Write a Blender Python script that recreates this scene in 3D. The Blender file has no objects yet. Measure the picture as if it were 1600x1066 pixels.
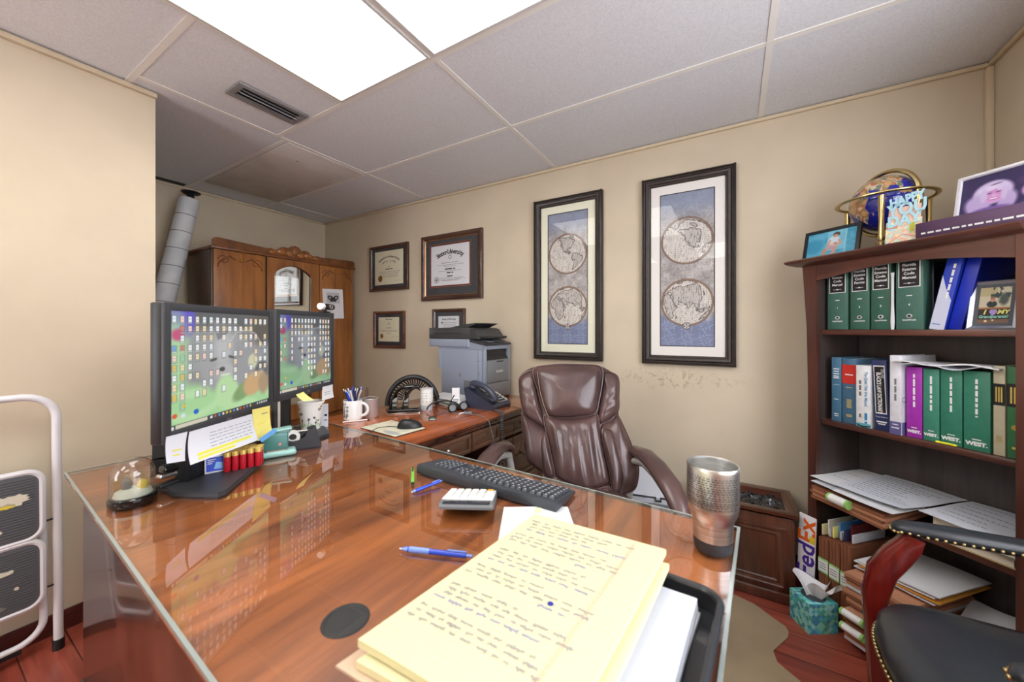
import bpy, bmesh, math, random
import numpy as np
from mathutils import Matrix, Vector, Euler
random.seed(7)
PI = math.pi
SC = bpy.context.scene
COL = SC.collection

# ------------------------------------------------------------------ materials
def lin(c):
    out = []
    for v in c[:3]:
        v = v / 255.0
        out.append(v / 12.92 if v <= 0.04045 else ((v + 0.055) / 1.055) ** 2.4)
    return tuple(out) + (1.0,)

MATS = {}
def newmat(name):
    m = bpy.data.materials.new(name)
    m.use_nodes = True
    nt = m.node_tree
    b = nt.nodes['Principled BSDF']
    return m, nt, b

def mat(name, rgb, rough=0.5, metal=0.0, coat=0.0, var=0.0, vscale=8.0, stretch=(1, 1, 1), bump=0.0, bscale=60.0,
        emit=0.0, rgb2=None, spec=0.5, aniso=0.0, bdist=0.002):
    if name in MATS:
        return MATS[name]
    m, nt, b = newmat(name)
    N, L = nt.nodes, nt.links
    b.inputs['Base Color'].default_value = lin(rgb)
    b.inputs['Roughness'].default_value = rough
    b.inputs['Metallic'].default_value = metal
    b.inputs['Coat Weight'].default_value = coat
    b.inputs['Coat Roughness'].default_value = 0.04
    b.inputs['Specular IOR Level'].default_value = spec
    b.inputs['Anisotropic'].default_value = aniso
    if emit:
        b.inputs['Emission Color'].default_value = lin(rgb)
        b.inputs['Emission Strength'].default_value = emit
    if var or bump or rgb2:
        tc = N.new('ShaderNodeTexCoord'); mp = N.new('ShaderNodeMapping')
        mp.inputs['Scale'].default_value = stretch
        L.new(tc.outputs['Object'], mp.inputs['Vector'])
    if var or rgb2:
        nz = N.new('ShaderNodeTexNoise'); nz.inputs['Scale'].default_value = vscale; nz.inputs['Detail'].default_value = 6
        L.new(mp.outputs[0], nz.inputs['Vector'])
        cr = N.new('ShaderNodeValToRGB')
        a = rgb2 if rgb2 else tuple(max(0, c * (1 - var)) for c in rgb)
        z = rgb if rgb2 else tuple(min(255, c * (1 + var * .5)) for c in rgb)
        cr.color_ramp.elements[0].color = lin(a); cr.color_ramp.elements[1].color = lin(z)
        cr.color_ramp.elements[0].position = .32; cr.color_ramp.elements[1].position = .68
        L.new(nz.outputs[0], cr.inputs[0]); L.new(cr.outputs[0], b.inputs['Base Color'])
    if bump:
        n2 = N.new('ShaderNodeTexNoise'); n2.inputs['Scale'].default_value = bscale; n2.inputs['Detail'].default_value = 4
        L.new(mp.outputs[0], n2.inputs['Vector'])
        bp = N.new('ShaderNodeBump'); bp.inputs['Strength'].default_value = bump; bp.inputs['Distance'].default_value = bdist
        L.new(n2.outputs[0], bp.inputs['Height']); L.new(bp.outputs[0], b.inputs['Normal'])
    MATS[name] = m
    return m

def wood(name, dark, light, axis='x', rough=0.25, coat=0.3, scale=1.0, figure=0.0, gloss_bump=0.0):
    """streaky wood: noise stretched along one axis, plus finer pores"""
    m, nt, b = newmat(name)
    N, L = nt.nodes, nt.links
    tc = N.new('ShaderNodeTexCoord')
    st = {'x': (1.3, 14, 14), 'y': (14, 1.3, 14), 'z': (14, 14, 1.3)}[axis]
    mp = N.new('ShaderNodeMapping'); mp.inputs['Scale'].default_value = tuple(s * scale for s in st)
    L.new(tc.outputs['Object'], mp.inputs['Vector'])
    n1 = N.new('ShaderNodeTexNoise'); n1.inputs['Scale'].default_value = 1.0; n1.inputs['Detail'].default_value = 7
    n1.inputs['Distortion'].default_value = 0.6 + figure
    L.new(mp.outputs[0], n1.inputs['Vector'])
    mp2 = N.new('ShaderNodeMapping'); mp2.inputs['Scale'].default_value = tuple(s * scale * 7 for s in st)
    L.new(tc.outputs['Object'], mp2.inputs['Vector'])
    n2 = N.new('ShaderNodeTexNoise'); n2.inputs['Scale'].default_value = 1.0; n2.inputs['Detail'].default_value = 3
    L.new(mp2.outputs[0], n2.inputs['Vector'])
    n3 = N.new('ShaderNodeTexNoise'); n3.inputs['Scale'].default_value = 2.2; n3.inputs['Detail'].default_value = 2
    L.new(tc.outputs['Object'], n3.inputs['Vector'])
    add = N.new('ShaderNodeMath'); add.operation = 'MULTIPLY_ADD'
    L.new(n2.outputs[0], add.inputs[0]); add.inputs[1].default_value = 0.25; L.new(n1.outputs[0], add.inputs[2])
    add2 = N.new('ShaderNodeMath'); add2.operation = 'MULTIPLY_ADD'
    L.new(n3.outputs[0], add2.inputs[0]); add2.inputs[1].default_value = 0.45; L.new(add.outputs[0], add2.inputs[2])
    cr = N.new('ShaderNodeValToRGB')
    cr.color_ramp.elements[0].position = .62; cr.color_ramp.elements[1].position = 1.02
    cr.color_ramp.elements[0].color = lin(dark); cr.color_ramp.elements[1].color = lin(light)
    L.new(add2.outputs[0], cr.inputs[0]); L.new(cr.outputs[0], b.inputs['Base Color'])
    b.inputs['Roughness'].default_value = rough; b.inputs['Coat Weight'].default_value = coat
    b.inputs['Coat Roughness'].default_value = 0.08
    MATS[name] = m
    return m

def pane_mat(name, tint=(255, 255, 255), ior=1.5, rough=0.0, double=False):
    """thin clear sheet: mirrors by Fresnel, lets the rest straight through"""
    m = bpy.data.materials.new(name); m.use_nodes = True
    nt = m.node_tree; N, L = nt.nodes, nt.links
    N.clear()
    out = N.new('ShaderNodeOutputMaterial'); mix = N.new('ShaderNodeMixShader')
    tr = N.new('ShaderNodeBsdfTransparent'); tr.inputs[0].default_value = lin(tint)
    gl = N.new('ShaderNodeBsdfGlossy'); gl.inputs['Roughness'].default_value = rough
    fr = N.new('ShaderNodeFresnel')
    ge = N.new('ShaderNodeNewGeometry'); io = N.new('ShaderNodeMapRange')      # the same mirror strength from either face
    io.inputs[3].default_value = ior; io.inputs[4].default_value = 1 / ior
    L.new(ge.outputs['Backfacing'], io.inputs[0]); L.new(io.outputs[0], fr.inputs[0])
    if double:      # a sheet mirrors from both of its faces: 2R / (1 + R)
        p = N.new('ShaderNodeMath'); p.operation = 'ADD'; p.inputs[1].default_value = 1.0; L.new(fr.outputs[0], p.inputs[0])
        q = N.new('ShaderNodeMath'); q.operation = 'DIVIDE'; L.new(fr.outputs[0], q.inputs[0]); L.new(p.outputs[0], q.inputs[1])
        r = N.new('ShaderNodeMath'); r.operation = 'MULTIPLY'; r.inputs[1].default_value = 2.0; L.new(q.outputs[0], r.inputs[0])
        L.new(r.outputs[0], mix.inputs[0])
    else:
        L.new(fr.outputs[0], mix.inputs[0])
    L.new(tr.outputs[0], mix.inputs[1]); L.new(gl.outputs[0], mix.inputs[2])
    L.new(mix.outputs[0], out.inputs[0])
    MATS[name] = m
    return m

def colmat(name, rough=0.5, emit=0.0, coat=0.0):
    """material whose colour is the printed picture stored on the sheet's points"""
    if name in MATS:
        return MATS[name]
    m, nt, b = newmat(name)
    N, L = nt.nodes, nt.links
    a = N.new('ShaderNodeAttribute'); a.attribute_name = 'Col'
    b.inputs['Roughness'].default_value = rough; b.inputs['Coat Weight'].default_value = coat
    if emit:
        b.inputs['Base Color'].default_value = (.01, .01, .01, 1)
        L.new(a.outputs['Color'], b.inputs['Emission Color']); b.inputs['Emission Strength'].default_value = emit
    else:
        L.new(a.outputs['Color'], b.inputs['Base Color'])
    MATS[name] = m
    return m

# ------------------------------------------------------------------ mesh builder
def Tr(x, y, z): return Matrix.Translation((x, y, z))
def Rz(d): return Matrix.Rotation(math.radians(d), 4, 'Z')
def Rx(d): return Matrix.Rotation(math.radians(d), 4, 'X')
def Ry(d): return Matrix.Rotation(math.radians(d), 4, 'Y')

class MB:
    def __init__(s, T=None):
        s.v = []; s.f = []; s.mi = []; s.mats = []; s.T = T or Matrix(); s.cols = None
    def slot(s, m):
        if m not in s.mats: s.mats.append(m)
        return s.mats.index(m)
    def add(s, vs, fs, m):
        k = s.slot(m); n = len(s.v); T = s.T
        s.v.extend([tuple(T @ Vector(p)) for p in vs])
        for f in fs:
            s.f.append([i + n for i in f]); s.mi.append(k)
    def box(s, x0, x1, y0, y1, z0, z1, m, bev=0.0, seg=2):
        if bev <= 0:
            vs = [(x, y, z) for z in (z0, z1) for y in (y0, y1) for x in (x0, x1)]
            fs = [(0, 2, 3, 1), (4, 5, 7, 6), (0, 1, 5, 4), (2, 6, 7, 3), (0, 4, 6, 2), (1, 3, 7, 5)]
            s.add(vs, fs, m); return s
        bm = bmesh.new()
        bmesh.ops.create_cube(bm, size=1)
        for v in bm.verts:
            v.co = Vector(((x0 + x1) / 2 + v.co.x * (x1 - x0), (y0 + y1) / 2 + v.co.y * (y1 - y0), (z0 + z1) / 2 + v.co.z * (z1 - z0)))
        b = min(bev, .49 * min(abs(x1 - x0), abs(y1 - y0), abs(z1 - z0)))
        bmesh.ops.bevel(bm, geom=bm.edges[:], offset=b, segments=seg, profile=.5, affect='EDGES')
        bm.verts.index_update()
        s.add([v.co[:] for v in bm.verts], [[v.index for v in f.verts] for f in bm.faces], m)
        bm.free(); return s
    def cyl(s, p0, p1, r0, r1, m, n=16, caps=True):
        p0, p1 = Vector(p0), Vector(p1); d = (p1 - p0).normalized()
        a = d.orthogonal().normalized(); b = d.cross(a)
        vs = []
        for p, r in ((p0, r0), (p1, r1)):
            for i in range(n):
                t = 2 * PI * i / n; vs.append((p + (a * math.cos(t) + b * math.sin(t)) * r)[:])
        fs = [(i, (i + 1) % n, n + (i + 1) % n, n + i) for i in range(n)]
        if caps: fs += [tuple(range(n - 1, -1, -1)), tuple(range(n, 2 * n))]
        s.add(vs, fs, m); return s
    def lathe(s, prof, m, n=24, c=(0, 0, 0), sx=1.0, sy=1.0):
        vs = []; fs = []
        for r, z in prof:
            for i in range(n):
                t = 2 * PI * i / n; vs.append((c[0] + sx * r * math.cos(t), c[1] + sy * r * math.sin(t), c[2] + z))
        for j in range(len(prof) - 1):
            for i in range(n):
                k = (i + 1) % n; fs.append((j * n + i, j * n + k, (j + 1) * n + k, (j + 1) * n + i))
        if prof[0][0] > 1e-6: fs.append(tuple(range(n - 1, -1, -1)))
        if prof[-1][0] > 1e-6: fs.append(tuple(range((len(prof) - 1) * n, len(prof) * n)))
        s.add(vs, fs, m); return s
    def shell(s, prof, m, n=24, c=(0, 0, 0)):
        """lathe without end caps (cups: profile runs up the outside and down the inside)"""
        vs = []; fs = []
        for r, z in prof:
            for i in range(n):
                t = 2 * PI * i / n; vs.append((c[0] + r * math.cos(t), c[1] + r * math.sin(t), c[2] + z))
        for j in range(len(prof) - 1):
            for i in range(n):
                k = (i + 1) % n; fs.append((j * n + i, j * n + k, (j + 1) * n + k, (j + 1) * n + i))
        s.add(vs, fs, m); return s
    def tube(s, pts, r, m, n=8, closed=False, flat=1.0):
        P = [Vector(p) for p in pts]; N = len(P)
        rr = r if isinstance(r, (list, tuple)) else [r] * N
        vs = []; a = None
        for i in range(N):
            if closed: d = P[(i + 1) % N] - P[i - 1]
            else: d = P[min(i + 1, N - 1)] - P[max(i - 1, 0)]
            d = d.normalized() if d.length > 1e-9 else Vector((0, 0, 1))
            if a is None:
                a = Vector((0, 0, 1)) if abs(d.z) < .95 else Vector((1, 0, 0))
            a = (a - d * a.dot(d))
            a = a.normalized() if a.length > 1e-6 else d.orthogonal().normalized()
            b = d.cross(a)
            for k in range(n):
                t = 2 * PI * k / n
                vs.append((P[i] + (a * math.cos(t) * flat + b * math.sin(t)) * rr[i])[:])
        fs = []
        for i in range(N if closed else N - 1):
            j = (i + 1) % N
            for k in range(n):
                l = (k + 1) % n; fs.append((i * n + k, i * n + l, j * n + l, j * n + k))
        if not closed: fs += [tuple(range(n - 1, -1, -1)), tuple(range((N - 1) * n, N * n))]
        s.add(vs, fs, m); return s
    def prism(s, poly, z0, z1, m):
        """polygon in x,y extruded in z"""
        n = len(poly)
        vs = [(x, y, z0) for x, y in poly] + [(x, y, z1) for x, y in poly]
        fs = [tuple(range(n - 1, -1, -1)), tuple(range(n, 2 * n))]
        fs += [(i, (i + 1) % n, n + (i + 1) % n, n + i) for i in range(n)]
        s.add(vs, fs, m); return s
    def prismy(s, poly, y0, y1, m):
        """polygon in x,z extruded in y"""
        n = len(poly)
        vs = [(x, y0, z) for x, z in poly] + [(x, y1, z) for x, z in poly]
        fs = [tuple(range(n)), tuple(range(2 * n - 1, n - 1, -1))]
        fs += [(i, n + i, n + (i + 1) % n, (i + 1) % n) for i in range(n)]
        s.add(vs, fs, m); return s
    def prismx(s, poly, x0, x1, m):
        """polygon in y,z extruded in x"""
        n = len(poly)
        vs = [(x0, y, z) for y, z in poly] + [(x1, y, z) for y, z in poly]
        fs = [tuple(range(n - 1, -1, -1)), tuple(range(n, 2 * n))]
        fs += [(i, (i + 1) % n, n + (i + 1) % n, n + i) for i in range(n)]
        s.add(vs, fs, m); return s
    def ell(s, c, r, m, nu=16, nv=10):
        if not isinstance(r, (tuple, list)): r = (r, r, r)
        vs = [(c[0], c[1], c[2] - r[2])]; fs = []
        for j in range(1, nv):
            ph = -PI / 2 + PI * j / nv
            for i in range(nu):
                t = 2 * PI * i / nu
                vs.append((c[0] + r[0] * math.cos(ph) * math.cos(t), c[1] + r[1] * math.cos(ph) * math.sin(t), c[2] + r[2] * math.sin(ph)))
        vs.append((c[0], c[1], c[2] + r[2])); top = len(vs) - 1
        for i in range(nu):
            k = (i + 1) % nu
            fs.append((0, 1 + k, 1 + i)); fs.append((top, top - nu + i, top - nu + k))
        for j in range(nv - 2):
            for i in range(nu):
                k = (i + 1) % nu; a = 1 + j * nu
                fs.append((a + i, a + k, a + nu + k, a + nu + i))
        s.add(vs, fs, m); return s
    def grid(s, fn, nu, nv, m):
        vs = [fn(i / nu, j / nv) for j in range(nv + 1) for i in range(nu + 1)]
        fs = [(j * (nu + 1) + i, j * (nu + 1) + i + 1, (j + 1) * (nu + 1) + i + 1, (j + 1) * (nu + 1) + i) for j in range(nv) for i in range(nu)]
        s.add(vs, fs, m); return s
    def slab(s, fn, nu, nv, th, m):
        """curved sheet with thickness th (downwards in z)"""
        n = (nu + 1) * (nv + 1)
        top = [fn(i / nu, j / nv) for j in range(nv + 1) for i in range(nu + 1)]
        vs = top + [(x, y, z - th) for x, y, z in top]
        q = lambda i, j: j * (nu + 1) + i
        fs = []
        for j in range(nv):
            for i in range(nu):
                a = (q(i, j), q(i + 1, j), q(i + 1, j + 1), q(i, j + 1)); fs.append(a); fs.append(tuple(n + t for t in reversed(a)))
        for i in range(nu):
            fs.append((q(i, 0), n + q(i, 0), n + q(i + 1, 0), q(i + 1, 0))); fs.append((q(i + 1, nv), n + q(i + 1, nv), n + q(i, nv), q(i, nv)))
        for j in range(nv):
            fs.append((q(0, j + 1), n + q(0, j + 1), n + q(0, j), q(0, j))); fs.append((q(nu, j), n + q(nu, j), n + q(nu, j + 1), q(nu, j + 1)))
        s.add(vs, fs, m); return s
    def rings(s, w, h, prof, m):
        """mitred rectangular frame in x,z; prof = (inset from outer edge, y) points; outer size w x h"""
        vs = []; fs = []
        for ins, y in prof:
            a, b = w / 2 - ins, h / 2 - ins
            vs += [(-a, y, -b), (a, y, -b), (a, y, b), (-a, y, b)]
        for j in range(len(prof) - 1):
            for i in range(4):
                k = (i + 1) % 4; fs.append((j * 4 + i, j * 4 + k, (j + 1) * 4 + k, (j + 1) * 4 + i))
        s.add(vs, fs, m); return s
    def cushion(s, outline, th, m, rings=7, power=2.2, back=0.0, c=None, fold=None):
        """padded panel: outline (x,z) list with optional depth y0 function; bulges to -y"""
        pts = outline; n = len(pts)
        cx = sum(p[0] for p in pts) / n if c is None else c[0]
        cz = sum(p[2] for p in pts) / n if c is None else c[1]
        cy = sum(p[1] for p in pts) / n
        vs = [(p[0], p[1] + back, p[2]) for p in pts]; fs = []
        for j in range(rings + 1):
            k = 1 - j / rings
            e = th * (1 - k ** power) ** .5 if j else 0
            if j == rings: k = 0
            for p in pts:
                x = cx + (p[0] - cx) * k; z = cz + (p[2] - cz) * k; y = cy + (p[1] - cy) * k - e
                if fold and 0 < j: y += fold(x, z) * min(1, 3 * (1 - k))
                vs.append((x, y, z))
        for j in range(rings + 1):
            for i in range(n):
                l = (i + 1) % n; fs.append((j * n + i, j * n + l, (j + 1) * n + l, (j + 1) * n + i))
        fs.append(tuple(range(n - 1, -1, -1)))
        s.add(vs, fs, m); return s
    def text(s, txt, size, m, M, align='CENTER', shear=0.0, ext=0.0, bold=0.0, sx=1.0, space=1.0):
        cu = bpy.data.curves.new('t', 'FONT'); cu.body = txt; cu.size = size; cu.align_x = align; cu.align_y = 'CENTER'
        cu.shear = shear; cu.extrude = ext; cu.resolution_u = 2; cu.offset = bold; cu.space_line = space
        ob = bpy.data.objects.new('t', cu)
        me = bpy.data.meshes.new_from_object(ob)
        old = s.T; s.T = old @ M @ Matrix.Diagonal((sx, 1, 1, 1))
        s.add([v.co[:] for v in me.vertices], [list(p.vertices) for p in me.polygons], m)
        s.T = old
        bpy.data.meshes.remove(me); bpy.data.objects.remove(ob); bpy.data.curves.remove(cu)
        return s
    def build(s, name, parent=None, M=None, sharp=38):
        me = bpy.data.meshes.new(name)
        me.from_pydata(s.v, [], s.f)
        for m in s.mats: me.materials.append(m)
        me.polygons.foreach_set('material_index', s.mi)
        me.polygons.foreach_set('use_smooth', [True] * len(s.f))
        if s.cols is not None:
            ca = me.color_attributes.new('Col', 'FLOAT_COLOR', 'POINT')
            ca.data.foreach_set('color', np.asarray(s.cols, dtype=np.float32).ravel())
        me.update()
        try: me.set_sharp_from_angle(angle=math.radians(sharp))
        except Exception: pass
        o = bpy.data.objects.new(name, me); COL.objects.link(o)
        if parent is not None: o.parent = parent
        if M is not None: o.matrix_local = M
        return o

def setM(o, M):
    l, q, s = M.decompose()
    o.location = l; o.rotation_euler = q.to_euler(); o.scale = s
def tagit(o, label, cat, group=None, kind=None):
    if label: o['label'] = label
    if cat: o['category'] = cat
    if group: o['group'] = group
    if kind: o['kind'] = kind
    return o
def thing(name, label, cat, M, group=None):
    o = bpy.data.objects.new(name, None); COL.objects.link(o)
    o.empty_display_size = .05
    setM(o, M); return tagit(o, label, cat, group)
def solo(mb, name, label, cat, M=None, group=None, kind=None):
    o = mb.build(name)
    if M is not None: setM(o, M)
    return tagit(o, label, cat, group, kind)
def struct(mb, name):
    o = mb.build(name); o['kind'] = 'structure'; return o

# ------------------------------------------------------------------ pictures painted point by point
def srgb2lin(a):
    a = np.clip(np.asarray(a, dtype=np.float64) / 255.0, 0, 1)
    return np.where(a <= 0.04045, a / 12.92, ((a + 0.055) / 1.055) ** 2.4)
def vnoise(x, y, seed=0):
    xi = np.floor(x).astype(np.int64); yi = np.floor(y).astype(np.int64); xf = x - xi; yf = y - yi
    def h(a, b):
        n = (a * 374761393 + b * 668265263 + seed * 982451653) & 0x7fffffff
        n = ((n ^ (n >> 13)) * 1274126177) & 0x7fffffff
        return ((n ^ (n >> 16)) & 0xffff) / 65535.0
    u = xf * xf * (3 - 2 * xf); v = yf * yf * (3 - 2 * yf)
    return (h(xi, yi) * (1 - u) + h(xi + 1, yi) * u) * (1 - v) + (h(xi, yi + 1) * (1 - u) + h(xi + 1, yi + 1) * u) * v
def fbm(x, y, o=4, seed=0):
    t = 0; a = .5
    for k in range(o):
        t = t + a * vnoise(x, y, seed + k); x = x * 2.03; y = y * 2.03; a *= .5
    return t / (1 - .5 ** o)
class Pic:
    """u to the right, v upwards, both 0..1; asp = width / height"""
    def __init__(s, nx, ny, asp, bg):
        s.nx, s.ny, s.asp = nx, ny, asp
        u = np.linspace(0, 1, nx + 1); v = np.linspace(0, 1, ny + 1)
        s.U, s.V = np.meshgrid(u, v)
        s.C = np.zeros(s.U.shape + (3,)); s.C[:] = bg
    def mix(s, mask, c):
        m = np.clip(mask, 0, 1)[..., None]; s.C = s.C * (1 - m) + np.asarray(c, dtype=float) * m; return s
    def ell(s, cx, cy, rx, ry, c, soft=.15, rot=0, amt=1):
        dx = (s.U - cx); dy = (s.V - cy) / s.asp; ry = ry / s.asp; a = math.radians(rot)
        x = (dx * math.cos(a) + dy * math.sin(a)) / rx; y = (-dx * math.sin(a) + dy * math.cos(a)) / ry
        d = np.sqrt(x * x + y * y); return s.mix(amt * np.clip((1 + soft / 2 - d) / max(soft, 1e-3), 0, 1), c)
    def rect(s, x0, x1, y0, y1, c, amt=1):
        return s.mix(amt * ((s.U >= x0) & (s.U <= x1) & (s.V >= y0) & (s.V <= y1)), c)
    def poly(s, pts, c, amt=1):
        return s.mix(amt * inpoly(s.U, s.V, pts), c)
    def line(s, pts, wd, c, amt=1):
        m = np.zeros(s.U.shape)
        for (x0, y0), (x1, y1) in zip(pts[:-1], pts[1:]):
            ax, ay, bx, by = x0, y0 / s.asp, x1, y1 / s.asp; px, py = s.U, s.V / s.asp
            dx, dy = bx - ax, by - ay; L = dx * dx + dy * dy + 1e-12
            t = np.clip(((px - ax) * dx + (py - ay) * dy) / L, 0, 1)
            d = np.sqrt((px - ax - t * dx) ** 2 + (py - ay - t * dy) ** 2)
            m = np.maximum(m, np.clip(1.5 - d / wd, 0, 1))
        return s.mix(m * amt, c)
    def sheet(s, w, h, m, M=None, fn=None, name='print', parent=None, mb=None):
        """flat sheet w x h in x,z centred at origin, facing -y"""
        b = mb or MB()
        if M is not None: b.T = M
        X = (s.U - .5) * w; Z = (s.V - .5) * h
        vs = [(x, 0, z) if fn is None else fn(x, z) for x, z in zip(X.ravel(), Z.ravel())]
        nx = s.nx
        fs = [(j * (nx + 1) + i, j * (nx + 1) + i + 1, (j + 1) * (nx + 1) + i + 1, (j + 1) * (nx + 1) + i) for j in range(s.ny) for i in range(nx)]
        b.add(vs, fs, m)
        c = np.ones((len(vs), 4)); c[:, :3] = srgb2lin(s.C).reshape(-1, 3)
        b.cols = c
        return b.build(name, parent)
def inpoly(X, Y, pts):
    ins = np.zeros(X.shape, dtype=bool); n = len(pts)
    for i in range(n):
        x0, y0 = pts[i]; x1, y1 = pts[(i + 1) % n]
        if y0 == y1: continue
        c = ((y0 > Y) != (y1 > Y)) & (X < (x1 - x0) * (Y - y0) / (y1 - y0) + x0)
        ins ^= c
    return ins
LANDS = [  # rough continents, lon / lat
    [(-168, 66), (-150, 71), (-120, 70), (-95, 72), (-80, 73), (-65, 60), (-55, 52), (-66, 44), (-75, 38), (-81, 30), (-82, 26), (-90, 30), (-97, 26), (-95, 18), (-88, 20), (-84, 11), (-79, 8), (-86, 12), (-97, 16), (-106, 22), (-114, 30), (-124, 40), (-125, 49), (-140, 59), (-155, 58), (-165, 60)],
    [(-79, 9), (-70, 12), (-60, 8), (-50, 1), (-36, -6), (-39, -16), (-48, -26), (-57, -36), (-65, -43), (-69, -54), (-74, -48), (-72, -30), (-71, -18), (-80, -5)],
    [(-50, 61), (-22, 70), (-20, 80), (-45, 82), (-60, 76)],
    [(-17, 15), (-16, 26), (-6, 35), (10, 37), (24, 32), (34, 30), (43, 12), (51, 11), (40, -5), (40, -17), (33, -28), (20, -35), (13, -20), (9, 2), (-7, 5)],
    [(-9, 37), (-9, 43), (-1, 46), (3, 51), (9, 57), (6, 60), (14, 68), (28, 71), (60, 69), (80, 73), (105, 77), (140, 73), (178, 67), (162, 58), (142, 52), (130, 43), (122, 38), (121, 28), (108, 20), (107, 10), (103, 2), (98, 15), (90, 22), (80, 9), (72, 20), (60, 25), (50, 28), (56, 20), (45, 13), (35, 30), (36, 36), (27, 37), (22, 38), (14, 42), (5, 43), (-2, 37)],
    [(114, -22), (123, -17), (131, -12), (142, -11), (153, -27), (148, -38), (138, -35), (129, -32), (115, -34)],
    [(95, 5), (105, -5), (118, -8), (118, 4), (140, -3), (148, -9), (130, -6), (110, 2)], [(-8, 50), (-5, 58), (1, 52)], [(44, -24), (49, -14), (47, -25)], [(130, 32), (141, 42), (140, 36)],
]
def land(lon, lat):
    m = np.zeros(lon.shape, dtype=bool)
    for p in LANDS: m |= inpoly(lon, lat, p)
    return m
# ------------------------------------------------------------------ palette
WALL = mat('beige_wall_paint', (212, 198, 173), .75, bump=.25, bscale=26, var=.03, vscale=3, bdist=.004)
def scuffs(m):
    nt = m.node_tree; N, L = nt.nodes, nt.links; b = N['Principled BSDF']
    src = b.inputs['Base Color'].links[0].from_socket
    tc = N.new('ShaderNodeTexCoord'); mp = N.new('ShaderNodeMapping')
    mp.inputs['Location'].default_value = (.30 / .42, 0, -.945 / .085); mp.inputs['Scale'].default_value = (1 / .42, 0, 1 / .085)
    L.new(tc.outputs['Object'], mp.inputs[0])
    ln = N.new('ShaderNodeVectorMath'); ln.operation = 'LENGTH'; L.new(mp.outputs[0], ln.inputs[0])
    mr = N.new('ShaderNodeMapRange'); mr.inputs[1].default_value = .2; mr.inputs[2].default_value = 1.0; mr.inputs[3].default_value = 1; mr.inputs[4].default_value = 0; L.new(ln.outputs['Value'], mr.inputs[0])
    nz = N.new('ShaderNodeTexNoise'); nz.inputs['Scale'].default_value = 45; nz.inputs['Detail'].default_value = 6; L.new(tc.outputs['Object'], nz.inputs['Vector'])
    th = N.new('ShaderNodeMapRange'); th.inputs[1].default_value = .54; th.inputs[2].default_value = .64; L.new(nz.outputs[0], th.inputs[0])
    mu = N.new('ShaderNodeMath'); mu.operation = 'MULTIPLY'; L.new(mr.outputs[0], mu.inputs[0]); L.new(th.outputs[0], mu.inputs[1])
    m2 = N.new('ShaderNodeMath'); m2.operation = 'MULTIPLY'; m2.inputs[1].default_value = .55; L.new(mu.outputs[0], m2.inputs[0])
    mx = N.new('ShaderNodeMix'); mx.data_type = 'RGBA'; L.new(m2.outputs[0], mx.inputs[0]); L.new(src, mx.inputs[6]); mx.inputs[7].default_value = lin((150, 132, 88))
    L.new(mx.outputs[2], b.inputs['Base Color'])
WALLB = mat('beige_wall_paint_scuffed', (212, 198, 173), .75, bump=.25, bscale=26, var=.03, vscale=3, bdist=.004)
scuffs(WALLB)
CEIL = mat('ceiling_tile', (222, 224, 228), .9, var=.045, vscale=160, bump=.3, bscale=220)
GAP_SHADE = mat('gap_shade_dark', (60, 56, 52), .9)
TBAR = mat('ceiling_bar_paint', (232, 230, 224), .5)
PANEL_DIRTY = mat('bare_access_panel', (214, 208, 202), .6, var=.06, vscale=5)
BASEB = mat('dark_cherry_baseboard', (88, 42, 38), .35, var=.2, stretch=(1, 1, 6))
WHITE = mat('white_paper', (228, 229, 230), .6)
WHITE2 = mat('white_paper_cool', (216, 220, 228), .6)
INK = mat('black_ink', (38, 38, 40), .6)
INKG = mat('grey_ink', (120, 122, 126), .6)
INKB = mat('blue_ink', (70, 84, 150), .6)
YEL = mat('yellow_pad_paper', (224, 216, 168), .65)
STICKY = mat('yellow_sticky_paper', (240, 230, 130), .6)
HILITE = mat('yellow_highlighter', (226, 222, 90), .6)
BLACKP = mat('black_plastic', (30, 31, 33), .4)
BLACKG = mat('black_gloss_plastic', (16, 17, 19), .15, coat=.4)
DGREY = mat('charcoal_plastic', (52, 54, 58), .45)
GREYP = mat('grey_plastic', (120, 124, 128), .45)
STEEL = mat('brushed_steel', (226, 225, 221), .32, metal=1, var=.12, vscale=10, stretch=(1, 1, 30), aniso=.3)
CHROME = mat('polished_metal', (215, 215, 215), .12, metal=1)
BRASS = mat('brass', (200, 165, 80), .22, metal=1)
GOLDM = mat('gold_metal', (220, 198, 138), .26, metal=1)
PEWTER = mat('dark_pewter', (70, 66, 62), .35, metal=.9)
CHERRY_X = wood('desk_cherry_veneer', (112, 56, 30), (196, 112, 60), 'y', rough=.4, coat=0.0, scale=.5, figure=1.6)
CHERRY_R = wood('return_cherry_veneer', (116, 56, 30), (186, 102, 56), 'y', rough=.18, coat=.5, scale=.6, figure=.6)
CHERRY_D = wood('dark_cherry_panel', (56, 34, 26), (102, 60, 44), 'z', rough=.22, coat=.5, scale=.8)
CHERRY_E = wood('dark_cherry_edge', (52, 26, 18), (92, 48, 32), 'x', rough=.22, coat=.5)
DRAWERW = wood('brown_drawer_front', (84, 54, 40), (122, 84, 62), 'y', rough=.28, coat=.4)
BCASE = wood('bookcase_mahogany', (64, 38, 32), (102, 62, 50), 'x', rough=.28, coat=.35)
BCASE_Z = wood('bookcase_mahogany_upright', (62, 36, 30), (98, 58, 46), 'z', rough=.28, coat=.35)
BCASE_IN = wood('bookcase_dark_inside', (54, 46, 44), (78, 68, 64), 'z', rough=.33, coat=.15)
OAK = wood('wardrobe_oak', (124, 74, 34), (178, 116, 60), 'z', rough=.32, coat=.25)
OAK_D = wood('wardrobe_oak_dark', (94, 54, 26), (140, 84, 42), 'x', rough=.35, coat=.2)
OAK_S = wood('wardrobe_side', (70, 52, 40), (98, 76, 60), 'z', rough=.4, coat=.1)
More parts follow.
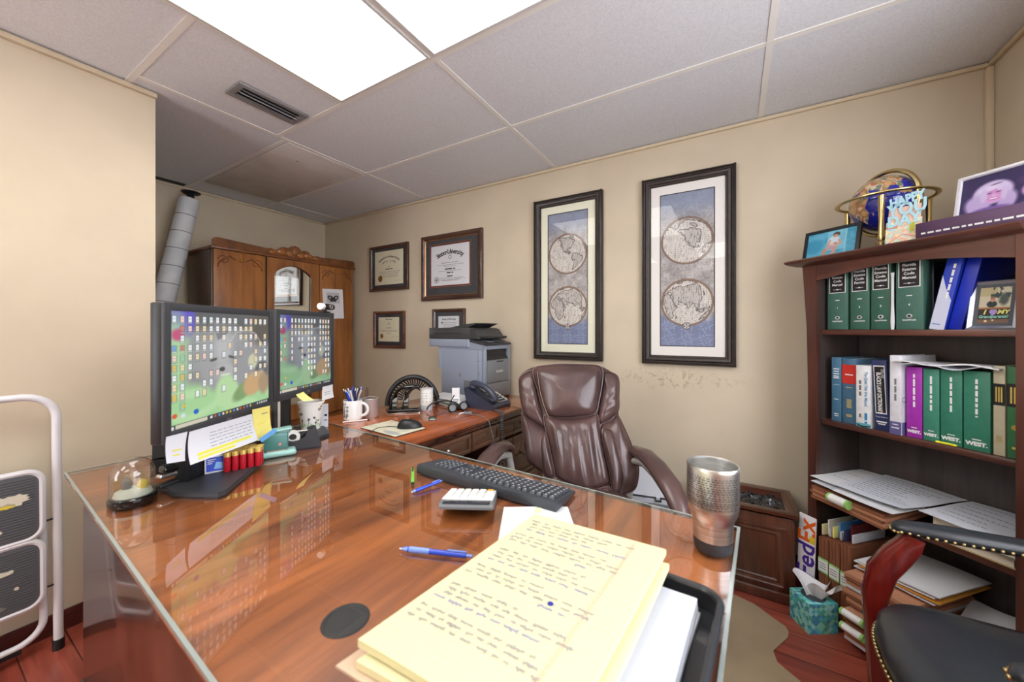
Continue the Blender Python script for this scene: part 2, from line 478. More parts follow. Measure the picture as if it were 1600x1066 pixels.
REDWOOD = wood('red_chair_wood', (88, 20, 16), (130, 36, 28), 'z', rough=.2, coat=.5)
MIRROR = mat('mirror_silver', (225, 228, 222), .02, metal=1)
LEATHER = mat('brown_leather', (98, 74, 71), .28, var=.22, vscale=7, bump=.25, bscale=180, rgb2=(70, 52, 50), coat=.2)
STITCH = mat('tan_stitching', (150, 128, 112), .6)
BLACKL = mat('black_leather', (44, 47, 52), .33, bump=.2, bscale=240, coat=.1)
NAILM = mat('antique_nail_brass', (190, 170, 120), .3, metal=1)
PANE = pane_mat('picture_pane')
GLASSTOP = pane_mat('desk_glass_sheet', (248, 252, 249), ior=1.62, double=True)
GEDGE = mat('ground_glass_edge', (150, 158, 152), .25, coat=.4)

# floor: red-brown boards running along x
def floor_mat():
    m, nt, b = newmat('red_floor_boards'); N, L = nt.nodes, nt.links
    tc = N.new('ShaderNodeTexCoord')
    br = N.new('ShaderNodeTexBrick'); br.inputs['Scale'].default_value = 1.0
    br.inputs['Brick Width'].default_value = 1.2; br.inputs['Row Height'].default_value = .125
    br.inputs['Mortar Size'].default_value = .0022; br.inputs['Mortar Smooth'].default_value = .2
    br.inputs['Color1'].default_value = lin((170, 86, 68)); br.inputs['Color2'].default_value = lin((150, 70, 56))
    br.inputs['Mortar'].default_value = lin((70, 34, 28))
    L.new(tc.outputs['Object'], br.inputs['Vector'])
    mp = N.new('ShaderNodeMapping'); mp.inputs['Scale'].default_value = (2.5, 40, 1); L.new(tc.outputs['Object'], mp.inputs['Vector'])
    nz = N.new('ShaderNodeTexNoise'); nz.inputs['Scale'].default_value = 1.0; nz.inputs['Detail'].default_value = 7; nz.inputs['Distortion'].default_value = .6
    L.new(mp.outputs[0], nz.inputs['Vector'])
    cr = N.new('ShaderNodeValToRGB'); cr.color_ramp.elements[0].position = .3; cr.color_ramp.elements[1].position = .75
    cr.color_ramp.elements[0].color = (.55, .5, .5, 1); cr.color_ramp.elements[1].color = (1.25, 1.2, 1.15, 1)
    L.new(nz.outputs[0], cr.inputs[0])
    mx = N.new('ShaderNodeMix'); mx.data_type = 'RGBA'; mx.blend_type = 'MULTIPLY'; mx.inputs[0].default_value = .8
    L.new(br.outputs['Color'], mx.inputs[6]); L.new(cr.outputs[0], mx.inputs[7]); L.new(mx.outputs[2], b.inputs['Base Color'])
    b.inputs['Roughness'].default_value = .3; b.inputs['Coat Weight'].default_value = .15
    return m
FLOOR = floor_mat()

# ------------------------------------------------------------------ room shell
HC = 2.372
XL, XR, YB, YF, XA = -2.38, .945, 2.39, -2.1, -3.74
struct(MB().box(XA - .1, XR + .1, YF - .1, YB + .1, -.08, 0, FLOOR), 'floor')
struct(MB().box(XA - .1, XR + .1, YB, YB + .1, 0, HC + .06, WALLB), 'wall_back')
m = MB(); wy0, wy1, wz0, wz1 = -.25, 1.42, .75, 2.20     # unseen side opening, added to let daylight in beside the guest chair
m.box(XR, XR + .1, wy1, YB, 0, HC + .06, WALL).box(XR, XR + .1, YF - .1, wy0, 0, HC + .06, WALL).box(XR, XR + .1, wy0, wy1, 0, wz0, WALL).box(XR, XR + .1, wy0, wy1, wz1, HC + .06, WALL)
struct(m, 'wall_right')
m = MB(); WF = mat('window_frame_white', (232, 232, 228), .4)
for (a, b, c, d) in ((wy0, wy1, wz0, wz0 + .04), (wy0, wy1, wz1 - .04, wz1), (wy0, wy0 + .04, wz0 + .04, wz1 - .04), (wy1 - .04, wy1, wz0 + .04, wz1 - .04), ((wy0 + wy1) / 2 - .02, (wy0 + wy1) / 2 + .02, wz0 + .04, wz1 - .04)):
    m.box(XR + .02, XR + .07, a, b, c, d, WF)
struct(m, 'window_2')
struct(MB().box(XL - .12, XL, YF - .1, .658, 0, HC + .06, WALL), 'wall_left')
struct(MB().box(XA, XL - .12, .40, .5, 0, HC + .06, WALL), 'wall_alcove')
struct(MB().box(XA - .1, XA, .4, YB, 0, HC + .06, WALL), 'wall_far')
m = MB(); rz0, rz1 = .35, 2.2
for (a, b) in ((XL, -2.3), (-1.5, XR)): m.box(a, b, YF - .1, YF, 0, HC + .06, WALL)
for (a, b) in ((-2.3, -1.5),): m.box(a, b, YF - .1, YF, 0, rz0, WALL).box(a, b, YF - .1, YF, rz1, HC + .06, WALL)
struct(m, 'wall_rear')
for i, (a, b) in enumerate(((-2.3, -1.5),)):  # frame of the unseen rear opening, added to let fill daylight in
    m = MB()
    for (x0, x1, z0, z1) in ((a, b, rz0, rz0 + .04), (a, b, rz1 - .04, rz1), (a, a + .04, rz0 + .04, rz1 - .04), (b - .04, b, rz0 + .04, rz1 - .04)): m.box(x0, x1, YF - .08, YF - .03, z0, z1, mat('window_frame_white', (232, 232, 228), .4))
    struct(m, 'window_%d' % (i + 1))
struct(MB().box(XA - .1, XR + .1, YF - .1, YB + .1, HC, HC + .06, CEIL), 'ceiling')
# suspended grid: each run of bar is its own piece of trim
bars = [('y', -2.285, .56, 2.385), ('y', -1.672, -.68, 1.165), ('y', -1.066, -2.05, 2.385), ('y', .128, -2.05, 2.385), ('y', -3.47, 1.2, 2.385),
        ('y', -.452, -.68, 1.165),
        ('x', 1.778, -3.73, .94), ('x', 1.168, -2.3, .94), ('x', 1.215, -3.73, -2.28), ('x', .562, -2.37, -1.67), ('x', .562, -.45, .94), ('x', -.05, -2.37, .94), ('x', -.68, -2.37, .94), ('x', -1.3, -2.37, .94)]
for i, (ax, c, a, b_) in enumerate(bars):
    m = MB()
    if ax == 'y': m.box(c - .012, c + .012, a, b_, HC - .003, HC + .002, TBAR)
    else: m.box(a, b_, c - .012, c + .012, HC - .0035, HC + .0015, TBAR)
    struct(m, 'trim_%d' % (i + 1))
nt_ = len(bars)
def trim(x0, x1, y0, y1, z0, z1, m, bev=0):
    global nt_
    nt_ += 1; return struct(MB().box(x0, x1, y0, y1, z0, z1, m, bev), 'trim_%d' % nt_)
MOULD = mat('beige_moulding', (214, 198, 168), .6)
trim(XL, XL + .022, YF, .66, HC - .028, HC - .006, MOULD, .004)
trim(XA, XR, YB - .018, YB, HC - .022, HC - .004, MOULD, .004)
trim(XR - .018, XR, YF, YB - .02, HC - .022, HC - .004, MOULD, .004)
trim(XA, XA + .018, .5, YB - .02, HC - .022, HC - .004, MOULD, .004)
trim(XR - .024, XR, YB - .024, YB, .0, HC - .024, MOULD, .006)
struct(MB().box(XL, XL + .014, YF, .658, 0, .082, BASEB, .003), 'baseboard_left')
struct(MB().box(XA, XR - .024, YB - .014, YB, 0, .082, BASEB, .003), 'baseboard_back')
struct(MB().box(XR - .014, XR, YF, YB - .024, 0, .082, BASEB, .003), 'baseboard_right')

# grey-brown access panel that fills one ceiling bay
m = MB().box(-3.455, -2.30, 1.235, 1.765, HC - .008, HC - .002, PANEL_DIRTY, .001)
for (x, y) in [(-3.2, 1.3), (-2.5, 1.4), (-3.1, 1.66), (-2.6, 1.7)]: m.cyl((x, y, HC - .0095), (x, y, HC - .008), .005, .004, PEWTER, 8)
solo(m, 'ceiling_access_panel', 'plain grey-brown metal access panel in the ceiling above the wardrobe', 'ceiling panel')
m = MB().box(-3.71, -3.655, .74, 1.19, HC - .004, HC - .001, GAP_SHADE)  # dark colour stands in for the shade of an open ceiling gap
solo(m, 'ceiling_gap_shade', 'dark slipped strip at the ceiling edge above the long tube', 'ceiling tile')

# ceiling lights
DIFF = mat('light_diffuser', (255, 253, 248), .5, emit=3.6)
LFRAME = mat('light_frame_white', (205, 205, 202), .5)
def ceiling_light(cx, cy, w, l, label):
    t = thing('ceiling_light', label, 'ceiling light', Tr(cx, cy, HC), 'fluorescent panels in the ceiling')
    f = MB()
    for a in (-1, 1):
        f.box(a * (w / 2 - .006) - .006, a * (w / 2 - .006) + .006, -l / 2, l / 2, -.010, -.001, LFRAME)
        f.box(-w / 2 + .012, w / 2 - .012, a * (l / 2 - .006) - .006, a * (l / 2 - .006) + .006, -.010, -.001, LFRAME)
    f.build('light_frame', t)
    MB().box(-w / 2 + .012, w / 2 - .012, -l / 2 + .012, l / 2 - .012, -.008, -.002, DIFF).build('diffuser', t)
    return t
ceiling_light(-1.369, .555, .585, 1.19, 'bright ceiling light panel nearest the grey air vent')
ceiling_light(-.760, .555, .590, 1.19, 'bright ceiling light panel farther from the air vent')
ceiling_light(-1.369, -1.30, .585, 1.19, 'ceiling light panel at the back of the room, over the entrance side')  # added behind the camera as fill light, out of view
ceiling_light(-.160, -1.30, .590, 1.19, 'ceiling light panel at the back of the room, by the right wall')  # second unseen panel, also added for fill

# air vent
t = thing('ceiling_vent', 'grey metal slotted air vent in the ceiling beside the light', 'air vent', Tr(-1.996, .978, HC))
VENTM = mat('vent_grey_metal', (150, 150, 150), .45, metal=.3)
VENTD = mat('vent_dark', (52, 52, 54), .6)
m = MB()
W, L_ = .150, .322
m.box(-W / 2, -W / 2 + .03, -L_ / 2, L_ / 2, -.012, -.001, VENTM, .003).box(W / 2 - .03, W / 2, -L_ / 2, L_ / 2, -.012, -.001, VENTM, .003)
m.box(-W / 2 + .028, W / 2 - .028, -L_ / 2, -L_ / 2 + .03, -.012, -.001, VENTM, .003).box(-W / 2 + .028, W / 2 - .028, L_ / 2 - .03, L_ / 2, -.012, -.001, VENTM, .003)
m.build('vent_frame', t)
MB().box(-W / 2 + .028, W / 2 - .028, -L_ / 2 + .028, L_ / 2 - .028, -.004, -.001, VENTD).build('vent_throat', t)
for k, x in enumerate((-.028, 0.0, .028)):
    s = MB(Tr(x, 0, -.012) @ Ry(38)); s.box(-.013, .013, -L_ / 2 + .03, L_ / 2 - .03, -.0012, .0012, VENTM if k != 1 else mat('vent_slat_light', (205, 205, 203), .4)); s.build('slat', t)

# camera
cam = bpy.data.cameras.new('camera'); co = bpy.data.objects.new('camera', cam); COL.objects.link(co)
cam.sensor_width = 36; cam.lens = 580 / 1600 * 36; cam.shift_y = -18 / 1600; cam.clip_start = .02
co.location = (0, 0, 1.24); co.rotation_euler = (PI / 2, 0, math.radians(30.7))
cam.dof.use_dof = True; cam.dof.focus_distance = 2.2; cam.dof.aperture_fstop = 3.2
SC.camera = co
w = bpy.data.worlds.new('world'); SC.world = w; w.use_nodes = True
w.node_tree.nodes['Background'].inputs[0].default_value = (.9, .92, 1, 1); w.node_tree.nodes['Background'].inputs[1].default_value = 5.2
SC.view_settings.view_transform = 'Standard'; SC.view_settings.look = 'None'; SC.view_settings.gamma = 1; SC.view_settings.use_curve_mapping = False
SC.view_settings.exposure = 0.6
SC.cycles.max_bounces = 8; SC.cycles.transparent_max_bounces = 16; SC.cycles.use_denoising = True
SC.cycles.caustics_reflective = False; SC.cycles.caustics_refractive = False
SC.cycles.sample_clamp_indirect = 6
# ------------------------------------------------------------------ big furniture
# main desk (turned 3.4 degrees)
DZ = .757; GZ = .765
DM = Tr(-.944, .673, 0) @ Rz(-3.4)
t = thing('executive_desk', 'large cherry executive desk with dark panels, under the sheet of glass', 'desk', DM)
hx, hy = .9335, .427
m = MB()
m.box(-hx, hx, -hy, hy, DZ - .014, DZ, CHERRY_X, .003)
m.build('desk_top', t)
m = MB()
m.box(-hx + .006, hx - .006, -hy + .006, hy - .006, DZ - .03, DZ - .015, CHERRY_E, .006, 3)
m.box(-hx + .018, hx - .018, -hy + .018, hy - .018, DZ - .046, DZ - .031, CHERRY_E, .005, 3)
m.build('edge_moulding', t)
m = MB(); m.box(-hx + .03, hx - .03, -hy + .035, -hy + .06, .07, DZ - .047, CHERRY_D, .002); m.build('modesty_panel', t)
m = MB(); m.box(-hx + .026, hx - .026, -hy + .03, -hy + .062, 0, .069, CHERRY_D, .004); m.build('plinth', t)
for s in (-1, 1):
    a, b_ = sorted((s * (hx - .03), s * (hx - .46)))
    p = MB().box(a, b_, -hy + .063, hy - .05, .0, DZ - .047, CHERRY_D, .003).build('pedestal', t)
    for k, (z0, z1) in enumerate(((.08, .36), (.37, .53), (.54, .69))):
        d = MB().box(a + .02, b_ - .02, hy - .049, hy - .03, z0, z1, DRAWERW, .004).build('drawer', p)
    d = MB().box(min(a, b_) + .16, max(a, b_) - .16, hy - .029, hy - .012, .615, .625, PEWTER, .003).build('pull', p)
m = MB(); m.box(-hx + .462, hx - .462, hy - .06, hy - .04, .62, DZ - .047, DRAWERW, .003); m.build('pencil_drawer', t)
# grommet let into the top
GR = DM.inverted() @ Vector((-.552, .389, DZ))
m = MB(); m.lathe([(.0, .0012), (.030, .0012), (.031, .0025), (.036, .0025), (.038, .0004)], DGREY, 32, (GR.x, GR.y, DZ)); m.build('grommet', t)
# sheet of glass
g = MB()
gx, gy = hx + .003, hy + .003
z0, z1 = DZ + .0005, GZ
g.add([(-gx, -gy, z1), (gx, -gy, z1), (gx, gy, z1), (-gx, gy, z1)], [(0, 1, 2, 3)], GLASSTOP)
for (xa, ya, xb, yb) in ((-gx, -gy, gx, -gy), (gx, -gy, gx, gy), (gx, gy, -gx, gy), (-gx, gy, -gx, -gy)):
    g.add([(xa, ya, z0), (xb, yb, z0), (xb, yb, z1), (xa, ya, z1)], [(0, 1, 2, 3)], GEDGE)
rim = .006
for (x0_, x1_, y0_, y1_) in ((-gx, gx, -gy, -gy + rim), (-gx, gx, gy - rim, gy), (-gx, -gx + rim, -gy + rim, gy - rim), (gx - rim, gx, -gy + rim, gy - rim)):
    g.add([(x0_, y0_, z1 + .0002), (x1_, y0_, z1 + .0002), (x1_, y1_, z1 + .0002), (x0_, y1_, z1 + .0002)], [(0, 1, 2, 3)], GEDGE)
solo(g, 'desk_glass', 'clear glass sheet with a grey-green edge covering the desk top', 'glass top', DM)

# return desk
RM = Tr(-1.515, 1.763, 0) @ Rz(-3)
RZ = .757
t = thing('return_desk', 'cherry return desk against the wall under the printer, with drawers', 'desk', RM)
rx, ry = .378, .600
MB().box(-rx, rx, -ry, ry, RZ - .014, RZ, CHERRY_R, .003).build('desk_top', t)
m = MB(); m.box(-rx + .004, rx - .004, -ry + .004, ry - .004, RZ - .032, RZ - .0145, CHERRY_E, .007, 3)
m.box(-rx + .016, rx - .016, -ry + .016, ry - .016, RZ - .05, RZ - .0325, CHERRY_E, .006, 3); m.build('edge_moulding', t)
m = MB(); m.box(-rx + .03, -rx + .05, -ry + .03, ry - .03, 0, RZ - .051, CHERRY_D); m.build('back_panel', t)
m = MB(); m.box(-rx + .051, rx - .03, -ry + .03, -ry + .055, 0, RZ - .051, CHERRY_D); m.build('end_panel', t)
def drawer(parent, y0, y1, z0, z1, x, pull=True, name='drawer'):
    d = MB(); d.box(x - .018, x, y0, y1, z0, z1, DRAWERW, .003)
    # raised frame and sunk field
    f = .022
    d.box(x, x + .006, y0, y1, z0, z0 + f, DRAWERW, .002).box(x, x + .006, y0, y1, z1 - f, z1, DRAWERW, .002)
    d.box(x, x + .006, y0, y0 + f, z0 + f, z1 - f, DRAWERW, .002).box(x, x + .006, y1 - f, y1, z0 + f, z1 - f, DRAWERW, .002)
    d = d.build(name, parent)
    if pull:
        c = (y0 + y1) / 2; z = (z0 + z1) / 2 + .004
        h = MB(); h.tube([(x + .002, c - .032, z + .006), (x + .016, c - .028, z), (x + .020, c - .012, z - .012), (x + .021, c, z - .015), (x + .020, c + .012, z - .012), (x + .016, c + .028, z), (x + .002, c + .032, z + .006)], .0035, PEWTER, 8)
        h.ell((x + .004, c - .032, z + .006), (.004, .008, .008), PEWTER, 10, 6); h.ell((x + .004, c + .032, z + .006), (.004, .008, .008), PEWTER, 10, 6)
        h.build('pull', d)
    return d
fx = rx - .024
m = MB(); m.box(-rx + .051, fx - .019, -ry + .056, ry - .03, .598, RZ - .051, CHERRY_D); m.build('apron_box', t)
drawer(t, -ry + .06, -.195, .602, .700, fx, False)
drawer(t, -.185, .06, .602, .700, fx, False)
drawer(t, .07, ry - .035, .602, .700, fx, True)
k_ = MB(); k_.cyl((fx + .006, -.385, .66), (fx + .02, -.385, .66), .006, .006, CHROME, 10); k_.ell((fx + .024, -.385, .662), .011, CHROME, 12, 8)
k_.tube([(fx + .024, -.385, .655), (fx + .027, -.382, .63), (fx + .024, -.388, .612), (fx + .027, -.405, .605), (fx + .03, -.42, .612)], .003, CHROME, 8)
k_.build('hook', t)
m = MB(); m.box(-rx + .051, fx - .019, .075, ry - .03, 0, .597, CHERRY_D); m.build('pedestal', t)
m = MB(); m.box(fx - .019, fx + .004, .070, .086, 0, .597, CHERRY_D).box(fx - .019, fx + .004, ry - .046, ry - .03, 0, .597, CHERRY_D); m.build('pedestal_stile', t)
drawer(t, .092, ry - .05, .33, .585, fx); drawer(t, .092, ry - .05, .05, .32, fx)

# wardrobe
t = thing('wardrobe', 'old oak wardrobe with a carved crest and arched mirror door', 'wardrobe', Tr(-3.2, 1.19, 0))
WD, WW, WT = .42, 1.155, 1.845      # local: x back is -WD, y along the front
m = MB(); m.box(-WD, -.022, 0, WW, 0, WT - .02, OAK_S, .003); m.build('carcass', t)
m = MB(); m.box(-WD, .012, -.012, WW + .012, WT - .02, WT, OAK_D, .005); m.build('top_board', t)
m = MB(); m.box(-WD, .035, -.01, WW + .01, .36, .47, OAK_D, .01); m.box(-.02, .03, -.005, WW + .005, .02, .36, OAK, .004); m.build('drawer_base', t)
# crest: straight boards with rounded ends and a carved middle
m = MB(); Z0 = WT
m.prismx([(.0, Z0), (.0, Z0 + .045), (.012, Z0 + .058), (.03, Z0 + .062), (.36, Z0 + .045), (.36, Z0)], -.014, .008, OAK_D)
m.prismx([(WW, Z0), (WW, Z0 + .045), (WW - .012, Z0 + .058), (WW - .03, Z0 + .062), (.80, Z0 + .045), (.80, Z0)], -.014, .008, OAK_D)
prof = [(.36, 0), (.36, .045), (.39, .05), (.42, .044), (.44, .05), (.47, .074), (.50, .078), (.53, .07), (.54, .086), (.555, .098), (.58, .104), (.605, .098), (.62, .086), (.63, .07), (.66, .078), (.69, .074), (.72, .05), (.74, .044), (.77, .05), (.80, .045), (.80, 0)]
m.prismx([(y, Z0 + z) for y, z in prof], -.014, .010, OAK_D); m.build('crest', t)
m = MB()
for (y, z, a, b_) in ((.40, .022, .03, .018), (.47, .035, .036, .028), (.535, .03, .03, .026), (.58, .06, .022, .045), (.625, .03, .03, .026), (.69, .035, .036, .028), (.76, .022, .03, .018)):
    m.ell((.010, y, Z0 + z), (.012, a, b_), OAK, 14, 8)
m.build('carving', t)
def wdoor(y0, y1, knob=None, label=None):
    d = MB(); d.box(-.021, 0, y0, y1, .475, WT - .022, OAK, .003)
    return d.build('door', t)
d1 = wdoor(.008, .352); d3 = wdoor(.805, 1.147)
def scroll(cy, cz, s, par):
    q = MB()
    for sg in (-1, 1):
        pts = [(.001, cy + sg * s * (.03 + .10 * u + .012 * math.sin(9 * u)), cz + s * (.045 * math.sin(3.4 * u) - .05 * u)) for u in [k / 24 for k in range(25)]]
        q.tube(pts, [.004 + .002 * math.sin(PI * k / 24) for k in range(25)], OAK_D, 6)
        pts = [(.001, cy + sg * s * (.10 + .035 * math.cos(a) * (1 - a / 9)), cz - s * .01 + s * .035 * math.sin(a) * (1 - a / 9)) for a in [k * .35 for k in range(20)]]
        q.tube(pts, .0035, OAK_D, 6)
    q.build('carved_scroll', par)
scroll(.18, WT - .085, 1.1, d1); scroll(.976, WT - .085, 1.1, d3)
k_ = MB(); k_.cyl((0, .175, 1.757), (.012, .175, 1.757), .005, .005, PEWTER, 10); k_.ell((.018, .175, 1.757), .011, BRASS, 12, 8); k_.build('knob', d1)
k_ = MB(); k_.ell((.004, .92, 1.70), .004, BRASS, 8, 6); k_.ell((.004, .96, 1.70), .004, BRASS, 8, 6); k_.build('pin', d3)
# middle door with arched mirror
a0, a1 = .362, .795; my0, my1 = .414, .723; mz0, mz1 = .60, 1.735
arch = [(my0 + (my1 - my0) * u, mz1 - .035 + .075 * math.sin(PI * u) ** .8) for u in [k / 16 for k in range(17)]]
m = MB(); m.box(-.018, .004, a0, my0, .475, WT - .022, OAK, .002); m.box(-.018, .004, my1, a1, .475, WT - .022, OAK, .002); m.box(-.018, .004, my0, my1, .475, mz0, OAK)
m.prismx([(my0, WT - .022)] + arch + [(my1, WT - .022)], -.018, .004, OAK)
dm = m.build('door', t)
m = MB(); MX = lambda y, z: -.001 - (y - my0) * .016 + (z - 1.78) * .012      # mirror plane tilted slightly so its reflection sits as in the image
m.add([(MX(my0, mz0), my0, mz0), (MX(my1, mz0), my1, mz0)] + [(MX(y, z), y, z) for y, z in reversed(arch)], [tuple(range(19))], MIRROR); m.build('mirror', dm)
m = MB(); m.tube([(.004, my0, mz0)] + [(.004, y, z) for y, z in arch] + [(.004, my1, mz0)], .004, OAK_D, 6); m.build('mirror_bead', dm)
m = MB(); m.box(-.019, .002, .353, .361, .475, WT - .022, BLACKP); m.build('door_gap', t)

# white sheets lying on the wardrobe
m = MB(); m.box(-3.47, -3.25, 1.52, 1.80, WT + .0005, WT + .03, WHITE, .002); m.box(-3.49, -3.26, 1.50, 1.79, WT + .0305, WT + .062, WHITE2, .002)
solo(m, 'paper_stack', 'white papers lying on top of the wardrobe behind the crest', 'papers')
# printed sheet with a butterfly on the right-hand door
def butterfly():
    p = Pic(90, 130, .68, (236, 236, 240))
    p.rect(.2, .82, .52, .88, (200, 202, 205))
    for sx in (-1, 1):
        p.ell(.5 + sx * .13, .70, .15, .07, (40, 40, 42), .2, 40 * sx); p.ell(.5 + sx * .08, .62, .08, .05, (60, 60, 62), .3, -30 * sx)
        p.ell(.5 + sx * .15, .71, .06, .03, (190, 190, 190), .3, 40 * sx)
    p.ell(.5, .66, .02, .09, (20, 20, 20), .2, 8)
    return p
pw = 1.0
o = butterfly().sheet(.205, .275, colmat('printed_paper', .6), name='butterfly_print')
setM(o, Tr(-3.1975, 2.125, 1.478) @ Rz(90) @ Ry(-3)); tagit(o, 'white sheet printed with a butterfly, pinned to the wardrobe door', 'print')
# ------------------------------------------------------------------ framed things on the back wall
PRINT = colmat('printed_paper', .6)
FR_BLACK = mat('black_brown_frame', (40, 29, 24), .35, coat=.15, var=.3, vscale=30)
FR_WOOD = wood('walnut_frame', (56, 38, 32), (94, 66, 54), 'x', rough=.25, coat=.4)
FR_RED = wood('reddish_frame', (64, 38, 28), (118, 70, 50), 'x', rough=.25, coat=.4)
GILT = mat('gilt_line', (186, 142, 104), .3, metal=.7)
MATD = mat('charcoal_mat_board', (70, 71, 74), .8)
MATD2 = mat('blue_black_mat_board', (48, 50, 58), .7)
MATC = mat('cream_mat_board', (240, 240, 216), .8)
MATW = mat('white_mat_board', (240, 236, 230), .8)
MAROON = mat('maroon_fillet', (104, 36, 38), .5)
CREAMP = mat('cream_certificate_paper', (240, 236, 206), .6)
PALEP = mat('pale_certificate_paper', (232, 234, 238), .6)
SEALG = mat('gold_seal', (150, 116, 48), .4, metal=.5)

def scribble(mb, x0, x1, z, h, m, y=-.001, wd=.0006, seed=0, words=True, dens=1.0):
    """illegible handwriting: a zigzag pen line made of small flat strokes"""
    rnd = random.Random(seed); x = x0
    while x < x1:
        wl = rnd.uniform(2.2, 6.5) * h if words else (x1 - x0)
        n = max(3, int(wl / (h * .38) * dens)); pts = []
        for k in range(n):
            up = .5 if k % 2 else -.4
            if rnd.random() < .18: up *= 1.9
            pts.append((x + wl * k / n + rnd.uniform(-.1, .1) * h, z + h * (up * .6 + rnd.uniform(-.2, .2))))
        for (a, b), (c, d) in zip(pts[:-1], pts[1:]):
            L = math.hypot(c - a, d - b) + 1e-9; nx, nz = -(d - b) / L * wd, (c - a) / L * wd
            mb.add([(a - nx, y, b - nz), (c - nx, y, d - nz), (c + nx, y, d + nz), (a + nx, y, b + nz)], [(0, 1, 2, 3)], m)
        x += wl + rnd.uniform(.5, 1.2) * h
def textbars(mb, x0, x1, z, h, m, y=-.001, seed=0, center=False):
    """a line of small print, word by word"""
    rnd = random.Random(seed); x = x0
    while x < x1 - h:
        wl = min(rnd.uniform(1.5, 6) * h, x1 - x)
        mb.add([(x, y, z - h * .35), (x + wl, y, z - h * .35), (x + wl, y, z + h * .35), (x, y, z + h * .35)], [(0, 1, 2, 3)], m)
        x += wl + h * .8
def arc_text(mb, txt, size, m, cx, cz, R, span, y=-.0012, bold=.0):
    n = len(txt)
    for k, ch in enumerate(txt):
        if ch == ' ': continue
        a = -span / 2 + span * k / (n - 1)
        M = Tr(cx + R * math.sin(a), y, cz + R * math.cos(a)) @ Ry(math.degrees(a)) @ Rx(90)
        mb.text(ch, size, m, M, bold=bold)

def frame(label, X0, X1, Z0, Z1, fw, fmat, prof, board, ins, group, extra=None, group_depth=.024):
    """moulding + board opening; ins = (left, right, bottom, top) insets of the opening from the outer edge"""
    w, h = X1 - X0, Z1 - Z0
    t = thing('framed_' + group[1], label, group[2], Tr((X0 + X1) / 2, YB - .001, (Z0 + Z1) / 2), group[0])
    d = group_depth
    m = MB(); m.rings(w, h, [(0, 0), (0, -d * .8)] + [(fw * a, -d * b) for a, b in prof] + [(fw, -.006)], fmat)
    f = m.build('frame', t)
    m = MB(); x0, x1, z0, z1 = -w / 2 + ins[0], w / 2 - ins[1], -h / 2 + ins[2], h / 2 - ins[3]
    a, b = w / 2 - fw - .0002, h / 2 - fw - .0002
    for (p, q, r, s) in ((-a, x0, -b, b), (x1, a, -b, b), (x0, x1, -b, z0), (x0, x1, z1, b)):
        m.box(p, q, -.0095, -.006, r, s, board)
    m.build('mat_board', t)
    return t, f, (x0, x1, z0, z1), (a, b)
def pane(t, a, b, y=-.0125):
    m = MB(); m.add([(-a, y, -b), (a, y, -b), (a, y, b), (-a, y, b)], [(0, 1, 2, 3)], PANE); return m.build('glass', t)

STEP = [(0.0, .8), (.08, 1.0), (.25, 1.0), (.35, .75), (.5, .85), (.7, .95), (.85, .7), (.92, .75), (1.0, .6)]
ROUND = [(0.1, .95), (.25, 1.0), (.5, 1.0), (.7, .85), (.82, .6), (.88, .62), (1.0, .45)]
DIP = ('framed certificates on the back wall', 'certificate', 'certificate')
def certificate(mb, x0, x1, z0, z1, paper):
    mb.box(x0 - .004, x1 + .004, -.0058, -.004, z0 - .004, z1 + .004, paper)

# 1: cream certificate, upper left
t, f, (x0, x1, z0, z1), (a, b) = frame('cream certificate with a gold seal in a dark frame, upper left above its smaller twin', -3.0, -2.488, 1.60, 2.026, .030, FR_WOOD, ROUND, MATD2, (.062, .066, .058, .052), DIP)
m = MB(); certificate(m, x0, x1, z0, z1, CREAMP); cx = (x0 + x1) / 2; y = -.0062
arc_text(m, 'Supreme Court of the State of Florida', .026, INK, cx, z1 - .30, .245, 1.15, y, .0006)
for s_ in (-1, 1):
    for k in range(5): m.add([(cx + s_ * (.012 + .015 * k), y, z1 - .105 + .012 * math.sin(k)), (cx + s_ * (.028 + .015 * k), y, z1 - .112 + .012 * math.sin(k + 1)), (cx + s_ * (.02 + .015 * k), y, z1 - .092)], [(0, 1, 2)], INKG)
textbars(m, cx - .02, cx + .02, z0 + .165, .005, INKG, y, 1); textbars(m, cx - .05, cx + .05, z0 + .145, .011, INK, y, 2)
for k in range(4): textbars(m, x0 + .05 + .012 * k, x1 - .05 - .006 * k, z0 + .12 - .016 * k, .005, INKG, y, 3 + k)
scribble(m, x1 - .13, x1 - .04, z0 + .035, .008, INKG, y, .0005, 9)
m.cyl((x0 + .075, y, z0 + .06), (x0 + .075, y - .0012, z0 + .06), .030, .028, SEALG, 20); m.build('certificate', t); pane(t, a, b)
# 2: large diploma
t, f, (x0, x1, z0, z1), (a, b) = frame('large university diploma with a wide charcoal mat and copper inner line', -2.32, -1.678, 1.486, 2.037, .042, FR_WOOD, ROUND, MATD, (.099, .128, .121, .090), DIP, group_depth=.03)
m = MB(); certificate(m, x0, x1, z0, z1, PALEP); cx = (x0 + x1) / 2
arc_text(m, 'Stetson University', .056, INK, cx, z1 - .36, .30, .92, y, .0012)
m.cyl((cx, y, z1 - .105), (cx, y - .0006, z1 - .105), .017, .017, INKG, 18); m.cyl((cx, y, z1 - .105), (cx, y - .001, z1 - .105), .012, .012, PALEP, 18)
for k, (dz, s_, hgt, mm) in enumerate(((.150, .09, .006, INKG), (.168, .14, .005, INKG), (.182, .06, .005, INKG), (.203, .055, .014, INK), (.219, .12, .005, INKG), (.234, .035, .013, INK), (.262, .03, .012, INK), (.278, .14, .005, INKG), (.292, .12, .005, INKG), (.300, .09, .004, INKG))):
    textbars(m, cx - s_, cx + s_, z1 - dz, hgt, mm, y, 20 + k)
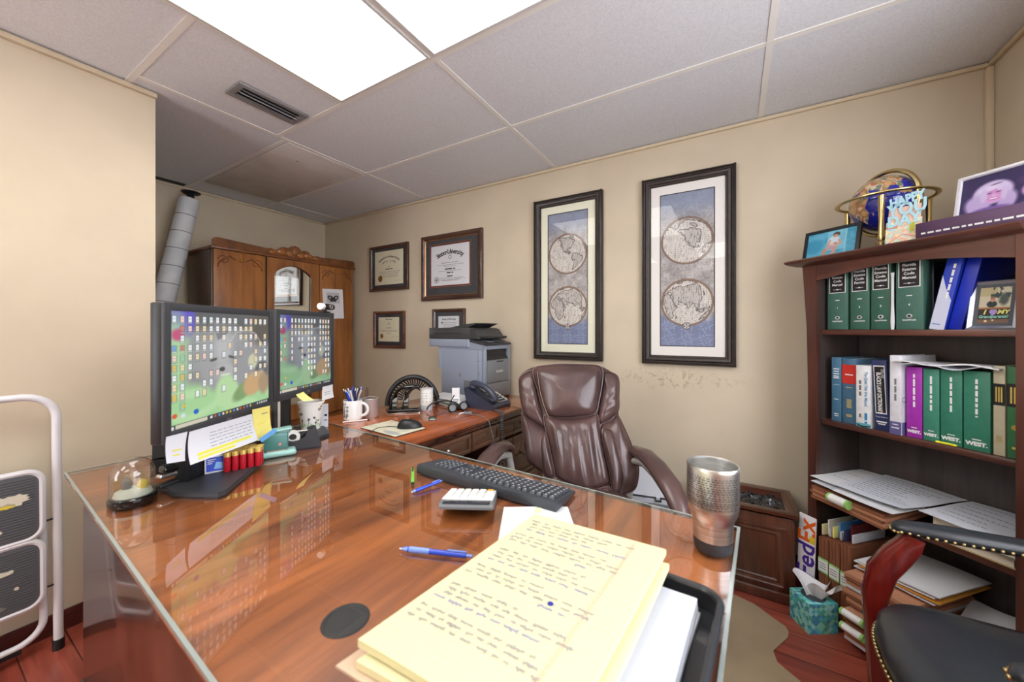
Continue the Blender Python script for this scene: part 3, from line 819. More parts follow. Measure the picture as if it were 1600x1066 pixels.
m.cyl((x0 + .06, y, z0 + .05), (x0 + .06, y - .0006, z0 + .05), .026, .026, INKG, 20); m.cyl((x0 + .06, y, z0 + .05), (x0 + .06, y - .001, z0 + .05), .020, .020, PALEP, 20); m.cyl((x0 + .06, y, z0 + .05), (x0 + .06, y - .0014, z0 + .05), .012, .012, INKG, 12)
scribble(m, x0 + .13, x0 + .2, z0 + .045, .010, INK, y, .0005, 5); scribble(m, x1 - .15, x1 - .05, z0 + .05, .012, INK, y, .0005, 6)
m.build('certificate', t)
m = MB(); w_, h_ = x1 - x0 + .026, z1 - z0 + .026; m.T = Tr(cx, 0, (z0 + z1) / 2)
m.rings(w_, h_, [(0, -.0096), (0, -.0115), (.005, -.0115), (.005, -.0100)], GILT); m.rings(w_ - .010, h_ - .010, [(0, -.0100), (.010, -.0098)], MAROON); m.build('inner_line', t)
m = MB(); m.rings(2 * a, 2 * b, [(-.004, -.018), (-.004, -.02), (.003, -.012)], GILT); m.build('gilt_edge', f)
pane(t, a, b, -.0138)
# 3: smaller cream certificate
t, f, (x0, x1, z0, z1), (a, b) = frame('small cream certificate with a gold seal, lower left of the group', -2.946, -2.534, 1.068, 1.41, .028, FR_RED, ROUND, MATD2, (.058, .072, .060, .056), DIP)
m = MB(); certificate(m, x0, x1, z0, z1, CREAMP); cx = (x0 + x1) / 2
for k, (dz, s_, hg) in enumerate(((.02, .045, .009), (.045, .012, .006), (.062, .016, .008), (.1, .04, .010), (.124, .11, .004), (.134, .10, .004), (.15, .03, .006))): textbars(m, cx - s_, cx + s_, z1 - dz, hg, INKG, y, 40 + k)
scribble(m, x1 - .10, x1 - .03, z0 + .045, .010, INKG, y, .0005, 7); m.cyl((x0 + .045, y, z0 + .05), (x0 + .045, y - .0012, z0 + .05), .022, .020, SEALG, 20)
m.build('certificate', t); pane(t, a, b)
# 4: certificate half hidden by the printer
t, f, (x0, x1, z0, z1), (a, b) = frame('small white certificate in a walnut frame, half hidden behind the printer', -2.197, -1.852, 1.14, 1.412, .028, FR_WOOD, ROUND, MATD, (.058, .062, .055, .060), DIP)
m = MB(); certificate(m, x0, x1, z0, z1, PALEP); cx = (x0 + x1) / 2
m.text('State of Florida', .024, INK, Tr(cx, y, z1 - .026) @ Rx(90), bold=.0004); m.cyl((x0 + .04, y, z1 - .055), (x0 + .04, y - .0005, z1 - .055), .01, .01, INKG, 14)
for k in range(6): textbars(m, x0 + .05, x1 - .03, z1 - .055 - .014 * k, .005, INKG, y, 60 + k)
m.build('certificate', t); pane(t, a, b)

# antique hemisphere map prints
def map_print(seed, lon_a, lat_a, lon_b, lat_b):
    asp = .29 / .90
    p = Pic(150, 440, asp, (174, 169, 166))
    U, V = p.U, p.V
    n = fbm(U * 9, V * 28, 5, seed)
    p.C += ((n - .5) * 80)[..., None]; n = fbm(U * 50, V * 150, 3, seed + 21); p.C += ((n - .5) * 60)[..., None]
    blue = np.clip((V - .80) / .12, 0, 1); p.mix(blue * .75, (128, 142, 170))
    low = np.clip((.215 - V + .02 * np.sin(U * 20)) / .05, 0, 1); p.mix(low * .85, (112, 124, 160))
    # damask scrolls at the foot and head
    for bx in (.18, .5, .82):
        for cy_ in (.05, .14, .93):
            dx = (U - bx); dy = (V - cy_) / asp
            r = np.sqrt(dx * dx + dy * dy); an = np.arctan2(dy, dx)
            sc = np.sin(r * 60 + 3 * np.cos(an * 4 + seed))
            p.mix(np.clip(sc * 3, 0, 1) * np.clip((.17 - r) / .05, 0, 1) * .55 * np.maximum(low, blue * .35), (156, 172, 206))
    fine = fbm(U * 60, V * 190, 3, seed + 9)
    p.mix(np.clip((fine - .56) * 6, 0, 1) * .30 * np.maximum(low, .5), (84, 92, 128))
    for (cy_, lo, la, nm) in ((.684, lon_a, lat_a, 0), (.285, lon_b, lat_b, 1)):
        dx = (U - .5) / .455; dy = (V - cy_) / asp / .455
        r = np.sqrt(dx * dx + dy * dy)
        p.mix(np.clip((1.06 - r) / .03, 0, 1), (96, 74, 62))
        p.mix(np.clip((1.025 - r) / .01, 0, 1), (150, 118, 96)); p.mix(np.clip((.985 - r) / .01, 0, 1), (92, 80, 72))
        inside = r < .965
        p.mix(inside, (222, 217, 208))
        tone = fbm(U * 14, V * 44, 4, seed + 3 + nm)
        p.mix(inside * np.clip((tone - .45) * 2.2, 0, 1) * .5, (196, 190, 184))
        # orthographic lookup
        rr = np.clip(r / .965, 0, 1); X = dx / .965; Y = dy / .965
        Zc = np.sqrt(np.clip(1 - rr * rr, 0, 1)); l0 = math.radians(la)
        y3 = Y * math.cos(l0) + Zc * math.sin(l0); z3 = Zc * math.cos(l0) - Y * math.sin(l0)
        lat = np.degrees(np.arcsin(np.clip(y3, -1, 1))); lon = np.degrees(np.arctan2(X, z3)) + lo
        wob = (fbm(U * 40, V * 120, 3, seed + 5) - .5) * 9
        lon = (lon + wob + 180) % 360 - 180; lat = lat + wob
        ld = land(lon, lat).astype(float)
        gy, gx = np.gradient(ld); edge = (np.abs(gx) + np.abs(gy)) > 0
        p.mix(inside * ld * .55, (176, 170, 166)); p.mix(inside * edge * .9, (58, 52, 52))
        gl = (np.minimum(np.abs((lon % 30)), 30 - np.abs(lon % 30)) < .7) | (np.abs(lat % 30) < .7)
        p.mix(inside * gl * .3, (120, 112, 108))
        nm_ = fbm(U * 120, V * 60, 2, seed + 11)
        p.mix(inside * ld * (nm_ > .62) * .55, (88, 82, 82))
        p.mix(inside * (1 - ld) * (nm_ > .62) * .45, (120, 112, 110)); wv_ = np.abs(np.sin(Y * 34 + 2.5 * np.sin(X * 7 + seed) + 3 * tone)); p.mix(inside * (1 - ld) * (wv_ < .22) * .5, (128, 120, 116))
    # small compass rose under the lower circle
    dx = (U - .5); dy = (V - .133) / asp; r = np.sqrt(dx * dx + dy * dy); an = np.arctan2(dy, dx)
    p.mix(r < .055, (206, 200, 194)); p.mix((r < .05) & (np.cos(an * 4) > .2), (70, 60, 58)); p.mix((r < .075) & (r > .06), (80, 68, 64))
    return p
MAPG = ('framed map prints on the back wall', 'map_print', 'framed print')
ROPE = [(0.0, .75), (.06, .95), (.16, 1.0), (.24, .8), (.34, .78), (.48, 1.0), (.66, .95), (.8, .72), (.9, .7), (1.0, .45)]
for (lab, X0, X1, Z0, Z1, bd, sd, arg) in (
    ('tall antique map print with a cream mat, beside the certificates', -1.222, -.724, 1.033, 2.150, MATC, 3, (-95, 12, 55, 12)),
    ('tall antique map print with a white mat, nearer the bookcase', -.478, .018, 1.034, 2.150, MATW, 8, (-120, 40, 75, 25))):
    t, f, (x0, x1, z0, z1), (a, b) = frame(lab, X0, X1, Z0, Z1, .052, FR_BLACK, ROPE, bd, (.104, .104, .108, .106), MAPG, group_depth=.032)
    # rope beading round the outer edge
    m = MB(); w_, h_ = X1 - X0, Z1 - Z0
    n = int(h_ / .0085)
    for s_ in (-1, 1):
        for k in range(n): m.box(s_ * (w_ / 2 - .006) - .004, s_ * (w_ / 2 - .006) + .004, -.0335, -.030, -h_ / 2 + .004 + k * h_ / n, -h_ / 2 + .004 + k * h_ / n + .005, FR_BLACK)
        n2 = int(w_ / .0085)
        for k in range(n2): m.box(-w_ / 2 + .004 + k * w_ / n2, -w_ / 2 + .009 + k * w_ / n2, -.0335, -.030, s_ * (h_ / 2 - .006) - .004, s_ * (h_ / 2 - .006) + .004, FR_BLACK)
    m.build('rope_bead', f)
    pw_, ph_ = x1 - x0 + .006, z1 - z0 + .006
    map_print(sd, *arg).sheet(pw_, ph_, PRINT, Tr((x0 + x1) / 2, -.0055, (z0 + z1) / 2), name='map_print', parent=t)
    m = MB(Tr((x0 + x1) / 2, 0, (z0 + z1) / 2)); m.rings(x1 - x0 + .004, z1 - z0 + .004, [(0, -.0097), (.004, -.0099), (.0045, -.0070)], mat('dark_blue_line', (38, 42, 52), .6)); m.build('inner_line', t)
    pane(t, a, b, -.014)

# ------------------------------------------------------------------ step ladder against the left wall
LW = mat('white_ladder_enamel', (226, 226, 230), .3, coat=.3)
TREAD = mat('grey_ribbed_rubber', (92, 94, 98), .6)
t = thing('step_ladder', 'folded white step ladder with paint-splashed grey treads, against the left wall', 'step ladder', Tr(-2.252, .136, 0) @ Rz(90))
TL = Rx(-2.5)
def U(z0, zt, hw, r, yy, m_, nm, mat_):
    pts = [(-hw, yy, z0)]; R = .085
    for k in range(7):
        a = PI - k * PI / 12; pts.append((-hw + R + R * math.cos(a), yy, zt - R + R * math.sin(a)))
    for k in range(7):
        a = PI / 2 - k * PI / 12; pts.append((hw - R + R * math.cos(a), yy, zt - R + R * math.sin(a)))
    pts.append((hw, yy, z0))
    q = MB(TL); q.tube(pts, r, mat_, 12); return q.build(nm, t)
U(.025, .985, .205, .0135, 0, None, 'front_frame', LW)
q = MB(TL)
R = .07; hw = .172; pts = [(-hw, .022, .62)] + [(-hw + R - R * math.cos(k * PI / 12), .022, .06 + R - R * math.sin(k * PI / 12)) for k in range(7)] + [(hw - R + R * math.sin(k * PI / 12), .022, .06 + R - R * math.cos(k * PI / 12)) for k in range(7)] + [(hw, .022, .62)]
q.tube(pts, .0115, LW, 10); q.build('rear_frame', t)
for s_ in (-1, 1):
    q = MB(TL); q.cyl((s_ * .205, 0, .0), (s_ * .205, 0, .04), .0165, .0165, BLACKP, 14); q.build('foot', t)
q = MB(TL); q.box(-.12, .12, .012, .034, .036, .056, BLACKP, .004); q.build('rubber_bar', t)
CREAM_SP = mat('dried_cream_paint', (222, 216, 196), .7); YEL_SP = mat('dried_yellow_paint', (226, 206, 70), .7)
def tread(zc, hh, splats):
    def rr(hw, hz, R, n=6):
        o = []
        for (sx, sz, a0_) in ((1, 1, 0), (-1, 1, 90), (-1, -1, 180), (1, -1, 270)):
            for k in range(n + 1):
                a = math.radians(a0_ + 90 * k / n); o.append((sx * (hw - R) + R * math.cos(a), zc + sz * (hh - R) + R * math.sin(a)))
        return o
    st = MB(TL); st.prismy(rr(.160, hh - .008, .035), -.020, -.004, TREAD)
    n = 22
    for k in range(n):
        z = zc - hh + .022 + (2 * hh - .044) * k / (n - 1); st.box(-.148, .148, -.0225, -.0195, z - .0022, z + .0022, TREAD)
    st = st.build('step', t)
    fr_ = MB(TL); fr_.tube([(x, -.012, z) for x, z in rr(.166, hh, .042)], .011, LW, 8, closed=True); fr_.build('step_rim', st)
    for (sx, sz, rx_, rz_, m_) in splats:
        q = MB(TL)
        rnd = random.Random(int(sx * 1e4) + int(sz * 1e3)); n_ = 22
        q.prismy([(sx + rx_ * (.7 + .5 * rnd.random()) * math.cos(2 * PI * k / n_), zc + sz + rz_ * (.65 + .6 * rnd.random()) * math.sin(2 * PI * k / n_)) for k in range(n_)], -.0238, -.0226, m_)
        q.build('paint_splash', st)
    for s_ in (-1, 1):
        q = MB(TL); q.cyl((s_ * .170, -.006, zc - hh + .05), (s_ * .204, -.002, zc - hh + .05), .004, .004, BLACKP, 8); q.build('hinge_pin', st)
tread(.58, .125, [(.095, .035, .048, .022, CREAM_SP), (.085, .018, .022, .010, YEL_SP), (.07, -.07, .006, .005, CREAM_SP)])
tread(.325, .122, [(.075, .035, .026, .008, CREAM_SP), (.105, -.03, .006, .006, CREAM_SP), (.05, -.085, .03, .012, mat('dried_grey_paint', (130, 128, 122), .7))])

# ------------------------------------------------------------------ long rolled tube in the alcove
TUBEM = mat('white_tube_wrap', (222, 224, 226), .55, var=.08, vscale=6)
a_ = Vector((-3.40, .705, .0)); b_ = Vector((-3.518, 1.165, 2.215)); d_ = b_ - a_
t = thing('rolled_tube', 'tall white wrapped tube leaning in the alcove beside the wardrobe', 'tube', Tr(*a_))
m = MB(); m.cyl((d_ * 0.008)[:], d_[:], .070, .062, TUBEM, 28); m.build('tube_body', t)
m = MB()
for k in range(1, 17):
    p = d_ * (k / 17); rr_ = .070 - .008 * k / 17 + .0008
    n_ = d_.normalized(); m.cyl((p - n_ * .0016)[:], (p + n_ * .0016 + Vector((0, 0, .002)))[:], rr_, rr_, INKG, 28, False)
m.build('wrap_line', t)
m = MB(); e = d_; n_ = d_.normalized()
m.cyl(e[:], (e + n_ * .045)[:], .030, .020, BLACKP, 14); m.T = Tr(*(e + n_ * .045)); m.lathe([(.02, 0), (.05, .006), (.060, .014), (.057, .020), (.0, .024)], BLACKP, 24); m.build('end_cap', t)
# ------------------------------------------------------------------ monitors
SCREEN = colmat('screen_picture', .35, emit=.66)
ICONS1 = ['1111111111011111', '0111111111111000', '0101110100111101', '1111110010011011', '1111110101100101', '1110000001000111', '1111011001001011', '1100110001010100', '1101100100000000', '0100000000000000']
ICONS2 = ['1101111111101111', '1001111111001111', '0001111111001111', '1101011011101111', '1101001011101011', '1001001011101011', '1101001011100011', '0000001011100011', '0000000011100011', '0000000001000110']
def desktop(seed, icons, dim):
    p = Pic(230, 180, 1.3, (128, 132, 134))
    U, V = p.U, p.V
    n = fbm(U * 6, V * 5, 4, seed)
    p.C += ((n - .5) * 50)[..., None]
    p.ell(.55, .98, .5, .16, (74, 76, 78), .6); p.ell(.92, .86, .16, .2, (70, 64, 58), .5)
    p.ell(.10, .93, .10, .15, (76, 64, 190), .4); p.ell(.04, .60, .10, .36, (160, 206, 150), .8); p.ell(.06, .80, .05, .05, (190, 60, 110), .6)
    p.ell(.46, .58, .25, .30, (150, 150, 152), .5); p.ell(.66, .44, .26, .30, (138, 138, 141), .5); p.ell(.46, .66, .09, .16, (176, 176, 178), .9)   # cat
    p.poly([(.40, .74), (.34, .95), (.52, .82)], (112, 112, 116)); p.poly([(.66, .80), (.78, .92), (.80, .66)], (110, 110, 114))
    p.line([(.52, .72), (.60, .82), (.72, .84), (.82, .80), (.96, .60)], .006, (190, 192, 186), .7)
    p.ell(.79, .50, .06, .08, (196, 196, 160), .35); p.ell(.47, .44, .10, .08, (170, 170, 172), .6); p.ell(.445, .46, .028, .022, (50, 50, 52), .4)
    p.ell(.36, .56, .035, .014, (60, 62, 52), .4, 10); p.ell(.54, .57, .035, .014, (60, 62, 52), .4, -14); p.ell(.48, .40, .05, .012, (226, 220, 214), .5)
    p.ell(.90, .36, .09, .14, (70, 72, 78), .4, -20); p.ell(.88, .30, .05, .10, (172, 168, 158), .4, -30)
    g = np.clip((.36 - V - .16 * (U - .1) + .05 * np.sin(U * 9)) / .08, 0, 1); p.mix(g, (152, 206, 138))
    wv = np.sin((V * 30 + 5 * np.sin(U * 5 + 1) + U * 6)); p.mix(g * np.clip(wv, 0, 1) * .55, (190, 226, 170))
    p.ell(.50, .22, .12, .18, (172, 214, 150), .3, 20); p.ell(.70, .22, .16, .08, (110, 146, 84), .3, 25)
    p.ell(.80, .26, .13, .12, (196, 152, 100), .3, 20); p.ell(.93, .24, .07, .12, (158, 130, 94), .5)
    p.C = p.C * .84 + 34
    if dim: p.C *= np.array([.80, .82, .86])
    cols = [(240, 240, 240), (240, 240, 240), (240, 216, 170), (230, 238, 244), (244, 208, 196), (240, 232, 214)]
    rnd = random.Random(seed)
    nx = 16; 
    for r, row in enumerate(icons):
        for c, b in enumerate(row):
            if b != '1': continue
            x = .018 + c * .061; y = .955 - r * .083
            p.rect(x - .008, x + .036, y - .062, y + .01, (84, 86, 84), .35)
            k = rnd.choice(cols) if c > 1 else rnd.choice(cols + [(110, 160, 220), (226, 190, 90), (206, 120, 110), (150, 206, 170)])
            p.rect(x, x + .029, y - .044, y + .004, k); p.rect(x + .005, x + .022, y - .024, y - .016, (150, 160, 176), .5)
            p.rect(x - .004, x + .032, y - .056, y - .050, (224, 224, 224), .7)
    p.rect(0, 1, 0, .045, (58, 62, 66)); p.rect(.04, .30, .006, .04, (206, 200, 180)); p.rect(.005, .03, .01, .036, (226, 226, 226))
    for k in range(12): p.rect(.33 + k * .038, .348 + k * .038, .012, .036, rnd.choice([(210, 180, 60), (90, 150, 210), (220, 220, 220), (90, 170, 90), (200, 90, 60)]))
    for k in range(5): p.rect(.84 + k * .03, .855 + k * .03, .014, .034, (200, 200, 200))
    p.ell(.205, .115, .022, .022, (24, 96, 200), .2); p.ell(.035, .12, .02, .02, (214, 90, 60), .3); p.ell(.10, .11, .018, .018, (210, 220, 230), .3); p.ell(.105, .19, .012, .016, (230, 180, 50), .3)
    return p
def monitor(label, M, W, z0, z1, seed, icons, dim, neck, base, sl):
    t = thing('computer_monitor', label, 'monitor', M, 'monitors on the main desk')
    H = z1 - z0
    m = MB(); m.box(-W / 2, W / 2, .004, .034, z0, z1, BLACKP, .004); m.box(-W / 2 + .06, W / 2 - .06, .034, .058, z0 + .05, z1 - .05, BLACKP, .01); m.build('housing', t)
    sx0, sx1, sz0, sz1 = -W / 2 + sl, W / 2 - sl, z0 + .028, z1 - .021
    m = MB()
    m.box(-W / 2, sx0, -.004, .006, z0, z1, DGREY, .002).box(sx1, W / 2, -.004, .006, z0, z1, DGREY, .002)
    m.box(sx0 - .001, sx1 + .001, -.004, .006, z0, sz0, DGREY, .002).box(sx0 - .001, sx1 + .001, -.004, .006, sz1, z1, DGREY, .002)
    m.text('DELL', .011, INKG, Tr(0, -.0043, z0 + .014) @ Rx(90), bold=.0003)
    m.build('bezel', t)
    desktop(seed, icons, dim).sheet(sx1 - sx0, sz1 - sz0, SCREEN, Tr((sx0 + sx1) / 2, .0012, (sz0 + sz1) / 2), name='screen', parent=t)
    m = MB(); nx0, nx1, ny0, ny1 = neck
    m.box(nx0, nx1, ny0, ny1, .013, z0 + .16, BLACKP, .004); (m.box(nx0 - .003, nx0, ny0 - .002, ny0 + .008, .013, z0 + .10, mat('silver_stand_edge', (196, 192, 180), .35)) if dim else None); m.box(nx0 + .005, nx1 - .005, .05, ny0 + .01, z0 + .11, z0 + .15, BLACKP, .002); m.build('stand_neck', t)
    m = MB(); m.prism(base, .0, .009, DGREY); m.prism([(x * .985, y * .985 + .001) for x, y in base], .009, .0125, DGREY); m.build('stand_base', t)
    return t
M1 = Tr(-1.391, .559, GZ) @ Rz(122.3)
M2 = Tr(-1.627, .958, GZ) @ Rz(115)
mon1 = monitor('nearest black monitor, with notes taped under its screen', M1, .458, .174, .546, 4, ICONS1, False, (-.062, .0, .075, .115),
        [(-.135, .06), (-.145, -.075), (-.125, -.085), (.148, -.022), (.155, .0), (.15, .14), (-.10, .14), (-.105, .10)], .021)
mon2 = monitor('farther black monitor with a webcam clipped on top', M2, .394, .188, .556, 4, ICONS2, True, (-.075, -.005, .075, .115),
        [(-.088, -.075), (.01, -.095), (.03, -.085), (.125, .0), (.125, .122), (-.085, .122)], .022)
# webcam
t = thing('webcam', 'black and white webcam clipped to the farther monitor', 'webcam', M2 @ Tr(.130, .012, .5565))
m = MB(); m.box(-.02, .035, -.018, .012, .0, .006, BLACKP, .002); m.box(.0, .022, -.008, .008, .005, .014, BLACKP, .003); m.build('clip', t)
m = MB(); m.T = Tr(.008, -.012, .028)
m.cyl((-.050, 0, 0), (.0, 0, 0), .0155, .0155, mat('webcam_white', (232, 232, 232), .3), 20); m.build('camera_shell', t)
m = MB(); m.T = Tr(.008, -.012, .028); m.box(-.034, .050, -.020, .014, -.0145, .0145, BLACKG, .013, 4); m.build('camera_face', t)
m = MB(); m.T = Tr(.014, -.0325, .028); m.lathe([(.0, 0), (.0085, 0), (.0095, .002), (.0105, .002), (.0105, -.001)], CHROME, 20); m.T = Tr(.014, -.0325, .028) @ Rx(90); m.v = []; m.f = []; m.mi = []
m.lathe([(.0, .0008), (.0075, .0008), (.0085, .0022), (.0105, .0018), (.011, -.001)], mat('lens_ring', (150, 152, 156), .25, metal=.7), 22); m.lathe([(0, .0016), (.006, .0012), (.0065, .0006)], BLACKG, 18); m.build('lens', t)

# notes taped to the monitors
def note(name, label, M, quad, m_, lines, th=.0006, curl=0.0, y=-.0075):
    """four corners in the monitor plane: TL, TR, BR, BL"""
    (ax, az), (bx, bz), (cx, cz), (dx, dz) = quad
    def P(u, v, off=0):
        x = (ax * (1 - u) + bx * u) * (1 - v) + (dx * (1 - u) + cx * u) * v; z = (az * (1 - u) + bz * u) * (1 - v) + (dz * (1 - u) + cz * u) * v
        return (x, y - curl * v * v + off - .0, z)
    q = MB(); q.grid(lambda u, v: P(u, v), 6, 6, m_); q.grid(lambda u, v: P(1 - u, v, th), 6, 6, m_)
    for (u0, u1, v, h, mm) in lines:
        for (s0, s1) in ((u0, u1),):
            n = max(2, int((s1 - s0) * 14)); rnd = random.Random(int(v * 999))
            u = s0
            while u < s1 - .01:
                w_ = min(rnd.uniform(.04, .12), s1 - u)
                q.add([P(u, v + h, -.0004), P(u + w_, v + h, -.0004), P(u + w_, v, -.0004), P(u, v, -.0004)], [(0, 1, 2, 3)], mm)
                u += w_ + (.02 if mm is not HILITE else 0)
    return solo(q, name, label, 'note', M, 'notes stuck on the monitors')
HL = HILITE
note('paper_note', 'small white note at the left end of the nearest monitor', M1, [(-.228, .196), (-.163, .192), (-.183, .118), (-.238, .130)], WHITE2, [(.3, .8, .55, .05, HL), (.3, .7, .72, .05, HL), (.32, .78, .56, .03, INKG), (.32, .68, .73, .03, INKG)], curl=.01)
note('paper_note', 'long white typed sheet with yellow highlighting under the nearest screen', M1, [(-.158, .190), (.106, .181), (.100, .090), (-.182, .106)], WHITE2,
     [(.28, .95, .22 + .11 * k, .018, INKG) for k in range(5)] + [(.1, .9, .74, .09, HL), (.1, .62, .86, .08, HL), (.1, .9, .77, .02, INKG)], curl=.022, y=-.009)
note('sticky_note', 'yellow sticky sheet at the right end of the nearest monitor', M1, [(.100, .196), (.199, .190), (.186, .086), (.102, .086)], STICKY, [(.5, .85, .2, .03, INKG), (.2, .7, .5, .02, HL)], curl=.018, y=-.0105)
note('paper_note', 'white note hanging from the farther monitor by its lower right corner', M2, [(.098, .204), (.180, .204), (.172, .142), (.079, .143)], WHITE, [(.2, .8, .45, .04, INKG), (.25, .75, .6, .04, INKG)], curl=.01)
note('sticky_note', 'bright yellow sticky note hanging under the farther screen', M2, [(-.088, .200), (-.040, .204), (.006, .160), (-.066, .168)], mat('bright_sticky', (250, 244, 150), .6), [], curl=.02)

# ------------------------------------------------------------------ left part of the desk
ON = lambda x, y, r, z=GZ: Tr(x, y, z) @ Rz(r)
# dome paperweight
ACR = mat('clear_acrylic', (250, 252, 252), .02, spec=.5)
ACR.node_tree.nodes['Principled BSDF'].inputs['Transmission Weight'].default_value = 1.0; ACR.node_tree.nodes['Principled BSDF'].inputs['IOR'].default_value = 1.38
t = thing('dome_paperweight', 'clear dome paperweight on a black base at the left desk corner', 'paperweight', ON(-1.419, .346, 64))
m = MB(); m.lathe([(.0, 0), (.048, 0), (.050, .003), (.050, .019), (.047, .022), (0, .022)], BLACKG, 40); m.build('base', t)
m = MB(); pr = [(.0455, .0225), (.046, .024), (.046, .074)] + [(.046 * math.cos(a), .074 + .050 * math.sin(a)) for a in [k * PI / 20 for k in range(1, 10)]] + [(0, .124)]
m.lathe(pr, pane_mat('dome_clear', (253, 254, 254), 1.6, double=True), 40); m.build('dome', t)
m = MB(); m.lathe([(.0, .0226), (.042, .0226), (.043, .05), (.042, .070), (.0, .071)], pane_mat('dome_liquid', (244, 242, 226), 1.33), 36); m.build('liquid', t)
m = MB(); m.lathe([(0, .0228), (.040, .0228), (.036, .034), (.02, .040), (0, .041)], mat('dome_blue_figure', (206, 216, 226), .5), 20); m.ell((.020, -.006, .046), (.012, .010, .016), mat('dome_gold_figure', (206, 186, 90), .4), 14, 8); m.ell((-.012, -.004, .052), (.011, .009, .020), mat('dome_grey_figure', (120, 122, 134), .5), 14, 8)
m.build('figure', t)
# speaker
t = thing('desktop_speaker', 'black wedge-shaped desktop speaker behind the nearest monitor', 'speaker', ON(-1.625, .492, 70))
m = MB(); m.prismx([(-.045, .0), (.06, .0), (.06, .055), (-.045, .05)], -.05, .052, BLACKP); m.build('foot', t)
m = MB(); m.prismx([(-.03, .056), (.055, .056), (.05, .225), (-.008, .225)], -.047, .049, BLACKP); m.build('cabinet', t)
for x in (-.018, .018):
    m = MB(); m.cyl((x, -.045, .027), (x, -.056, .027), .010, .008, DGREY, 16); m.build('knob', t)
# black stapler on the monitor foot
t = thing('stapler', 'black stapler lying on the foot of the nearest monitor', 'stapler', ON(-1.467, .482, 106, GZ + .013))
m = MB(); m.box(-.085, .055, -.016, .016, 0, .007, BLACKP, .003); m.build('base', t)
m = MB(); m.T = Tr(.05, 0, .012) @ Ry(5); m.box(-.13, .005, -.010, .010, 0, .012, CHROME, .002); m.build('magazine', t)
m = MB(); m.T = Tr(.05, 0, .024) @ Ry(7); m.box(-.125, .008, -.014, .014, 0, .018, BLACKG, .007, 4); m.build('arm', t)
# blue and white packet
m = MB(); BLU = mat('packet_blue', (60, 84, 200), .4); m.box(-.019, .030, -.009, .009, 0, .066, mat('packet_white', (226, 228, 236), .5), .001)
m.add([(-.015, -.0094, .006), (.028, -.0094, .004), (.028, -.0094, .050), (-.015, -.0094, .050)], [(0, 1, 2, 3)], BLU)
m.add([(.004, -.0097, .012), (.026, -.0097, .010), (.027, -.0097, .030), (.01, -.0097, .034)], [(0, 1, 2, 3)], mat('packet_light_blue', (140, 190, 240), .4))
for k in range(3): m.box(-.012, .010 - .005 * k, -.0099, -.0095, .042 - .006 * k, .0445 - .006 * k, WHITE)
solo(m, 'small_packet', 'small blue and white packet standing beside the red shotgun shells', 'packet', ON(-1.447, .537, 72, GZ + .013))
# shotgun shells
SHR = mat('red_shell_plastic', (186, 26, 44), .32, coat=.2); SHB = mat('shell_brass', (226, 200, 116), .4, metal=.55)
k_ = 0; first = None
for r_ in range(3):
    for c_ in range(5 if r_ < 2 else 4):
        bx, by = -1.414 + .0073 * c_ - .0195 * r_, .566 + .0195 * c_ + .009 * r_ + (.006 if r_ else 0)
        if first is None:
            first = thing('shotgun_shell', 'x', 'shotgun shell', Tr(bx, by, GZ + .013), 'red shotgun shells in front of the nearest monitor neck')
            m = MB(); m.lathe([(0, 0), (.0085, 0), (.0098, .003), (.0098, .05)], SHR, 16); h1 = m.build('hull', first)
            m = MB(); m.lathe([(.0100, .048), (.0102, .060), (.0112, .060), (.0112, .063), (.0, .0635)], SHB, 16); m.lathe([(0, .0645), (.003, .0645), (.0034, .0635)], SHB, 10); h2 = m.build('brass_head', first); o = first
        else:
            o = first.copy(); COL.objects.link(o); o.location = (bx, by, GZ + .013)
            for c in (h1, h2):
                q = c.copy(); COL.objects.link(q); q.parent = o
        o['label'] = 'red shotgun shell with a brass head, standing in the cluster on the monitor foot'
# teal desk stapler
TEAL = mat('teal_enamel', (70, 128, 122), .3, coat=.3); TEALL = mat('pale_teal_enamel', (150, 200, 192), .3, coat=.3)
t = thing('heavy_stapler', 'old teal metal stapler between the red shells and the tape dispenser', 'stapler', ON(-1.470, .755, 64))
m = MB(); m.box(-.058, .056, -.028, .030, 0, .022, TEALL, .010, 4); m.build('base', t)
m = MB(); m.box(-.052, .030, -.020, .024, .026, .088, TEAL, .006, 3); m.box(-.04, .02, -.016, .02, .021, .027, CHROME); m.build('body', t)
m = MB(); m.T = Tr(-.05, 0, .090) @ Ry(-4); m.box(.0, .092, -.020, .024, 0, .008, TEALL, .003); m.box(.002, .085, -.016, .02, -.012, .0, TEAL, .003); m.build('lever', t)
m = MB(); m.cyl((.002, -.0195, .048), (.002, -.024, .048), .007, .006, CHROME, 14); m.build('rivet', t)
# blue card and yellow tab leaning behind the sticky sheet
m = MB(); m.T = Ry(34); m.box(.0, .055, -.0006, .0006, -.008, .008, mat('blue_card', (96, 160, 220), .5)); solo(m, 'blue_card', 'blue card leaning between the yellow sheet and the teal stapler', 'card', ON(-1.395, .655, 64, .858) @ Ry(-68))
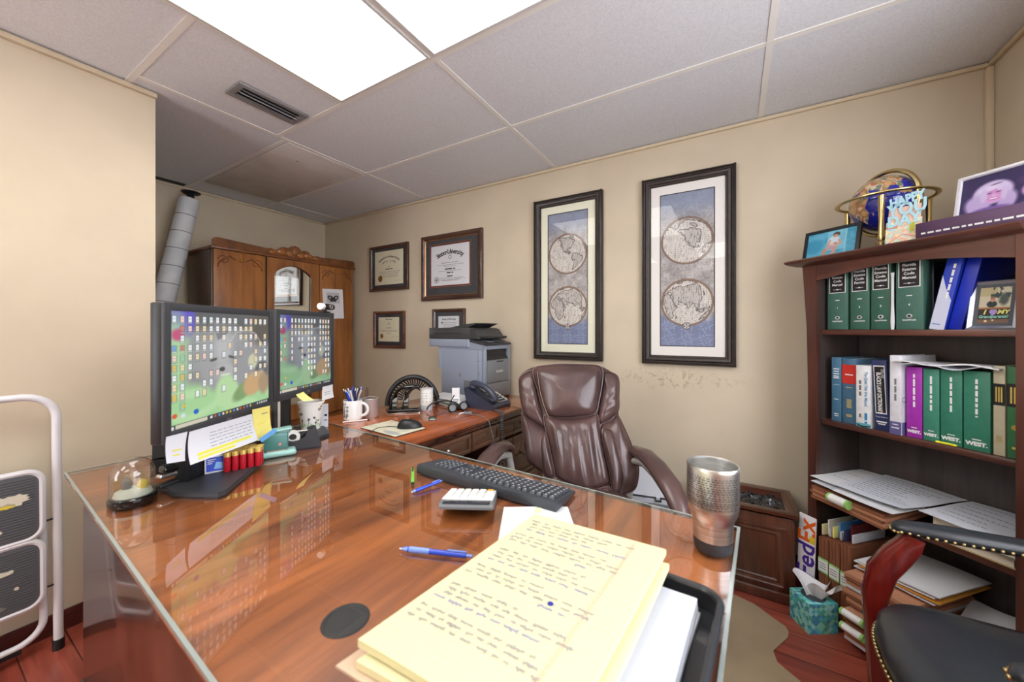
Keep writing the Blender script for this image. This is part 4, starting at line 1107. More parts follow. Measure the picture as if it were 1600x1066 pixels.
# tape dispenser
t = thing('tape_dispenser', 'black tape dispenser with a roll of clear tape, in front of the paper cup', 'tape dispenser', ON(-1.508, .852, 60))
m = MB(); pf = [(-.080, 0), (.080, 0), (.074, .02), (.060, .072), (.052, .076), (.030, .070), (.022, .046), (.004, .034), (-.020, .030), (-.048, .038), (-.070, .056), (-.080, .052)]
m.prismy(pf, -.030, -.020, DGREY); m.prismy(pf, .020, .030, DGREY); m.prismy([(-.080, 0), (.080, 0), (.072, .02), (.050, .07), (.040, .066), (.028, .030), (-.06, .022), (-.076, .04)], -.0205, .0205, DGREY); m.build('body', t)
m = MB(); m.T = Tr(-.022, 0, .043) @ Rx(90)
m.shell([(.014, -.009), (.026, -.009), (.026, .009), (.014, .009), (.014, -.009)], mat('clear_tape_roll', (232, 232, 226), .35), 28); m.build('tape_roll', t)
m = MB(); m.box(-.018, .045, -.009, .009, .064, .0645, mat('clear_tape_roll', (232, 232, 226), .35)); m.T = Ry(-4); m.build('tape_end', t)
# paper cup
t = thing('paper_cup', 'white paper cup with black swirls and green leaves, under the farther monitor', 'cup', ON(-1.690, 1.010, 58, GZ + .013))
CUPW = mat('cup_paper', (244, 242, 236), .55)
def cuppic():
    p = Pic(240, 110, 2.3, (242, 240, 232)); U, V = p.U, p.V
    rnd = random.Random(5)
    for k in range(34):
        cx_, cy_ = rnd.random(), rnd.uniform(.25, .92); r0 = rnd.uniform(.012, .03)
        pts = [(cx_ + r0 * (1 - a / 12) * math.cos(a + k), cy_ + 2.3 * r0 * (1 - a / 12) * math.sin(a + k)) for a in [i * .5 for i in range(20)]]
        p.line(pts, .0042, (46, 46, 46)); p.ell(cx_ + r0 * 1.3, cy_, .006, .006, (30, 30, 30), .3)
    for k in range(9):
        p.ell(k / 9 + .03, .14, .05, .035, (176, 214, 160), .4, 30); p.ell(k / 9 + .07, .20, .03, .02, (150, 200, 130), .4, -40)
        p.line([(k / 9, .1), (k / 9 + .03, .3), (k / 9 + .02, .4)], .004, (30, 30, 30))
    return p
def cuppt(r0, r1, h):
    def f(x, z):
        v = z / 1.0 + .5; a = 2 * PI * x; r = r0 + (r1 - r0) * v; return (r * math.sin(a), -r * math.cos(a), .002 + v * h)
    return f
cuppic().sheet(1, 1, PRINT, None, cuppt(.039, .055, .122), 'cup_wall', t)
m = MB(); m.shell([(.0535, .124), (.0548, .121), (.0572, .122), (.0575, .1265), (.0555, .128), (.0535, .125), (.0385, .010), (.0, .0095)], CUPW, 32); m.shell([(.0, .0), (.0385, .0), (.0392, .003)], CUPW, 32); m.build('cup_rim', t)
m = MB(); m.box(-.02, .035, -.001, .001, 0, .112, WHITE2); m.box(.018, .030, -.0016, -.0011, .052, .062, INK); m.box(.016, .030, -.0016, -.0011, .03, .036, INKG)
solo(m, 'folded_card', 'white card standing behind the paper cup', 'card', ON(-1.722, 1.075, 58))
# pen lying behind
def pen(name, label, p0, p1, body, tip, grip=None, group=None, r=.0048, cat='pen', clip=True):
    p0, p1 = Vector(p0), Vector(p1); d = p1 - p0; L = d.length; n = d.normalized()
    q = d.to_track_quat('X', 'Z').to_matrix().to_4x4()
    t = thing(name, label, cat, Tr(*p0) @ q, group)
    m = MB(); m.cyl((L * .12, 0, 0), (L * .92, 0, 0), r, r * .95, body, 14); m.build('barrel', t)
    m = MB(); m.cyl((0, 0, 0), (L * .03, 0, 0), r * .2, r * .4, CHROME, 10); m.cyl((L * .03, 0, 0), (L * .12, 0, 0), r * .45, r, tip, 14); m.build('tip', t)
    if grip: m = MB(); m.cyl((L * .14, 0, 0), (L * .42, 0, 0), r * 1.12, r * 1.12, grip, 14); m.build('grip', t)
    m = MB(); m.cyl((L * .92, 0, 0), (L, 0, 0), r * .6, r * .55, tip, 12); m.build('button', t)
    if clip: m = MB(); m.box(L * .66, L * .92, -r * .35, r * .35, r * 1.0, r * 1.5, tip, .0005); m.build('clip', t)
    return t
BLUEP = mat('blue_pen_plastic', (40, 74, 200), .25, coat=.3); BLUEL = mat('pale_blue_pen', (120, 150, 226), .25, coat=.3); GREENP = mat('green_pen', (130, 200, 70), .35); WHITEP = mat('white_plastic', (235, 235, 235), .35)
pen('pen', 'dark pen with a pale tip resting behind the nearest monitor', (-1.655, .760, .8715), (-1.765, .850, .8715), BLACKP, mat('pale_pen_tip', (190, 180, 180), .3), None, 'loose pens on the desk', r=.007)
m = MB(); m.box(-.05, .05, -.03, .03, 0, .098, DGREY, .006); solo(m, 'desk_box', 'small dark box behind the monitors, holding up a pen', 'box', ON(-1.745, .805, 60))

# ------------------------------------------------------------------ on the return desk
MUGW = mat('white_glazed_mug', (244, 244, 242), .18, coat=.5)
t = thing('coffee_mug', 'white mug with black letters, packed with pens', 'mug', ON(-1.762, 1.285, 30, RZ))
m = MB(); m.shell([(0, .0), (.044, .0), (.048, .004), (.049, .10), (.0478, .104), (.0455, .102), (.0445, .008), (.0, .007)], MUGW, 36)
for i, (s_, z_) in enumerate((('H', .086), ('IT', .064), ('KT', .043), ('AP', .022))):
    for j, ch in enumerate(s_):
        a = -.55 + j * .36; m.text(ch, .029, INK, Rz(math.degrees(a)) @ Tr(0, -.0496, z_) @ Rx(90), bold=.0004)
m.build('mug_body', t)
m = MB(); m.tube([(.046 + .034 * math.sin(a), 0, .052 + .034 * math.cos(a)) for a in [k * PI / 14 for k in range(15)]], .006, MUGW, 10, flat=1.3); m.build('handle', t)
MM = ON(-1.762, 1.285, 54, RZ)
rnd = random.Random(12)
pcol = [BLUEP, WHITEP, BLACKP, BLUEP, WHITEP, DGREY, BLUEP, WHITEP, mat('navy_pen', (34, 44, 110), .3), CHROME, WHITEP]
pnames = ['blue pen at the left of the mug', 'white pen leaning left in the mug', 'black pen in the middle of the mug', 'blue pen with white clip in the middle of the mug', 'white pen at the front of the mug',
          'grey pen at the back of the mug', 'blue pen leaning right in the mug', 'white pen leaning right in the mug', 'navy pen at the right rim of the mug', 'silver pen at the back of the mug', 'white pen at the back left of the mug']
for k in range(11):
    a = 2 * PI * k / 11 + .4; b_ = MM @ Vector((.020 * math.cos(a + 2.6), .020 * math.sin(a + 2.6), .012)); e_ = MM @ Vector((.048 * math.cos(a), .048 * math.sin(a), .158 + .020 * rnd.random()))
    pen('pen', pnames[k], b_, e_, pcol[k], pcol[(k + 4) % 11], None, 'pens in the white mug', r=.0050)
t = thing('metal_canister', 'polished metal canister beside the pen mug', 'canister', ON(-1.735, 1.378, 50, RZ))
m = MB(); m.shell([(0, 0), (.039, 0), (.041, .003), (.041, .098), (.0425, .1), (.041, .102), (.038, .098), (.0375, .004), (0, .004)], mat('satin_canister', (214, 214, 216), .36, metal=.6), 36); m.build('canister', t)
m = MB(); m.shell([(0.0, .106), (.012, .106), (.034, .101), (.038, .098)], CHROME, 28); m.build('lid', t)
pen('brush', 'dark wooden brush handle standing behind the metal canister', (-1.800, 1.405, RZ + .001), (-1.802, 1.405, RZ + .150), mat('brown_handle', (92, 66, 50), .4), mat('brown_handle', (92, 66, 50), .4), None, None, r=.008, cat='brush', clip=False)
pen('pencil', 'white pencil lying in front of the pen mug', (-1.655, 1.316, RZ + .0045), (-1.735, 1.190, RZ + .0045), WHITEP, BLACKP, None, None, r=.0042, cat='pencil', clip=False)
# mouse pad + mouse
def padpic():
    p = Pic(90, 60, 1.6, (226, 222, 196)); n = fbm(p.U * 5, p.V * 4, 4, 3); p.mix(np.clip((n - .55) * 6, 0, 1) * .7, (196, 206, 186)); n = fbm(p.U * 7, p.V * 5, 4, 13); p.mix(np.clip((n - .6) * 6, 0, 1) * .6, (206, 170, 150)); p.ell(.75, .18, .2, .12, (150, 160, 168), .6, 0, .7); return p
t = thing('mouse_pad', 'pale printed mouse pad under the black mouse', 'mouse pad', ON(-1.420, 1.258, -5, RZ))
m = MB(); m.box(-.136, .136, -.090, .090, 0, .0042, BLACKP, .001); m.build('rubber_base', t)
padpic().sheet(.270, .178, PRINT, Tr(0, 0, .0046) @ Rx(-90), name='printed_top', parent=t)
t = thing('computer_mouse', 'black computer mouse on the pale pad', 'mouse', ON(-1.352, 1.302, 44, RZ + .0052))
m = MB(); m.grid(lambda u, v: ((u - .5) * .118, 0, 0), 1, 1, BLACKP); m.v = []; m.f = []; m.mi = []
n = 24
vs = []
for j in range(9):
    ph = PI / 2 * j / 8
    for i in range(n):
        a = 2 * PI * i / n; x = .060 * math.cos(a) * math.cos(ph) ** .7 if j < 8 else 0; y = .032 * math.sin(a) * math.cos(ph) ** .7 if j < 8 else 0
        vs.append((x, y, .001 + .038 * math.sin(ph) * (1 - .25 * (x / .06)) if j else .0))
m.add(vs, [(j * n + i, j * n + (i + 1) % n, (j + 1) * n + (i + 1) % n, (j + 1) * n + i) for j in range(8) for i in range(n)] + [tuple(range(n - 1, -1, -1))], BLACKP); m.build('mouse_body', t)
m = MB(); m.T = Tr(-.034, 0, .036) @ Rx(90); m.cyl((0, 0, -.004), (0, 0, .004), .008, .008, DGREY, 14); m.build('wheel', t)
m = MB(); m.tube([(-1.393, 1.262, RZ + .012), (-1.43, 1.238, RZ + .014), (-1.46, 1.20, RZ + .012), (-1.452, 1.168, RZ + .010), (-1.44, 1.135, RZ + .006)], .0018, BLACKP, 6); solo(m, 'mouse_cable', 'thin black cable running from the mouse over the pad edge', 'cable')
# hole punch
t = thing('hole_punch', 'black two-arm hole punch with silver edge on the return desk', 'hole punch', ON(-1.640, 1.545, 40, RZ))
m = MB(); m.box(-.10, .085, -.045, .05, 0, .006, CHROME, .002); m.box(-.097, .080, -.042, .047, .0065, .024, BLACKG, .006, 3); m.build('base', t)
for x in (-.06, .005):
    m = MB(); m.prismx([(-.02, .024), (.02, .024), (.03, .07), (.045, .11), (.02, .10), (-.012, .065)], x - .012, x + .012, BLACKG); m.build('punch_post', t)
for x in (-.085, -.012):
    m = MB(); m.tube([(x + .075 * u ** 1.4, .0 + .03 * u, .024 + .118 * math.sin(PI * .5 * u) ** .9) for u in [k / 10 for k in range(11)]], [.014 + .003 * k / 10 for k in range(11)], BLACKG, 10, flat=.6); m.build('lever_arm', t)
m = MB(); m.tube([(-.01, .03, .142), (.03, .032, .146), (.075, .032, .142)], [.015, .018, .014], BLACKG, 12, flat=.7); m.build('lever_bar', t)
# arched sorter behind
t = thing('arched_sorter', 'black ribbed arch-shaped sorter behind the hole punch', 'sorter', ON(-1.752, 1.712, 42, RZ))
m = MB(); m.tube([(.155 * math.cos(a), 0, .005 + .175 * math.sin(a)) for a in [PI * k / 28 for k in range(29)]], .016, BLACKP, 10, flat=1.0); m.build('arch', t)
m = MB()
for k in range(22):
    a = PI * (.06 + .88 * k / 21); m.tube([(.145 * math.cos(a), .0, .012 + .165 * math.sin(a)), (.105 * math.cos(a) + .006, .035, .012 + .135 * math.sin(a)), (.07 * math.cos(a), .06, .010 + .09 * math.sin(a))], .005, DGREY, 6)
m.build('ribs', t)
# papers under everything
t = thing('paper_pile', 'heap of white papers on the return desk in front of the printer', 'papers', ON(-1.625, 1.905, -10, RZ))
rnd = random.Random(4)
for k in range(7):
    m = MB(Rz(rnd.uniform(-9, 9))); z = .001 + .0062 * k; dx, dy = rnd.uniform(-.03, .03), rnd.uniform(-.02, .02)
    m.slab(lambda u, v: (dx + .03 + (u - .5) * .27, dy + (v - .5) * .17, z + .005 + .002 * math.sin(4 * u + k)), 8, 4, .005, WHITE if k != 3 else mat('pale_green_sheet', (150, 190, 150), .6)); m.build('sheet', t)
# pill jar
t = thing('white_jar', 'clear jar with a white label in front of the papers', 'jar', ON(-1.592, 1.668, 44, RZ))
m = MB(); m.lathe([(0, .0), (.037, .0), (.038, .002), (.038, .03), (.0378, .031)], mat('jar_clear_foot', (200, 206, 214), .1, coat=.5), 30); m.lathe([(.0384, .030), (.0384, .116), (.036, .120), (0, .120)], mat('jar_label', (238, 238, 232), .4), 30); m.build('jar_body', t)
m = MB()
for k, (z, n_) in enumerate(((.10, 8), (.085, 5), (.07, 6), (.05, 4))):
    for j in range(n_): 
        a = math.radians(-70 + 140 * j / n_); m.box(-.002, .003, -.0392, -.0387, z, z + .005, INKG); m_ = m
        vs_ = [(0.0389 * math.sin(a + d), -.0389 * math.cos(a + d), z + e) for d, e in ((0, 0), (.09, 0), (.09, .004), (0, .004))]; m.add(vs_, [(0, 1, 2, 3)], INKG)
m.build('label_print', t)
m = MB(); m.cyl((0, 0, .120), (0, 0, .127), .039, .039, WHITEP, 30); m.build('lid', t)
# little black box
m = MB(); m.box(-.02, .02, -.012, .012, 0, .018, BLACKP, .002); m.box(-.016, .016, -.0126, -.0122, .004, .008, WHITE2); m.box(-.012, .012, -.0126, -.0122, .011, .015, mat('pale_green_sheet', (150, 190, 150), .6))
solo(m, 'small_box', 'tiny black box with white print beside the mouse', 'box', ON(-1.372, 1.482, 42, RZ))
# headset on its dock
t = thing('headset_dock', 'white and black upright headset dock beside the telephone', 'headset dock', ON(-1.452, 1.775, 40, RZ))
m = MB(); m.box(-.04, .045, -.045, .045, 0, .024, BLACKP, .008, 3); m.box(.01, .04, -.0455, .02, .022, .045, mat('dock_white', (236, 236, 238), .3), .004); m.build('dock_base', t)
m = MB(); m.T = Tr(0, 0, .02) @ Rx(-8); m.box(-.026, .024, -.004, .010, 0, .108, BLACKP, .002); m.box(-.024, .022, -.0052, -.0042, .002, .106, mat('dock_white', (236, 236, 238), .3)); 
for k in range(3):
    m.box(-.018, .016, -.0056, -.0053, .006 + .012 * k, .012 + .012 * k, INKG)
m.build('dock_panel', t)
t = thing('headset', 'black and silver headset with a boom microphone leaning on the white dock', 'headset', ON(-1.395, 1.672, 40, RZ))
m = MB(); m.tube([(-.03 + .0 + .095 * math.cos(a) - .02, .03 + .02 * math.sin(a), .016 + .046 * math.sin(a)) for a in [PI * (.05 + k / 20 * .95) for k in range(21)]], .005, BLACKP, 8, flat=1.0); m.build('headband', t)
for (x, y, z) in ((.0, .0, .028), (.065, .03, .032)):
    m = MB(); m.T = Tr(x, y, z) @ Rx(80) @ Ry(8); m.lathe([(0, -.012), (.022, -.012), (.027, -.004), (.027, .004), (.022, .012), (.014, .014), (.012, .010), (0, .010)], BLACKP, 24); m.lathe([(.014, .0142), (.017, .0150), (.019, .0138)], GREYP, 24); m.build('ear_cup', t)
m = MB(); m.tube([(-.014, -.006, .035), (-.010, -.008, .065), (.012, -.01, .105)], [.0026, .0024, .0036], BLACKP, 8); m.build('microphone', t)
# telephone: faces the chair (+x)
NAVY = mat('navy_phone_plastic', (62, 68, 88), .3, coat=.2); NAVYD = mat('dark_phone_plastic', (36, 40, 58), .35); KEYG = mat('phone_grey_panel', (196, 196, 200), .4)
t = thing('desk_telephone', 'dark blue desk telephone with a corded handset at the desk edge', 'telephone', Tr(-1.320, 1.922, RZ) @ Rz(88))
m = MB(); m.prismx([(-.110, .0), (.06, .0), (.10, .055), (.112, .118), (.10, .125), (-.105, .032), (-.114, .02)], -.094, .094, NAVY); m.prismx([(.06, .0), (.11, .0), (.11, .06), (.10, .06)], -.08, .08, NAVYD); m.build('phone_base', t)
PT = Tr(0, -.105, .0325) @ Rx(24.4)
m = MB(PT); m.box(-.094, -.018, .008, .215, -.001, .004, NAVYD, .002); m.build('handset_cradle', t)
m = MB(PT); m.tube([(-.056, .012, .020), (-.056, .03, .036), (-.056, .07, .052), (-.056, .115, .056), (-.056, .16, .050), (-.056, .195, .034), (-.056, .212, .018)], [.021, .024, .019, .018, .019, .025, .022], NAVY, 14); m.ell((-.056, .028, .018), (.026, .028, .016), NAVY, 16, 8); m.ell((-.056, .196, .016), (.026, .028, .016), NAVY, 16, 8); m.build('handset', t)
m = MB(PT); m.box(-.010, .088, .010, .118, .0, .004, KEYG, .002); m.box(-.006, .086, .135, .205, .0, .005, KEYG, .002); m.box(.0, .080, .165, .198, .005, .0062, mat('phone_display', (120, 140, 130), .2)); m.build('key_panel', t)
m = MB(PT)
for j in range(4):
    for i in range(5): m.box(-.004 + i * .0185, .009 + i * .0185, .016 + j * .025, .031 + j * .025, .004, .0075, NAVYD if i < 4 else WHITEP, .001)
m.build('buttons', t)
# cords over the desk front
def coil(p, rad, turns, wr):
    P = [Vector(q) for q in p]; out = []; n = turns * 9
    for k in range(n + 1):
        f = k / n * (len(P) - 1); i = min(int(f), len(P) - 2); q = P[i].lerp(P[i + 1], f - i); a = k / 9 * 2 * PI
        out.append((q.x + rad * math.cos(a) * .8, q.y + rad * math.sin(a), q.z + .15 * rad * math.cos(a)))
    m = MB(); m.tube(out, wr, mat('grey_cord', (96, 96, 100), .45), 6); return m
solo(coil([(-1.190, 1.815, RZ + .012), (-1.130, 1.79, RZ + .012), (-1.108, 1.755, .70), (-1.105, 1.765, .60), (-1.108, 1.75, .48), (-1.112, 1.765, .33)], .009, 34, .0030), 'telephone_cord', 'coiled grey telephone cord hanging over the front of the return desk', 'cord')
m = MB(); m.tube([(-1.40, 1.66, RZ + .003), (-1.30, 1.69, RZ + .004), (-1.20, 1.68, RZ + .005), (-1.122, 1.645, RZ - .004), (-1.112, 1.672, .66), (-1.110, 1.69, .55), (-1.112, 1.70, .42)], .0022, GREYP, 6); solo(m, 'headset_cable', 'thin grey cable looping from the headset over the desk edge', 'cable')
m = MB(); m.tube([(-1.215, 1.985, RZ + .006), (-1.115, 1.97, RZ + .003), (-1.096, 1.985, .69), (-1.092, 1.97, .60), (-1.096, 1.94, .52), (-1.10, 1.90, .49), (-1.10, 1.87, .53), (-1.098, 1.862, .62), (-1.10, 1.88, .70)], .0019, BLACKP, 6); solo(m, 'thin_cable', 'thin dark cable hanging in a loop over the return desk drawers', 'cable')
m = MB(); m.box(-.02, .022, -.014, .014, 0, .012, GREYP, .002); m.tube([(-.02, 0, .006), (-.045, -.01, .005), (-.05, -.03, .004)], .004, WHITEP, 6); solo(m, 'key_fob', 'small grey fob with a white strap beside the headset', 'fob', ON(-1.305, 1.702, 40, RZ))
# ------------------------------------------------------------------ right part of the main desk
KEYB = mat('keyboard_black', (58, 62, 68), .4); KEYC = mat('keycap_grey', (70, 75, 82), .35)
t = thing('computer_keyboard', 'dark grey computer keyboard lying along the far edge of the desk', 'keyboard', ON(-.643, .953, 178.5, GZ))
m = MB(); m.prismx([(-.064, .004), (-.064, .011), (.055, .028), (.064, .026), (.066, .012), (.064, .0)], -.253, .253, KEYB); m.build('keyboard_case', t)
KT = Tr(0, -.064, .0118) @ Rx(8.1)
m = MB(KT)
def key(x, y, w=.0165, h=.0155):
    m.add([(x - w / 2, y - h / 2, 0), (x + w / 2, y - h / 2, 0), (x + w / 2, y + h / 2, 0), (x - w / 2, y + h / 2, 0), (x - w * .4, y - h * .4, .0062), (x + w * .4, y - h * .4, .0062), (x + w * .4, y + h * .4, .0062), (x - w * .4, y + h * .4, .0062)],
          [(4, 5, 6, 7), (0, 1, 5, 4), (1, 2, 6, 5), (2, 3, 7, 6), (3, 0, 4, 7)], KEYC)
    m.add([(x - w * .15, y - .002, .0064), (x + w * .12, y - .002, .0064), (x + w * .12, y + .003, .0064), (x - w * .15, y + .003, .0064)], [(0, 1, 2, 3)], WHITEP)
for r_ in range(5):
    y = .018 + r_ * .0188
    for c_ in range(15):
        if r_ == 0 and 4 <= c_ <= 9:
            continue
        key(-.234 + c_ * .0192, y)
    if r_ == 0: key(-.234 + 6.5 * .0192, y, .108)
    for c_ in range(3):
        if r_ in (0, 3, 4) or (r_ == 1 and c_ == 1): key(.068 + c_ * .0188, y)
    for c_ in range(4): key(.138 + c_ * .0192, y)
for c_ in range(16): key(-.234 + c_ * .0192 + (c_ // 4) * .006, .112, .015, .011)
m.build('keys', t)
for s_ in (-1, 1):
    m = MB(); m.box(s_ * .2 - .015, s_ * .2 + .015, .045, .058, 0, .012, BLACKP, .002); m.build('foot', t)
# calculator, display end towards the viewer and raised
CALW = mat('calculator_white', (236, 236, 232), .35); 
t = thing('calculator', 'white calculator with a dark raised display end and one orange key', 'calculator', ON(-.605, .797, 28, GZ))
m = MB(); m.prismx([(-.066, .024), (-.066, .030), (-.060, .037), (-.040, .036), (.064, .014), (.066, .002), (.055, .0), (-.020, .006)], -.068, .068, mat('calculator_body', (112, 116, 118), .4)); m.build('case', t)
CT = Tr(0, -.040, .0362) @ Rx(-11.6)
m = MB(CT); m.box(-.066, .066, .0, .104, .0, .003, CALW, .001); m.build('face_plate', t)
m = MB(); m.box(-.060, .060, -.0625, -.041, .0355, .0375, mat('calculator_display', (44, 50, 62), .15, coat=.5), .001); m.build('display', t)
m = MB(CT)
for j in range(5):
    for i in range(6): m.box(-.062 + i * .0208, -.0445 + i * .0208, .006 + j * .0195, .0215 + j * .0195, .003, .0075, CALW if not (i == 5 and j == 4) else mat('orange_key', (236, 170, 50), .4), .002)
m.build('keys', t)
pen('pen', 'green and white pen beside the left end of the keyboard', (-.826, .806, GZ + .005), (-.938, .917, GZ + .005), GREENP, BLACKP, GREENP, 'loose pens on the desk')
pen('pen', 'blue pen between the calculator and the keyboard', (-.796, .772, GZ + .005), (-.765, .868, GZ + .012), BLUEP, BLUEL, BLUEP, 'loose pens on the desk')
pen('pen', 'pale blue pen lying alone in the middle of the desk', (-.613, .561, GZ + .006), (-.462, .618, GZ + .006), BLUEP, BLUEL, BLUEL, 'loose pens on the desk', r=.0056)
# sheet under the pads
m = MB(); q4 = [(-.525, .842), (-.378, .928), (-.300, .800), (-.452, .700)]
def quadpt(q, u, v):
    return ((q[0][0] * (1 - u) + q[1][0] * u) * (1 - v) + (q[3][0] * (1 - u) + q[2][0] * u) * v, (q[0][1] * (1 - u) + q[1][1] * u) * (1 - v) + (q[3][1] * (1 - u) + q[2][1] * u) * v)
m.slab(lambda u, v: quadpt(q4, 1 - u, v) + (GZ + .0016 + .001 * math.sin(5 * u),), 6, 6, .0012, WHITE)
solo(m, 'paper_sheet', 'blank white sheet lying on the glass under the yellow pads', 'paper')
# letter tray with files
t = thing('letter_tray', 'black letter tray holding white papers under the yellow pads', 'letter tray', ON(-.172, .520, -5, GZ))
def rrect(hx_, hy_, R, n=6):
    o = []
    for (sx, sy, a0_) in ((1, 1, 0), (-1, 1, 90), (-1, -1, 180), (1, -1, 270)):
        for k in range(n + 1):
            a = math.radians(a0_ + 90 * k / n); o.append((sx * (hx_ - R) + R * math.cos(a), sy * (hy_ - R) + R * math.sin(a)))
    return o
TRAY = mat('tray_black', (48, 50, 54), .28, coat=.3)
m = MB(); m.prism(rrect(.142, .196, .03), .0, .003, TRAY); m.build('tray_floor', t)
m = MB(); m.tube([(x, y, .036) for x, y in rrect(.142, .196, .032)], .006, TRAY, 8, closed=True); m.build('tray_rim', t)
m = MB(); o_ = rrect(.142, .196, .032); n = len(o_)
m.add([(x, y, .002) for x, y in o_] + [(x, y, .034) for x, y in o_], [(i, (i + 1) % n, n + (i + 1) % n, n + i) for i in range(n)], TRAY); m.build('tray_wall', t)
for k, (x0_, x1_, y0_, y1_, dz) in enumerate(((-.126, .108, -.17, .176, .004), (-.12, .112, -.172, .172, .011), (-.124, .106, -.165, .174, .018), (-.118, .110, -.17, .170, .025))):
    m = MB(Rz((-1.5, 1.2, -.6, .8)[k])); m.slab(lambda u, v: (x0_ + (x1_ - x0_) * u, y0_ + (y1_ - y0_) * v, dz + .0062 + .0012 * math.sin(7 * u + 3 * v + k)), 8, 8, .006, WHITE if k % 2 == 0 else WHITE2); solo(m, 'paper_bundle', ['lowest white papers in the black letter tray', 'second bundle of white papers in the black letter tray', 'third bundle of white papers in the black letter tray', 'topmost white papers showing in the black letter tray'][k], 'papers', ON(-.172, .520, -5, GZ), 'white papers in the letter tray')
# folder and pads lying over the tray
TANF = mat('tan_folder', (206, 178, 150), .6)
def pad(name, label, q, z, th, m_, extra=None, cat='note pad', lift=0.0):
    """q = TL, TR, BR, BL in plan"""
    f = lambda u, v: quadpt(q, u, v) + (z + .004 * math.sin(3 * u + 1) * v + lift * math.sin(PI * v) + .004 * (1 - v) ** 4,)
    mb = MB(); mb.slab(lambda u, v: f(1 - u, v), 14, 16, th, m_)
    if extra: extra(mb, f)
    return solo(mb, name, label, cat, None, 'yellow legal pads on the desk' if 'pad' in name else None)
pad('folder', 'tan folder under the yellow pads', [(-.372, .690), (-.115, .698), (-.150, .302), (-.432, .290)], .8110, .003, TANF, cat='folder')
REDL = mat('pad_margin_line', (206, 160, 150), .6); BLUL = mat('pad_rule_line', (206, 214, 206), .6)
RULE = BLUL
def padprint(mb, f):
    up = lambda u, v: (lambda p: (p[0], p[1], p[2] + .0007))(f(u, v))
    def strip(u0, v0, u1, v1, wu, wv, m_, n=12):
        for k in range(n):
            a, b = k / n, (k + 1) / n
            ua, va, ub, vb = u0 + (u1 - u0) * a, v0 + (v1 - v0) * a, u0 + (u1 - u0) * b, v0 + (v1 - v0) * b
            mb.add([up(ua - wu, va - wv), up(ub - wu, vb - wv), up(ub + wu, vb + wv), up(ua + wu, va + wv)], [(0, 1, 2, 3)] if wv == 0 else [(3, 2, 1, 0)], m_)
    strip(.80, .02, .80, .98, .0015, 0, REDL); strip(.812, .02, .812, .98, .0015, 0, REDL)
    for k in range(32): strip(.01, .06 + k * .0285, .99, .06 + k * .0285, 0, .0006, RULE, 8)
    # handwriting rows (seen upside down from here)
    rnd = random.Random(21)
    for r_ in range(28):
        v = .075 + r_ * .0285
        if r_ in (4, 9, 14, 19, 24): continue
        u = .04 + (.5 if r_ in (8, 18) else 0) + rnd.uniform(0, .05); end = rnd.choice([.78, .74, .66, .78, .5]) 
        while u < end:
            wl = rnd.uniform(.035, .10); n = max(4, int(wl / .0055)); prev = None
            for k in range(n):
                h_ = .008 if k % 2 else -.006
                if rnd.random() < .2: h_ *= 1.8
                p = (u + wl * k / n, v - .006 + h_ * rnd.uniform(.5, 1))
                if prev:
                    du, dv = p[0] - prev[0], (p[1] - prev[1]) * 1.5; L_ = math.hypot(du, dv) + 1e-9; nu, nv = -dv / L_ * .0017, du / L_ * .0012
                    mb.add([up(prev[0] - nu, prev[1] - nv), up(p[0] - nu, p[1] - nv), up(p[0] + nu, p[1] + nv), up(prev[0] + nu, prev[1] + nv)], [(0, 1, 2, 3)], mat('faint_blue_ink', (136, 142, 186), .6) if r_ % 5 == 3 else mat('pencil_grey_ink', (150, 150, 160), .6))
                prev = p
            u += wl + rnd.uniform(.015, .03)
    c = up(.62, .555); mb.cyl(c, (c[0], c[1], c[2] + .0004), .0045, .0045, mat('dark_blue_blot', (40, 50, 150), .5), 12)
pad('legal_pad', 'lower yellow legal pad, sticking out to the right under the written one', [(-.362, .706), (-.096, .706), (-.132, .318), (-.405, .300)], .8215, .0095, YEL)
pad('legal_pad', 'top yellow legal pad covered in handwriting', [(-.371, .722), (-.104, .726), (-.148, .322), (-.418, .312)], .8345, .0100, YEL, padprint)  # pad drawn oversize: corners taken from image pixels at a lower height
m = MB(); m.box(-.008, .008, -.006, .006, 0, .006, YEL, .001); solo(m, 'sticky_tab', 'tiny yellow tab at the far corner of the top legal pad', 'sticky tab', ON(-.368, .731, 30, .8395))
# travel mug
t = thing('travel_mug', 'brushed steel tumbler engraved with lines of text, on the right corner of the desk', 'tumbler', ON(-.037, .915, 0, GZ))
m = MB(); m.lathe([(0, 0), (.034, 0), (.0365, .003), (.0385, .022), (.0388, .026), (0, .026)], DGREY, 40); m.build('rubber_foot', t)
m = MB(); m.shell([(0, .027), (.0388, .027), (.0400, .060), (.0405, .066), (.044, .074), (.0485, .086), (.0500, .100), (.0508, .176), (.0512, .182), (.0500, .1845), (.0478, .183), (.0470, .172), (.0455, .09), (.036, .066), (.035, .034), (0, .033)], STEEL, 56)
def rowtext(z, seed, r=.0506):
    rnd = random.Random(seed); a = -1.35
    while a < 1.05:
        w_ = rnd.uniform(.05, .16)
        m.add([(r * math.sin(a), -r * math.cos(a), z), (r * math.sin(a + w_), -r * math.cos(a + w_), z), (r * math.sin(a + w_), -r * math.cos(a + w_), z + .0022), (r * math.sin(a), -r * math.cos(a), z + .0022)], [(0, 1, 2, 3)], mat('engraved_grey', (98, 98, 94), .4, metal=.6))
        a += w_ + .05
for k in range(14): rowtext(.103 + k * .0048, k, .0506 + .0005 * k / 14 + .0002)
m.build('steel_body', t)

